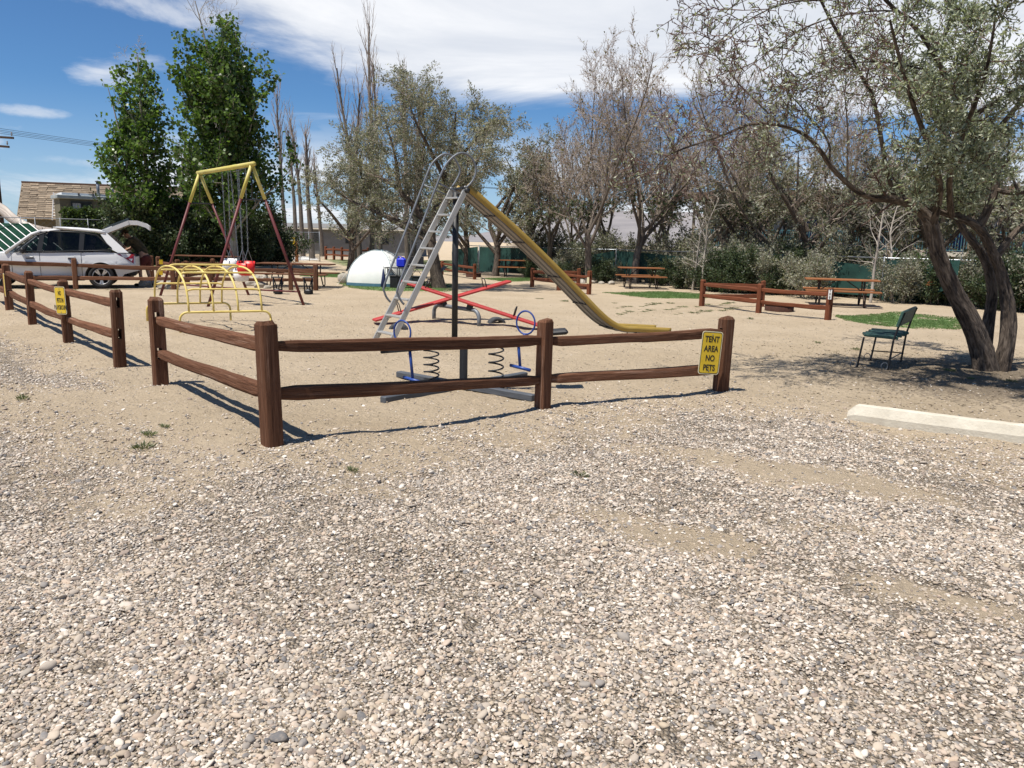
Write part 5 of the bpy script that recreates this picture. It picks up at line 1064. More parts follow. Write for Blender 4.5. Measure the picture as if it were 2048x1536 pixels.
def mansard():
    a, b = R(33, 440, 52.0), R(262, 430, 54.0); root = thing('shingled_building', 'building with a tall tan shingled mansard roof behind the hedge', 'building', (a[0], a[1], 0)); u = b-a; u[2] = 0; L_ = np.linalg.norm(u) + 4; u /= np.linalg.norm(u); nrm = np.array([u[1], -u[0], 0])
    zt, zb = R(40, 364, 52)[2], 2.35; dp = 9.0; back = -nrm*dp; up = np.array([0, 0, 1.]); A = np.array([a[0], a[1], 0])
    mb = MB(); mb.box(A + u*L_/2 + back/2 + up*1.15 - nrm*.5, (L_-.6, dp-1.2, 2.4), np.stack([u, -nrm, up], 1)); obj('wall', mb, M['khaki'], root)
    slope = .9; mb = MB(); f0 = [A + up*zb, A + u*L_ + up*zb, A + u*L_ + up*zb + back, A + up*zb + back]; f1 = [A + u*.25 - nrm*slope + up*zt, A + u*(L_-.25) - nrm*slope + up*zt, A + u*(L_-.25) + back + nrm*slope + up*zt, A + u*.25 + back + nrm*slope + up*zt]
    mb.add(f0 + f1, [(0, 1, 5, 4), (1, 2, 6, 5), (2, 3, 7, 6), (3, 0, 4, 7), (4, 5, 6, 7), (3, 2, 1, 0)]); ro = obj('roof', mb, M['shingle'], root)
    rows = 19; tot = []; rs = np.random.RandomState(6); sv = np.array([0, 0, zt-zb]) - nrm*slope; rowh = np.linalg.norm(sv)/rows; sdir = sv/np.linalg.norm(sv); onr = np.cross(u, sdir); onr = onr if onr@nrm > 0 else -onr
    sm = [None]*5
    for i in range(5):
        bmx = MB().box((0, 0, 0), (.50, .05, rowh*1.05), None); me_ = bpy.data.meshes.new('shingle'); V = np.array(bmx.v); V[V[:, 2] < 0, 1] *= 1 + rs.uniform(.3, 1.6); V[:, 0] *= rs.uniform(.97, 1.06); me_.from_pydata(V.tolist(), [], bmx.f); set_attr(me_, 'gr', V + i*2.3); me_.materials.append(M['shingle']); sm[i] = me_
    mx3 = Matrix(np.stack([u, onr, sdir], 1).tolist()); loc = Matrix.Translation(root.location); n_ = 0
    per = 15
    for r in range(rows):
        for c_ in range(per):
            o = bpy.data.objects.new('shingle', sm[rs.randint(5)]); C.objects.link(o); o.parent = ro
            pp = A + u*(.30 + .012*r + c_*.505 + (r % 3)*.05 + rs.normal(0, .012)) + up*zb + sv*(r+.5)/rows + onr*.035 - np.array(root.location)
            o.matrix_local = Matrix.Translation(Vector(pp)) @ mx3.to_4x4() @ Matrix.Rotation(rs.normal(0, .03), 4, 'Y'); n_ += 1
    obj('ridge_cap', MB().bar(f1[0] + up*.06, f1[1] + up*.06, .16, .12), M['motelroof'], root)
    lx = A + u*2.95*1.0 + nrm*.28
    lxp = R(112, 400, 51.5); la = R(111, 432, 51.4)
    root2 = thing('ladder', 'white ladder fixed to the shingled roof', 'ladder', (la[0], la[1], 2.3)); 
    pa_, pb_ = np.array([lxp[0]-.05, lxp[1]-.05, 2.3]) + nrm*.15, R(114, 385, 51.6)
    for sg in (-1, 1): obj('side_rail', MB().tube([pa_ + u*sg*.2, pb_ + u*sg*.2], .035, 6), M['whitep'], root2)
    for i in range(9): f = (i+.5)/9; obj('rung', MB().tube([pa_*(1-f) + pb_*f - u*.2, pa_*(1-f) + pb_*f + u*.2], .022, 5), M['whitep'], root2)
mansard()
def khaki():
    a, b = R(124, 460, 46.0), R(300, 465, 49.0); A = np.array([a[0], a[1], 0]); u = b-a; u[2] = 0; L_ = np.linalg.norm(u) + 3; u /= np.linalg.norm(u); nrm = np.array([u[1], -u[0], 0]); up = np.array([0, 0, 1.]); root = thing('khaki_building', 'low khaki stucco building with white coated roof and flues', 'building', A)
    zt = R(126, 393, 46)[2]; Mx = np.stack([u, -nrm, up], 1)
    obj('wall', MB().box(A + u*L_/2 - nrm*1 + up*(zt-.1)/2, (L_, 2, zt-.1), Mx), M['khaki'], root)
    obj('roof', MB().box(A + u*L_/2 - nrm*1 + up*(zt+.0), (L_+.3, 2.3, .22), Mx, .03), M['metalroof'], root)
    obj('roof_coating', MB().box(A + u*L_/2 - nrm*1.2 + up*(zt+.18), (L_-.4, 1.6, .16), Mx), M['roofw'], root)
    for px, py, ht in ((195, 364, .95), (224, 373, .75)):
        t_ = R(px, py, 47.5); q_ = np.array([t_[0], t_[1], zt+.1]); fl = obj('flue', MB().tube([q_, t_], .09, 10), M['galv'], root, True); obj('flue_cap', MB().lathe([(0, .10), (.15, .05), (.14, 0)], t_, 12), M['galv_d'], fl)
    for px0, px1, py0, py1, dr in ((143, 181, 405, 420, True), (246, 266, 410, 428, False)):
        p0 = R(px0, py1, 46.2 + (px0-124)/176*3); p1 = R(px1, py1, 46.2 + (px1-124)/176*3); h_ = (py1-py0)*46/F; s_ = (p0-A)@u; q_ = A + u*s_ + np.array([0, 0, p0[2]]); window(root, q_ + nrm*.003, u, np.linalg.norm((p1-p0)[:2]), max(h_, .4), nrm, True, dr)
    for i in range(7): s_ = 1.0 + i*.75; obj('roof_bracket', MB().box(A + u*s_ + nrm*.1 + up*(zt+.16), (.1, .1, .16), Mx), M['galv_d'], root)
khaki()
def grey_house():
    A = np.array([*R(560, 470, 75.0)[:2], 0]); root = thing('grey_house', 'long grey shingled house far behind the kennel', 'house', A); 
    zt, ze = R(600, 446, 78)[2], 2.3; L_ = 13.0; u = np.array([.995, -.1, 0]); v = np.array([.1, .995, 0]); up = np.array([0, 0, 1.])
    obj('wall', MB().box(A + u*L_/2 + v*3 + up*1.25, (L_, 6, 2.5), np.stack([u, v, up], 1)), M['greywall'], root)
    mb = MB(); P = [A - u*.4 - v*.5 + up*(ze+.1), A + u*(L_+.4) - v*.5 + up*(ze+.1), A + u*(L_+.4) + v*3 + up*zt, A - u*.4 + v*3 + up*zt, A - u*.4 + v*6.5 + up*(ze+.1), A + u*(L_+.4) + v*6.5 + up*(ze+.1)]
    mb.add(P, [(0, 1, 2, 3), (3, 2, 5, 4), (0, 3, 4), (1, 5, 2)]); obj('roof', mb, M['greyroof'], root)
    obj('gutter', MB().bar(A - u*.4 - v*.55 + up*(ze+.08), A + u*(L_+.4) - v*.55 + up*(ze+.08), .12, .12), M['conc'], root)
    for s_ in (3.0, 6.5, 9.5): window(root, A + u*s_ + up*1.1 - v*.003, u, 1.1, .9, -v, True, False)
grey_house()
def motel():
    a, b = np.array([*R(1385, 480, 52.0)[:2], 0]), np.array([*R(2130, 500, 40.0)[:2], 0]); u = b-a; L_ = np.linalg.norm(u); u /= L_; nrm = np.array([u[1], -u[0], 0]); up = np.array([0, 0, 1.]); Mx = np.stack([u, -nrm, up], 1); root = thing('motel', 'two storey tan motel with teal balcony railing behind the trees', 'building', a)
    fl = 1.45; obj('wall', MB().box(a + u*L_/2 - nrm*5.6 + up*2.3, (L_, 8, 4.6), Mx), M['motel'], root)
    obj('balcony_slab', MB().box(a + u*L_/2 - nrm*.85 + up*fl, (L_, 1.7, .26), Mx), M['conc'], root)
    obj('roof', MB().box(a + u*L_/2 - nrm*4.6 + up*4.75, (L_+1, 10.6, .5), Mx, .04), M['motelroof'], root)
    obj('under_wall', MB().box(a + u*L_/2 - nrm*1.2 + up*.65, (L_, .2, 1.34), Mx), M['motel'], root)
    rl = obj('top_rail', MB().bar(a + up*(fl+1.2), a + u*L_ + up*(fl+1.2), .06, .06), M['teal'], root); obj('bottom_rail', MB().bar(a + up*(fl+.2), a + u*L_ + up*(fl+.2), .05, .05), M['teal'], root)
    me_ = None; nb = int(L_/.135)
    mbb = MB().box((0, 0, 0), (.035, .035, .98)); me_ = bpy.data.meshes.new('baluster'); me_.from_pydata(mbb.v, [], mbb.f); set_attr(me_, 'gr', mbb.a); me_.materials.append(M['teal'])
    far_ = MB()
    for i in range(nb):
        p_ = a + u*(i+.5)*.135 + up*(fl+.7)
        if i >= nb-285: o = bpy.data.objects.new('baluster', me_); C.objects.link(o); o.parent = rl; o.matrix_local = Matrix.Translation(Vector(p_ - a)) @ Matrix(Mx.tolist()).to_4x4()
        else: far_.box(p_, (.035, .035, .98), Mx)
    if far_.v: o = obj('far_balusters', far_, M['teal'], rl); o['kind'] = 'stuff'
    for i in range(int(L_/4)+1): obj('column', MB().bar(a + u*i*4.0 + nrm*.0 + up*.0, a + u*i*4.0 + up*4.5, .16, .16), M['motel'], root)
    for i in range(int(L_/4)):
        w0 = a + u*(i*4.0+.7) - nrm*1.597 + up*(fl+1.0); window(root, w0, u, 1.5, 1.15, nrm, True, True)
        dr = obj('door', MB().box(a + u*(i*4+3.0) - nrm*1.57 + up*(fl+1.15), (.95, .06, 2.05), Mx), M['bluedoor'], root); obj('handle', MB().box(a + u*(i*4+3.35) - nrm*1.51 + up*(fl+1.1), (.05, .06, .12), Mx), M['galv'], dr)
motel()

# ------------------------------------------------------------------ screened chain-link fence at the back
def link_mesh(mb, a, b, z0, z1, pitch, r=.003):
    a, b = np.array(a, float), np.array(b, float); u = b-a; L_ = np.linalg.norm(u); u /= L_; h_ = z1-z0; up = np.array([0, 0, 1.])
    for sg in (1, -1):
        s_ = -h_
        while s_ < L_ + h_:
            x0, x1 = s_, s_ + h_*sg; p0, p1 = (x0, z0), (x1, z1)
            lo, hi = min(x0, x1), max(x0, x1)
            if hi > 0 and lo < L_:
                t0 = 0.0; t1 = 1.0
                if sg > 0: t0 = max(0, -x0/h_); t1 = min(1, (L_-x0)/h_)
                else: t0 = max(0, (x0-L_)/h_); t1 = min(1, x0/h_)
                if t1 > t0: mb.tube([a + u*(x0+sg*h_*t0) + up*(z0+h_*t0), a + u*(x0+sg*h_*t1) + up*(z0+h_*t1)], r, 3, cap=False)
            s_ += pitch
    return mb
BF = [np.array([*G(x, y)[:2], 0]) for x, y in [(905, 543), (958, 547), (1100, 556), (1230, 561), (1390, 574), (1560, 585), (1760, 601), (1960, 612)]]
BF.append(BF[-1] + np.array([4.5, -2.6, 0]))
root = thing('screened_fence', 'chain link fence hung with dark green privacy mesh', 'fence', BF[0]); rs = np.random.RandomState(12); tops = 1.35
for i in range(len(BF)-1):
    a, b = BF[i], BF[i+1]; u = b-a; L_ = np.linalg.norm(u); u /= L_; nr = np.array([u[1], -u[0], 0]); k_ = max(1, int(L_/2.6))
    for j in range(k_): obj('post', MB().tube([a + u*L_*j/k_ - (0, 0, .1), a + u*L_*j/k_ + (0, 0, tops+.05)], .03, 8), M['galv_d'], root, True)
    obj('top_rail', MB().tube([a + (0, 0, tops), b + (0, 0, tops)], .02, 6), M['galv'], root)
    for j in range(k_):
        p0, p1 = a + u*L_*j/k_ + nr*.05, a + u*L_*(j+1)/k_ + nr*.05; ns = 14; nz_ = 7; drop = rs.uniform(0, .25) if rs.rand() < .5 else 0; bot = rs.uniform(.02, .18)
        if i == 2 and j == 0: drop = .62
        Gd = np.array([[p0*(1-f) + p1*f + nr*(.05*math.sin(f*9+j) + .03*rs.normal()*.5) + np.array([0, 0, bot + (tops-.04-bot)*g - drop*g*(f if (i+j) % 2 else 1-f)]) for f in np.linspace(.015, .985, ns)] for g in np.linspace(0, 1, nz_)])
        mb = MB(); mb.sheet(Gd); obj('mesh_screen', mb, M['screen'], root, True)
    if i in (1, 2, 3):
        o = obj('chain_link', link_mesh(MB(), a, b, .05, tops, .16, .004), M['link'], root); o['kind'] = 'stuff'
# loose tarp corner hanging by the right hand tree
pa_, pb_ = R(1812, 596, 24.5), R(1905, 574, 22.5); pc_, pd_ = R(1922, 520, 22.5), R(1850, 522, 24.5)
Gd = np.array([[(pa_*(1-f) + pb_*f)*(1-g) + (pd_*(1-f) + pc_*f)*g + np.array([0, -.08*math.sin(7*f+3*g), -.10*math.sin(f*3.14)*(1-g)]) for f in np.linspace(0, 1, 16)] for g in np.linspace(0, 1, 10)])
mb = MB(); mb.sheet(Gd); rt = thing('hanging_tarp', 'sagging dark green tarp with a torn patch behind the leaning trunk', 'tarp', pa_*(1, 1, 0)); obj('cloth', mb, M['screen'], rt, True)
cpt = R(1858, 566, 23.3) + np.array([0, -.1, 0]); obj('torn_patch', MB().prism([(-.16, -.06), (.12, -.08), (.17, .05), (-.02, .1)], cpt, np.stack([(1, 0, 0), (0, 0, 1), (0, -1, 0)], 1), .01), M['wood2'], rt)
for q_ in (pc_, pd_): obj('cord', MB().tube([q_, q_ + np.array([.15, .2, .5])], .006, 4), M['galv_d'], rt)

# ------------------------------------------------------------------ kennel and yard fence
def frame_fence(label, name, pts, h_, pitch, mesh=True, extra=None, hs=None):
    root = thing(name, label, 'fence', pts[0])
    for i, p_ in enumerate(pts): obj('post', MB().tube([p_ - (0, 0, .1), p_ + (0, 0, (hs[i] if hs else h_)+.05)], .026, 8), M['galv_d'], root, True)
    for a, b in zip(pts[:-1], pts[1:]):
        obj('top_rail', MB().tube([a + (0, 0, h_), b + (0, 0, h_)], .022, 6), M['galv_d'], root)
        if mesh: o = obj('chain_link', link_mesh(MB(), a, b, .05, h_-.03, pitch, .005), M['link'], root); o['kind'] = 'stuff'
    return root
kq = lambda px, py: np.array([*G(px, py)[:2], 0.0])
k0, k1, k2 = kq(640, 524), kq(619, 521.5), kq(600, 520.5); k3, k4 = kq(582, 519.5), kq(568, 518.5)
frame_fence('tall chain link kennel enclosure beyond the picnic tables', 'kennel', [k0, k1, k2, k3, k4, kq(547, 518.5), kq(500, 517)], 1.9, .22)
sign('narrow yellow notice hung on the kennel mesh', R(586, 486, k3[1]-1.0), (-.2, -1, 0), .38, .75, None, .05, 0, edge=M['sign'])
wp = thing('wooden_post', 'pale wooden post standing before the kennel', 'post', kq(594, 524)); obj('shaft', post_mb(wp.location, np.array(wp.location) + np.array([0, 0, 1.35]), (1, 0), .2), M['wood2'], wp); obj('cap', MB().box((0, 0, 1.37), (.24, .24, .05), None, .01), M['strawdust'], wp, here=True)
y0 = [np.array([*R(px, 500, yy)[:2], 0.0]) for px, yy in [(-60, 40), (47, 41), (75, 41), (125, 41.5), (180, 42), (250, 43), (330, 44), (420, 45), (548, 47)]]
frame_fence('low chain link yard fence running behind the silver car', 'yard_fence', y0, 2.25, .3, True)
# pool slide
P = [R(-30, 404, 44), R(0, 420, 43.6), R(14, 433, 43.3), R(30, 445, 43.0), R(50, 456, 42.8), R(75, 463, 42.6), R(95, 466, 42.4)]; P = smooth(P, 5); rt = thing('pool_slide', 'beige curved fibreglass pool slide behind the yard fence', 'pool slide', (P[0][0], P[0][1], 0))
sec = [(-.5, .38), (-.42, .05), (-.2, -.1), (.2, -.1), (.42, .05), (.5, .38), (.56, .38), (.48, -.02), (.24, -.18), (-.24, -.18), (-.48, -.02), (-.56, .38)]
Gd = np.array([[p_ + np.array([0, a*.8, b*.75]) for a, b in sec] for p_ in P]); mb = MB(); mb.sheet(Gd, True); obj('trough', mb, M['poolslide'], rt, True)
for i in (2, 12, 22): q_ = P[i]; obj('support', MB().tube([(q_[0], q_[1], 0), q_ - (0, 0, .1)], .06, 8), M['galv_d'], rt, True)
# green sloping panel with white battens
rt = thing('green_sloped_cover', 'dark green sloping cover with white diagonal battens behind the car', 'cover', (R(30, 470, 40)[0], 40, 0)); a, b, c, d = R(-60, 445, 41), R(58, 447, 41), R(150, 520, 39), R(-60, 520, 39)
for q_ in (c, d): q_[2] = max(q_[2], .05)
mb = MB(); nrm = np.cross(b-a, d-a); nrm /= np.linalg.norm(nrm); nrm = nrm if nrm[1] < 0 else -nrm; mb.add([a, b, c, d] + [q_ - nrm*.08 for q_ in (a, b, c, d)], [(0, 1, 2, 3), (7, 6, 5, 4), (0, 4, 5, 1), (1, 5, 6, 2), (2, 6, 7, 3), (3, 7, 4, 0)]); obj('cover_panel', mb, M['greenp'], rt)
for i in range(7):
    f = i/6; p0 = a*(1-f) + b*f + nrm*.03; p1 = p0 + (c-b)*1.0
    if (p1[2] < .1): p1[2] = .1
    obj('batten', MB().bar(p0, p1, .035, .03, up=nrm), M['whitep'], rt)
# utility pole and wires
pp = R(2, 440, 46); rt = thing('utility_pole', 'dark wooden utility pole with two crossarms', 'utility pole', (pp[0]+.0, pp[1], 0)); px_, py_ = pp[0]+.0, pp[1]; ztop = R(3, 262, 46)[2]
obj('shaft', MB().tube([(px_, py_, -.2), (px_, py_, ztop)], [.17, .12], 10), M['pole'], rt, True)
for row, hl in ((274, 1.25), (292, .95)):
    z = R(3, row, 46)[2]; ca = obj('crossarm', MB().bar((px_-hl, py_-.1, z+.05), (px_+hl, py_-.1, z-.05), .1, .12, .01), M['pole'], rt)
    for x in (-hl+.1, -.35, .35, hl-.1): obj('insulator', MB().lathe([(0, .22), (.05, .2), (.035, .12), (.055, .08), (.03, 0)], (px_+x, py_-.1, z+.06), 8), M['insul'], ca, True)
obj('transformer_bracket', MB().box((px_+.2, py_-.15, ztop-1.4), (.25, .2, .6), None, .03), M['galv_d'], rt)
for i, x in enumerate((-1.15, -.35, .35, 1.15)):
    z = ztop-.05; e = np.array([px_+60+x, py_+70, z+2.5]); s_ = np.array([px_+x, py_-.1, z+.1]); tt = np.linspace(-.35, 1, 40)[:, None]; pts = s_ + (e-s_)*tt - np.array([0, 0, 1.])*4*tt*(1-tt)*1.6
    o = obj('power_line', MB().tube(pts, .010, 4), M['blackp'], None); tag(o, 'thin power line strung from the wooden utility pole', 'wire', 'power lines')

# ------------------------------------------------------------------ far mesa
mb = MB(); xs_ = np.linspace(-900, 1500, 90); Gd = []
for f, yy in ((0, 900), (.35, 980), (.8, 1050), (1, 1080), (1, 1400)):
    Gd.append([[x, yy + 30*math.sin(x*.013), f*(30 + 14*np.interp(x, [-900, -100, 60, 500, 1500], [.2, .2, 1.0, 1.6, 2.0]) + 3*math.sin(x*.021) + 1.5*math.sin(x*.09))*np.interp(x, [-900, -60, 60, 1500], [.2, .25, 1, 1.2])] for x in xs_])
mb.sheet(np.array(Gd)); o = obj('hills', mb, M['hill'], None, True); tag(o, kind='structure')
# ------------------------------------------------------------------ trees
def nrmz(v): return v/(np.linalg.norm(v) + 1e-12)
def grow(rs, p, d, L_, r, lv, S, out):
    m_ = max(3, int(L_/S['seg'][lv])+1); P = [np.array(p, float)]; d = nrmz(np.array(d, float)); st = L_/(m_-1)
    for i in range(m_-1):
        d = nrmz(d + rs.normal(0, S['wig'][lv], 3) + np.array([0, 0, S['trop'][lv]])*st); P.append(P[-1] + d*st)
    P = np.array(P); rad = r*(1 - (1-S['tip'][lv])*np.linspace(0, 1, m_)**S.get('tp', 1.0)); out.append((P, rad, lv))
    branch(rs, P, rad, lv, L_, S, out)
def branch(rs, P, rad, lv, L_, S, out, t0=None, n_=None):
    if lv+1 >= len(S['seg']): return
    k_ = S['n'][lv] if n_ is None else n_; k_ = max(1, int(round(k_*rs.uniform(.8, 1.2)))); az = rs.uniform(0, 6.28); t0 = S['t0'][lv] if t0 is None else t0; m_ = len(P)
    for i in range(k_):
        t_ = t0 + (1-t0)*(i + rs.uniform(.1, .9))/k_; x = t_*(m_-1); j = min(int(x), m_-2); q_ = P[j] + (P[j+1]-P[j])*(x-j); dd = nrmz(P[j+1]-P[j]); az += 2.4 + rs.normal(0, .5)
        a = nrmz(np.cross(dd, (0.3, .2, 1)) if abs(dd[2]) < .95 else np.cross(dd, (1, 0, 0))); b = np.cross(dd, a); an = S['ang'][lv]*rs.uniform(.7, 1.3)
        nd = dd*math.cos(an) + (a*math.cos(az) + b*math.sin(az))*math.sin(an)
        grow(rs, q_, nd, L_*S['lr'][lv]*rs.uniform(.6, 1.15)*(1 - S['lt'][lv]*t_), max(rad[j]*S['rr'][lv], S['rmin']), lv+1, S, out)
def branches_mesh(name, br, m, parent, sides, rough=0):
    VV, QQ, AA, off = [], [], [], 0; rs = np.random.RandomState(1)
    for P, rad, lv in br:
        n_ = sides[lv]; m_ = len(P); T = np.gradient(P, axis=0); T /= np.linalg.norm(T, axis=1)[:, None] + 1e-12
        mean = nrmz(P[-1]-P[0]); ref = np.eye(3)[int(np.argmin(abs(mean)))]; U = np.cross(T, ref); U /= np.linalg.norm(U, axis=1)[:, None] + 1e-9; W = np.cross(T, U); th = np.arange(n_)*2*math.pi/n_
        Ls = np.concatenate([[0], np.cumsum(np.linalg.norm(np.diff(P, axis=0), axis=1))]); rr = np.repeat(rad[:, None], n_, 1)
        if rough and lv == 0: rr = rr*(1 + rough*np.sin(th[None]*5 + Ls[:, None]*2.2) + rough*.8*np.sin(th[None]*9 - Ls[:, None]*3.1 + 1) + rs.normal(0, rough*.5, rr.shape))
        V = P[:, None] + rr[..., None]*(np.cos(th)[None, :, None]*U[:, None] + np.sin(th)[None, :, None]*W[:, None])
        A = np.stack([np.repeat(Ls[:, None] + rs.uniform(0, 9), n_, 1), np.cos(th)[None]*rr, np.sin(th)[None]*rr], -1)
        i0 = off + (np.arange(m_-1)[:, None]*n_ + np.arange(n_)[None]); i1 = off + (np.arange(m_-1)[:, None]*n_ + (np.arange(n_)[None]+1) % n_)
        QQ.append(np.stack([i0, i1, i1+n_, i0+n_], -1).reshape(-1, 4)); VV.append(V.reshape(-1, 3)); AA.append(A.reshape(-1, 3)); off += m_*n_
    return np_mesh(name, np.concatenate(VV), np.concatenate(QQ), m, parent, [('gr', np.concatenate(AA), 'FLOAT_VECTOR')], True)
def leaf_arrays(rs, br, lvs, per_m, L_, W_, spread, droop=.0, end=.0, keep=None, up=.25):
    C_, U_ = [], []
    for P, rad, lv in br:
        if lv not in lvs: continue
        ln = np.linalg.norm(P[-1]-P[0]); k_ = rs.poisson(per_m*ln)
        if k_ == 0: continue
        x = (end + (1-end)*rs.uniform(0, 1, k_))*(len(P)-1); j = np.minimum(x.astype(int), len(P)-2); q_ = P[j] + (P[j+1]-P[j])*(x-j)[:, None]; dd = nrmz(P[-1]-P[0])
        C_.append(q_ + rs.normal(0, spread, (k_, 3))); U_.append(dd*.6 + rs.normal(0, .7, (k_, 3)) + np.array([0, 0, up-droop]))
    C_, U_ = np.concatenate(C_), np.concatenate(U_)
    if keep is not None: kk = keep(C_); C_, U_ = C_[kk], U_[kk]
    return C_, U_/np.linalg.norm(U_, axis=1)[:, None]
def leaves_mesh(name, rs, C_, U_, L_, W_, m, parent, hue=None):
    k_ = len(C_); r = rs.normal(0, 1, (k_, 3)); Wd = np.cross(U_, r); Wd /= np.linalg.norm(Wd, axis=1)[:, None]; s = rs.uniform(.65, 1.3, (k_, 1)); l = U_*L_*s; w_ = Wd*W_*s/2; Nn_ = np.cross(U_, Wd)*L_*.10*s
    V = np.stack([C_, C_ + l*.5 + w_ + Nn_, C_ + l, C_ + l*.5 - w_ + Nn_], 1).reshape(-1, 3)
    lc = rs.uniform(0, 1, k_)**1.15 if hue is None else hue
    return np_mesh(name, V, np.arange(len(V)).reshape(-1, 4), m, parent, [('lc', np.repeat(lc, 4), 'FLOAT')])
def shift(br, o): return [(P - o, r, l) for P, r, l in br]

# --- leafy cottonwoods on the left
def cottonwood(label, px, Y, hgt, wid, seed, fork=0, lean=0.0, base_row=None, bare_top=0.0, low=.12, env=None):
    rs = np.random.RandomState(seed); b = R(px, 500, Y); b = np.array([b[0], b[1], 0]); root = thing('cottonwood_tree', label, 'tree', b)
    S = dict(seg=[.6, .4, .3, .25], wig=[.035, .10, .14, .2], trop=[.05, .22, .12, -.05], tip=[.12, .15, .3, .4], n=[int(22*hgt/10), 8, 5], t0=[low, .15, .2], ang=[.80, .65, .7], lr=[wid/hgt*.72, .42, .5], lt=[.62, .4, .3], rr=[.5, .5, .5], rmin=.008)
    br = []; stems = [(0, 0)] + [((rs.uniform(-.35, .35)), rs.uniform(-.3, .3)) for _ in range(fork)]
    for i, (sx, sy) in enumerate(stems): grow(rs, (sx*.5, sy*.5, -.1), (lean + sx*.55, sy*.5, 1), hgt*(.96 if i == 0 else rs.uniform(.66, .88)), .17 if i == 0 else .12, 0, S, br)
    def inside(c, soft=.25):
        if env is None: return np.ones(len(c), bool)
        E = np.array([(R(xl, row, Y)[2], R(xl, row, Y)[0]-b[0], R(xr_, row, Y)[0]-b[0]) for row, xl, xr_ in env])[::-1]
        lo, hi = np.interp(c[:, 2], E[:, 0], E[:, 1]), np.interp(c[:, 2], E[:, 0], E[:, 2]); wv = .28*np.sin(c[:, 2]*3.3 + b[0]) + .18*np.sin(c[:, 2]*7.1) + rs.normal(0, soft*.5, len(c))
        dep = .62*(hi-lo); return (c[:, 0] > lo + wv) & (c[:, 0] < hi - wv) & (abs(c[:, 1]) < dep) & (c[:, 2] < E[-1, 0] + rs.normal(0, .2, len(c)))
    ztop = R(0, env[0][0] + 40, Y)[2]; br = [q_ for q_ in br if q_[2] == 0 or inside(q_[0][-1:], .1)[0] or (q_[0][0][2] > ztop and abs(q_[0][-1][0]) < 1.6)]
    branches_mesh('trunk', [q_ for q_ in br if q_[2] <= 1], M['bark_pale'], root, [9, 5, 4, 3]); branches_mesh('branches', [q_ for q_ in br if q_[2] > 1], M['twig_pale'], root, [8, 5, 3, 3])
    C_, U_ = leaf_arrays(rs, br, (2, 3), 19, .15, .13, .13, droop=.5, keep=lambda c: (rs.uniform(0, 1, len(c)) < np.clip((hgt*(1-bare_top) - c[:, 2])/1.2, .06, 1)) & inside(c))
    leaves_mesh('crown', rs, C_, U_, .185, .165, M['l_cot'], root); return len(C_)
print('cot', cottonwood('narrow dark green leafy cottonwood nearest the shingled building', 300, 40, 10.6, 5.6, 21, fork=1, lean=.0, env=[(80, 284, 300), (110, 268, 308), (150, 240, 312), (190, 238, 338), (230, 240, 348), (270, 222, 346), (330, 218, 348), (390, 222, 350), (440, 240, 352), (520, 250, 352)]),
      cottonwood('broad dark green leafy cottonwood with bare pale twigs on top', 470, 38, 13.0, 8.0, 22, fork=2, lean=.0, bare_top=.0, env=[(22, 458, 470), (55, 450, 556), (80, 352, 566), (120, 342, 566), (165, 346, 578), (200, 372, 582), (250, 372, 590), (300, 384, 588), (350, 376, 596), (400, 366, 585), (450, 380, 560), (520, 400, 540)]),
      cottonwood('slim leafy cottonwood squeezed between the two larger ones', 386, 42, 6.6, 3.0, 23, fork=1, lean=-.01, env=[(262, 372, 384), (300, 362, 400), (350, 352, 420), (450, 350, 430), (520, 350, 430)]))
# --- pale poplar poles, mostly bare
def poplar(label, px, Y, hgt, seed, wid=.8, r=.15, group=None, leaf=0, n1=26, mt='bark_grey', t0=.35, tw='twig'):
    rs = np.random.RandomState(seed); b = R(px, 500, Y); b = np.array([b[0], b[1], 0]); root = thing('poplar_tree', label, 'tree', b, 0, group)
    S = dict(seg=[.8, .4, .3], wig=[.02, .05, .10], trop=[.05, .8, .5], tip=[.25, .2, .4], n=[n1, 6], t0=[t0, .2], ang=[.42, .4], lr=[.24, .4], lt=[.35, .3], rr=[.42, .5], rmin=.012); br = []
    grow(rs, (0, 0, -.1), (rs.normal(0, .02), 0, 1), hgt, r, 0, S, br)
    branches_mesh('trunk', [q_ for q_ in br if q_[2] == 0], M[mt], root, [8, 4, 3]); branches_mesh('branches', [q_ for q_ in br if q_[2] > 0], M[tw], root, [8, 4, 3])
    if leaf: C_, U_ = leaf_arrays(rs, br, (1, 2), leaf, .1, .06, .08); leaves_mesh('crown', rs, C_, U_, .13, .10, M['l_mid'], root)
for i, (px, Y, h_, r) in enumerate([(574, 62, 12.5, .2), (592, 60, 9.5, .2), (606, 64, 11.0, .22), (624, 58, 9.0, .24), (645, 66, 8.0, .2)]):
    poplar(['thin tall bare poplar trunk nearest the leafy cottonwood', 'grey bare poplar trunk with short side shoots behind the kennel', 'slender bare poplar behind the middle of the kennel', 'thick topped bare poplar trunk beside the kennel corner', 'short pale bare poplar just right of the kennel corner post'][i], px, Y, h_, 60+i, r=r, n1=20, t0=.55, group='bare poplar trunks behind the kennel')
for i, (px, Y, h_) in enumerate([(742, 50, 14.6), (720, 52, 12.4), (708, 49, 10.4), (760, 53, 12.8), (815, 50, 11.6), (826, 52, 10.6)]):
    poplar('bare upright poplar rising behind the grey green olive tree', px, Y, h_, 80+i, r=.19, n1=34, t0=.2, group='bare poplars behind the olive tree', tw='twig')
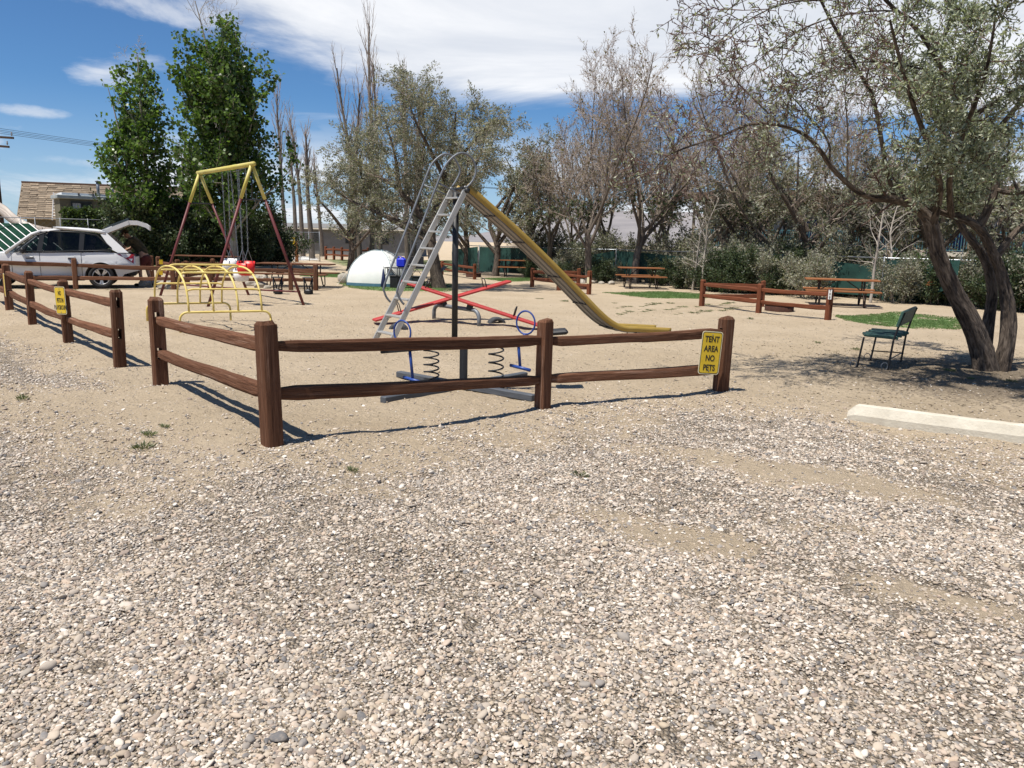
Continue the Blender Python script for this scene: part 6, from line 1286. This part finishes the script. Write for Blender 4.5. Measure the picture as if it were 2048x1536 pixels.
# --- bare elms: three shapes, copied
def bare_tree(seed, hgt, leaf=6, fork=5, wide=1.0):
    rs = np.random.RandomState(seed); br = []; S = dict(seg=[.5, .55, .4, .3, .2], wig=[.05, .07, .10, .13, .18], trop=[.0, .08, .16, .25, .2], tip=[.7, .2, .25, .35, .5], n=[fork, 12, 13, 7], t0=[.55, .18, .12, .15], ang=[.48*wide, .66, .66, .6], lr=[2.9, .44, .42, .45], lt=[.0, .45, .4, .3], rr=[.52, .42, .42, .55], rmin=.0075, tp=1.0)
    grow(rs, (0, 0, -.1), (rs.normal(0, .08), rs.normal(0, .05), 1), hgt*.24, .17, 0, S, br); return br, rs
protos = []
def place_bare(i, label, px, row, hgt, proto, rz, group):
    b = Gp(px, row)
    if proto not in [p_[0] for p_ in protos]:
        br, rs = bare_tree(100+proto, 10.0, fork=[5, 4, 6][proto], wide=[1, .8, 1.25][proto]); root = thing('bare_tree', label, 'tree', b, rz, group)
        branches_mesh('trunk', [q_ for q_ in br if q_[2] <= 1], M['bark_grey'], root, [10, 6, 4, 3, 3]); branches_mesh('branches', [q_ for q_ in br if q_[2] in (2,)], M['twig'], root, [8, 6, 4, 3, 3]); branches_mesh('crown', [q_ for q_ in br if q_[2] > 2], M['twig'], root, [8, 6, 4, 3, 3])
        C_, U_ = leaf_arrays(rs, br, (3, 4), 1.6, .08, .04, .05, keep=lambda c: rs.uniform(0, 1, len(c)) < np.clip(1.35 - c[:, 2]/8.5, .12, 1)); leaves_mesh('foliage', rs, C_, U_, .11, .07, M['l_dry'], root)
        C_, U_ = leaf_arrays(rs, br, (2, 3, 4), 8, .08, .04, .10, keep=lambda c: (c[:, 2] < 3.6) & (rs.uniform(0, 1, len(c)) < .45)); leaves_mesh('low_foliage', rs, C_, U_, .13, .085, M['l_dark'], root)
        protos.append((proto, root))
    else:
        root = copy_tree(dict(protos)[proto]); root.location = b; root.rotation_euler = (0, 0, rz); tag(root, label, 'tree', group)
    s_ = hgt/10.0; root.scale = (s_*1.0, s_*1.0, s_)
gb = 'bare elms along the green screen'
for i, (px, row, h_, pr_, rz, lab) in enumerate([
    (1178, 566, 9.3, 0, .3, 'bare elm with twin trunks right behind the number tagged fence'), (1268, 566, 10.2, 2, 1.2, 'large bare elm behind the orange brown picnic table'), (1340, 562, 9.8, 1, 2.2, 'tall narrow bare elm behind the end of the picnic table'),
    (1440, 571, 9.6, 0, 4.1, 'bare elm rising behind the rust brown rail fence'), (1092, 556, 8.6, 1, 5.0, 'smaller bare elm behind the middle of the chute'), (1555, 580, 9.0, 2, 2.9, 'bare elm behind the dark shrubs and fire ring'),
    (1215, 552, 9.9, 1, 3.7, 'bare elm set back behind the twin trunked one'), (1400, 556, 9.8, 2, .2, 'bare elm set back between the two picnic tables'), (1690, 590, 8.0, 0, 5.5, 'bare elm behind the T08 picnic table'), (1500, 560, 9.8, 1, 1.0, 'bare elm set far back beside the motel balcony'), (1800, 585, 8.2, 2, 4.4, 'bare elm behind the green chair and tarp'), (1310, 548, 9.6, 0, 2.0, 'bare elm farthest behind the picnic table on the screen line'), (1960, 598, 8.0, 1, 3.1, 'bare elm behind the leaning silver leaved tree'), (1130, 546, 8.8, 2, 5.9, 'bare elm far behind the lower chute')]):
    place_bare(i, lab, px, row, h_, pr_, rz, gb)
# dead pale sapling
def sapling(label, px, row, hgt, seed):
    rs = np.random.RandomState(seed); b = Gp(px, row); root = thing('dead_sapling', label, 'tree', b); br = []
    S = dict(seg=[.3, .2, .15], wig=[.07, .14, .2], trop=[.1, .15, .1], tip=[.15, .2, .4], n=[20, 5], t0=[.25, .2], ang=[.85, .7], lr=[.38, .4], lt=[.5, .3], rr=[.5, .5], rmin=.007); grow(rs, (0, 0, -.05), (rs.normal(0, .1), 0, 1), hgt, .05, 0, S, br)
    branches_mesh('trunk', [q_ for q_ in br if q_[2] == 0], M['twig_pale'], root, [6, 4, 3]); branches_mesh('branches', [q_ for q_ in br if q_[2] > 0], M['twig_pale'], root, [6, 4, 3])
for i, (px, row, h_, lab) in enumerate([(1405, 582, 3.4, 'pale dead sapling beside the rust brown fence end'), (1740, 606, 4.4, 'pale dead sapling behind the end of the T08 picnic table'), (1770, 602, 3.8, 'pale twiggy dead sapling beside the green tarp'), (1385, 580, 2.6, 'small pale dead sapling among the shrubs by the picnic table')]): sapling(lab, px, row, h_, 140+i)

# --- grey green olive trees behind the slide
def olive(label, limbs, seed, leafmat_, bark, twig, per_m=38, Ll=.11, Lw=.032, n1=9, n2=8, l1=.55, base=None, keep=None, lv1=(1.5, .7), scat=.05, name='olive_tree', sides=12, rough=.05, zmin=0.0, rk=1.0):
    """limbs: list of (points, r0, r1)"""
    rs = np.random.RandomState(seed); base = np.array(base, float); root = thing(name, label, 'tree', base); br = []
    S = dict(seg=[.3, .26, .2, .15], wig=[.05, .13, .17, .2], trop=[.0, .10, .10, .0], tip=[.2, .22, .3, .5], n=[n1, n2, 4], t0=[.2, .15, .2], ang=[.95, .85, .7], lr=[l1, .5, .5], lt=[.2, .35, .3], rr=[.35, .5, .5], rmin=.006)
    for pts, r0, r1 in limbs:
        P = smooth([np.array(p_, float) for p_ in pts], 4) - base; L_ = np.linalg.norm(np.diff(P, axis=0), axis=1).sum(); rad = np.linspace(r0*rk, r1*min(rk, .6), len(P)); rad = rad*(1 + (.4 if P[0][2] < .1 else 0)*np.exp(-np.linspace(0, L_, len(P))/.32)); br.append((P, rad, 0))
        nn = max(2, int(L_*n1/2.2)); branch(rs, P, rad*.9, 0, 2.0 if L_ > 2 else L_, S, br, t0=.25, n_=nn)
    br = [q_ for q_ in br if q_[2] == 0 or q_[0][0][2] > zmin and q_[0][-1][2] > zmin*.85]
    branches_mesh('trunk', [q_ for q_ in br if q_[2] == 0], M[bark], root, [sides, 6, 4, 3], rough); branches_mesh('branches', [q_ for q_ in br if q_[2] > 0], M[twig], root, [12, 5, 3, 3])
    C_, U_ = leaf_arrays(rs, br, (2, 3), per_m, Ll, Lw, scat, up=.1, keep=(None if keep is None else (lambda c: keep(c + base, rs))))
    leaves_mesh('crown', rs, C_, U_, Ll, Lw, leafmat_, root); print(label, len(br), len(C_)); return root
YO = G(880, 576)[1]; ob = Gp(880, 576)
def at(px, py, dy=0.0, Yc=None): return R(px, py, (Yc or YO) + dy)
ol = [([ob - (0, 0, .15), at(868, 520), at(862, 470, .1), at(872, 420, .2), at(890, 360, .2), at(905, 290), at(912, 225, -.3)], .22, .03),
      ([at(862, 470, .1), at(835, 420, .3), at(800, 380, .4), at(790, 310, .2), at(770, 240)], .15, .02), ([at(868, 500), at(825, 455, .3), at(765, 430, .9), at(700, 400, 1.4), at(655, 370, 1.7)], .13, .015),
      ([at(872, 420, .2), at(920, 380, .9), at(955, 320, 1.2), at(975, 260, 1.4)], .12, .02), ([at(835, 420, .3), at(840, 350, 1.0), at(850, 270, 1.2), at(842, 190, 1.0)], .11, .015),
      ([at(862, 470, .1), at(800, 450, 1.2), at(740, 400, 1.8), at(720, 330, 2.0), at(730, 280, 2.0)], .11, .015), ([at(872, 420, .2), at(900, 400, -1.0), at(930, 350, -1.5), at(940, 290, -1.6)], .10, .015),
      ([at(890, 360, .2), at(860, 300, -.8), at(830, 240, -1.2), at(815, 190, -1.2)], .08, .012), ([at(800, 380, .4), at(740, 340, .9), at(690, 300, 1.3)], .07, .01), ([at(905, 330), at(950, 280, -.3), at(985, 240, -.5)], .07, .01)]
olive('dark leaning olive tree with dusty grey green crown behind the slide ladder', ol, 31, M['l_olive2'], 'bark_dark', 'twig', per_m=36, Ll=.10, Lw=.03, base=ob, n1=10, n2=9, l1=.66)
for i, (px, row, sc_, lab) in enumerate([(990, 552, 1.0, 'dusty grey green olive tree behind the top of the chute'), (1055, 554, .85, 'smaller grey green olive tree behind the middle of the chute'), (1600, 588, .9, 'grey green olive tree behind the shrubs and T08 fence'), (700, 541, .9, 'grey olive tree behind the tent'), (930, 545, .95, 'grey green olive tree left of the green screen end'), (1850, 596, .8, 'grey green olive tree behind the hanging tarp'), (1735, 588, .75, 'grey green olive tree behind the dead sapling'), (2010, 606, .85, 'grey green olive tree behind the twin trunks'), (1480, 574, .7, 'low grey green olive tree behind the rail fence')]):
    b = Gp(px, row); Y_ = b[1]; rs = np.random.RandomState(200+i); lb = [([b - (0, 0, .15), b + (0.1, 0, 1.3*sc_), b + (.2*rs.normal(), .2, 2.6*sc_), b + (.4*rs.normal(), .2, 4.2*sc_), b + (.5*rs.normal(), .1, 5.4*sc_)], .17, .02)]
    for k_ in range(5): a = rs.uniform(0, 6.28); lb.append(([b + (.08, 0, (1.0+.35*k_)*sc_), b + np.array([.9*math.cos(a), .9*math.sin(a), (2.0+.5*k_)*sc_]), b + np.array([1.7*math.cos(a), 1.6*math.sin(a), (2.9+.55*k_)*sc_]), b + np.array([2.0*math.cos(a+.3), 1.9*math.sin(a+.3), (3.6+.6*k_)*sc_])], .10, .012))
    olive(lab, lb, 210+i, M['l_olive2'], 'bark_dark', 'twig', per_m=20, Ll=.14, Lw=.05, base=b, n1=6, n2=6, l1=.6, sides=8)

# --- big silver leaved tree at the right
TY = float(TREE[1]); tb = np.array([TREE[0], TREE[1], g1(*TREE)])
def t_(px, py, dy=0.0): return R(px, py, TY + dy)
fl = [([tb - (0, 0, .2) + (-.05, 0, 0), t_(1962, 700), t_(1940, 640, -.05), t_(1905, 575, -.1), t_(1878, 510, -.15), t_(1864, 455, -.2), t_(1845, 425, -.2), t_(1811, 405, -.25), t_(1771, 397, -.3), t_(1742, 399, -.3)], .27, .075),
      ([t_(1771, 397, -.3), t_(1720, 387, -.4), t_(1665, 336, -.5), t_(1640, 300, -.6), t_(1610, 270, -.6), t_(1563, 252, -.7), t_(1504, 248, -.8), t_(1446, 270, -.9), t_(1373, 295, -1.0), t_(1329, 316, -1.1), t_(1300, 352, -1.1)], .065, .010),
      ([tb - (0, 0, .2) + (.12, .05, 0), t_(2012, 690), t_(2016, 620, .05), t_(2006, 560, .1), t_(1990, 515, .1), t_(1957, 455, .05), t_(1903, 431, 0), t_(1848, 413, -.05), t_(1800, 400, .0)], .20, .05),
      ([tb + (.05, .25, -.2), t_(1975, 660, .35), t_(1985, 580, .4), t_(1965, 510, .45), t_(1930, 465, .5), t_(1915, 420, .6), t_(1935, 350, .7)], .16, .05),
      ([t_(1957, 455, .05), t_(1975, 420, .1), t_(1990, 380, .1), t_(1985, 340, .1), t_(1960, 300, .0), t_(1930, 240, -.1), t_(1900, 170, -.2), t_(1866, 106, -.3), t_(1830, 55, -.4), t_(1771, 0, -.5), t_(1730, -60, -.6)], .115, .03),
      ([t_(1866, 106, -.3), t_(1900, 50, -.2), t_(1930, -5, -.1), t_(1950, -70, .0)], .06, .03), ([t_(1990, 515, .1), t_(2040, 455, .2), t_(2090, 430, .2), t_(2150, 380, .1)], .10, .03), ([t_(1990, 380, .1), t_(2050, 385, -.2), t_(2120, 350, -.4)], .07, .02),
      ([t_(1790, 400, -.25), t_(1771, 329, -.35), t_(1749, 205, -.45), t_(1720, 146, -.5), t_(1665, 47, -.6), t_(1640, -2, -.65), t_(1610, -60, -.7)], .055, .022),
      ([t_(1830, 40, -.4), t_(1786, 22, -.7), t_(1700, 28, -1.0), t_(1610, 55, -1.3), t_(1530, 110, -1.5), t_(1480, 150, -1.6)], .024, .006), ([t_(1890, 150, -.2), t_(1775, 124, -.6), t_(1690, 130, -.9), t_(1620, 150, -1.0)], .026, .006),
      ([t_(1660, 325, -.5), t_(1655, 280, -.4), t_(1620, 235, -.3), t_(1590, 200, -.3), t_(1540, 150, -.3)], .03, .008), ([t_(1563, 252, -.7), t_(1480, 170, -.5), t_(1440, 120, -.4), t_(1400, 80, -.4)], .022, .006),
      ([t_(1864, 455, -.2), t_(1880, 380, -.6), t_(1860, 300, -1.1), t_(1830, 220, -1.5), t_(1800, 120, -1.9), t_(1780, 40, -2.1)], .09, .02), ([t_(1903, 431), t_(1900, 350, -.8), t_(1930, 260, -1.4), t_(1970, 150, -1.8), t_(1990, 40, -2.0)], .08, .02),
      ([t_(1640, -2, -.65), t_(1560, 10, -1.2), t_(1480, 50, -1.6), t_(1430, 90, -1.8)], .02, .005), ([t_(1330, 316, -1.1), t_(1400, 240, -1.0), t_(1480, 200, -.9)], .012, .005),
      ([t_(1960, 300, 0), tb + (-.6, -1.6, 4.0), tb + (-1.3, -2.4, 4.5), tb + (-2.0, -2.9, 4.6)], .06, .015), ([t_(1930, 240, -.1), tb + (.3, -2.0, 4.3), tb + (.5, -3.1, 4.7)], .06, .015), ([t_(1930, 350, .7), tb + (-.8, 1.5, 4.0), tb + (-1.6, 2.2, 4.6)], .06, .015), ([t_(2050, 385, -.2), tb + (1.5, -1.2, 3.6), tb + (2.2, -1.9, 4.2)], .06, .015)]
def keepf(c, rs):
    px = 1024 + c[:, 0]/c[:, 1]*F; pr_ = np.clip((px-1690)/120, .07, 1.0); pr_ = np.where((px > 1480) & (px < 1730) & (c[:, 2] > 2.5), np.maximum(pr_, .13), pr_); return rs.uniform(0, 1, len(c)) < pr_
olive('large leaning silver leaved tree with dark furrowed twin trunks beside the green chair', fl, 41, M['l_olive'], 'bark_dark', 'twig_red', per_m=95, Ll=.068, Lw=.019, base=tb, n1=10, n2=9, l1=.42, keep=keepf, scat=.026, name='silver_leaved_tree', sides=28, rough=.085, zmin=2.15, rk=.5)

# --- shrubs: two shapes, copied
def shrub_mesh(seed, m, h_=1.7, wd=1.2, nl=7000, stems=16):
    rs = np.random.RandomState(seed); br = []; S = dict(seg=[.25, .2, .15], wig=[.10, .16, .2], trop=[.05, .1, .0], tip=[.3, .3, .5], n=[8, 5], t0=[.1, .1], ang=[.7, .7], lr=[.45, .5], lt=[.3, .2], rr=[.5, .5], rmin=.005)
    for i in range(stems): a = rs.uniform(0, 6.28); rr_ = rs.uniform(.1, .65); grow(rs, (rr_*wd*.5*math.cos(a), rr_*wd*.4*math.sin(a), -.05), (rr_*math.cos(a)*.8, rr_*math.sin(a)*.7, 1), h_*rs.uniform(.6, 1.05), .02, 0, S, br)
    C_, U_ = leaf_arrays(rs, br, (0, 1, 2), nl/max(sum(np.linalg.norm(q_[0][-1]-q_[0][0]) for q_ in br), 1), .09, .045, .07, up=.2); return br, C_, U_, rs
shr = {}
def shrub(label, b, s_, kind, rz, group):
    if kind not in shr:
        mt, hh, ww, nl = {0: ('l_dark', 1.7, 1.5, 9000), 1: ('l_olive2', 1.9, 1.5, 6000), 2: ('l_mid', 1.6, 1.4, 7000)}[kind]; br, C_, U_, rs = shrub_mesh(300+kind, mt, hh, ww, nl); root = thing('shrub', label, 'shrub', b, rz, group)
        branches_mesh('stems', br, M['twig'] if kind == 1 else M['bark_grey'], root, [5, 3, 3]); leaves_mesh('foliage', rs, C_, U_, .105, .05, M[mt], root); shr[kind] = root
    else: root = copy_tree(shr[kind]); root.location = [float(v) for v in b]; root.rotation_euler = (0, 0, rz); tag(root, label, 'shrub', group)
    root.scale = tuple(s_) if hasattr(s_, '__len__') else (s_,)*3
rs0 = np.random.RandomState(9)
for px, row, s_, kd in [(1062, 556, .8, 0), (1100, 560, .7, 1), (1130, 563, .75, 0), (1205, 566, .9, 0), (1320, 571, 1.0, 0), (1362, 577, 1.15, 0), (1395, 579, 1.0, 1), (1430, 583, 1.1, 0), (1470, 586, 1.15, 0), (1510, 586, 1.1, 2), (1550, 589, 1.2, 0), (1590, 588, 1.25, 0), (1625, 588, 1.15, 1), (1660, 589, 1.2, 0), (1720, 592, 1.2, 0), (1765, 596, 1.15, 0), (1800, 606, 1.0, 1), (1950, 614, 1.15, 1), (1990, 618, 1.2, 0), (2040, 624, 1.25, 0), (1925, 612, .8, 2), (2090, 628, 1.2, 1), (1455, 578, 1.35, 1), (1640, 588, 1.4, 2), (1560, 580, 1.5, 1), (1690, 592, 1.45, 1), (1245, 562, .7, 1), (1150, 558, 1.5, 1), (1090, 552, 1.6, 1), (1300, 560, 1.6, 1), (1225, 556, 1.7, 1), (1370, 566, 1.7, 1), (1180, 553, 1.5, 2), (1340, 560, 1.5, 2),  (1880, 610, 1.2, 0), (1830, 604, 1.4, 2), (1620, 597, 1.3, 1), (1530, 588, 1.3, 1), (1480, 580, 1.4, 1), (1975, 612, 1.3, 1)]:
    wh = 'under the chute' if px < 1200 else 'behind the picnic table without a number post' if px < 1345 else 'between the picnic table and the rail fence' if px < 1445 else 'behind the fire ring' if px < 1610 else 'behind the T08 picnic table' if px < 1780 else 'near the hanging tarp' if px < 1930 else 'behind the leaning twin trunks'
    shrub({0: 'dark green shrub ', 1: 'dusty grey shrub ', 2: 'brighter green shrub '}[kd] + wh, Gp(px, row), s_*.66*rs0.uniform(.8, 1.12), kd, rs0.uniform(0, 6), ['dark shrubs', 'grey shrubs', 'green shrubs'][kd])
for px, Y_, s_, kd in [(258, 41, 1.7, 0), (285, 40, 1.75, 0), (312, 40, 1.8, 0), (340, 40, 1.6, 0), (365, 41, 1.7, 0), (392, 41, 1.7, 0), (418, 42, 1.6, 0), (448, 42, 1.7, 0), (300, 42, 2.0, 2), (520, 43, 1.75, 0), (545, 44, 1.6, 0), (505, 42, 1.5, 0)]:
    b = R(px, 500, Y_); shrub({0: 'tall dark shrub growing under the cottonwoods', 2: 'tall green shrub under the narrow cottonwood'}[kd], (b[0], b[1], 0), (s_*.95, s_*.8, s_*rs0.uniform(.9, 1.05)), kd, rs0.uniform(0, 6), 'shrubs under the cottonwoods')
# clipped hedge in front of the khaki building
a, b = R(128, 460, 42.6), R(262, 462, 43.2); rs = np.random.RandomState(77); rt = thing('hedge', 'clipped green hedge in front of the khaki building', 'hedge', (a[0], a[1], 0)); zt = R(190, 420, 43)[2]; k_ = 15000; f = rs.uniform(0, 1, k_); g = rs.uniform(0, 1, k_)**.7; dpt = rs.uniform(0, 1, k_)**2.5*.8
hz_ = zt*(1 + .03*np.sin(f*23) - .05*((2*f-1)**8)); C_ = np.stack([a[0] + (b[0]-a[0])*f, a[1] + (b[1]-a[1])*f + dpt, g*hz_], 1) + rs.normal(0, .07, (k_, 3)) - np.array(rt.location); U_ = rs.normal(0, 1, (k_, 3)) + np.array([0, -.5, .5]); U_ /= np.linalg.norm(U_, axis=1)[:, None]
leaves_mesh('foliage', rs, C_, U_, .15, .12, M['l_hedge'], rt)
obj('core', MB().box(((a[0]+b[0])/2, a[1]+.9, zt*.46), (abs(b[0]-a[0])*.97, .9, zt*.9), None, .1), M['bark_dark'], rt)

# ------------------------------------------------------------------ weeds, litter, twigs
def weed_mesh(seed):
    rs = np.random.RandomState(seed); k_ = 60; a = rs.uniform(0, 6.28, k_); r = rs.uniform(0, .10, k_); C_ = np.stack([r*np.cos(a), r*np.sin(a)*.8, rs.uniform(0, .03, k_)], 1); U_ = np.stack([np.cos(a)*.7, np.sin(a)*.7, rs.uniform(.3, 1.3, k_)], 1); U_ /= np.linalg.norm(U_, axis=1)[:, None]; return C_, U_, rs
ws = []
for i in range(3):
    C_, U_, rs = weed_mesh(400+i); o = leaves_mesh('weed_tuft', rs, C_, U_, .085, .016, M['l_weed'], None); ws.append(o.data); bpy.data.objects.remove(o)
spots = [(1230+ (i*53) % 260, 606 + (i*31) % 24) for i in range(34)] + [(1635, 690), (1915, 705), (1940, 760), (1900, 745), (2020, 765), (300, 880), (285, 905), (45, 800), (610, 606), (600, 607), (580, 582), (1500, 640), (705, 945), (1160, 950), (1710, 702), (1080, 598), (1130, 603), (215, 580), (230, 579), (150, 580), (60, 578), (330, 866)]
rs = np.random.RandomState(5)
for i, (px, row) in enumerate(spots):
    o = bpy.data.objects.new('weed_tuft', ws[i % 3]); C.objects.link(o); o.location = Gp(px, row); s_ = rs.uniform(.4, 1.1)*(1.1 if row < 640 else .55); o.scale = (s_*1.3, s_, s_*(.35 if row < 640 else 1.0)); o.rotation_euler = (0, 0, rs.uniform(0, 6)); tag(o, 'small dry green weed tuft growing out of the sand', 'weed', 'weed tufts on the sand')
# twigs and dead leaves under the tree and on the sand (too many to count)
rs = np.random.RandomState(15); k_ = 9000; xy = np.concatenate([rs.normal(0, 1, (6000, 2))*(2.0, 1.7) + TREE + (-.4, -.5), np.stack([rs.uniform(-7, 9, 3000), rs.uniform(5.5, 20, 3000)], 1)])
xyz = np.stack([xy[:, 0], xy[:, 1], gh(xy[:, 0], xy[:, 1]) + .004], 1); an = rs.uniform(0, 6.28, k_); U_ = np.stack([np.cos(an), np.sin(an), rs.normal(.05, .1, k_)], 1); U_ /= np.linalg.norm(U_, axis=1)[:, None]
o = leaves_mesh('leaf_litter', rs, xyz, U_, .034, .009, M['l_litter'], None); tag(o, 'scattered dry leaves and twig bits lying on the sand', 'litter', kind='stuff')
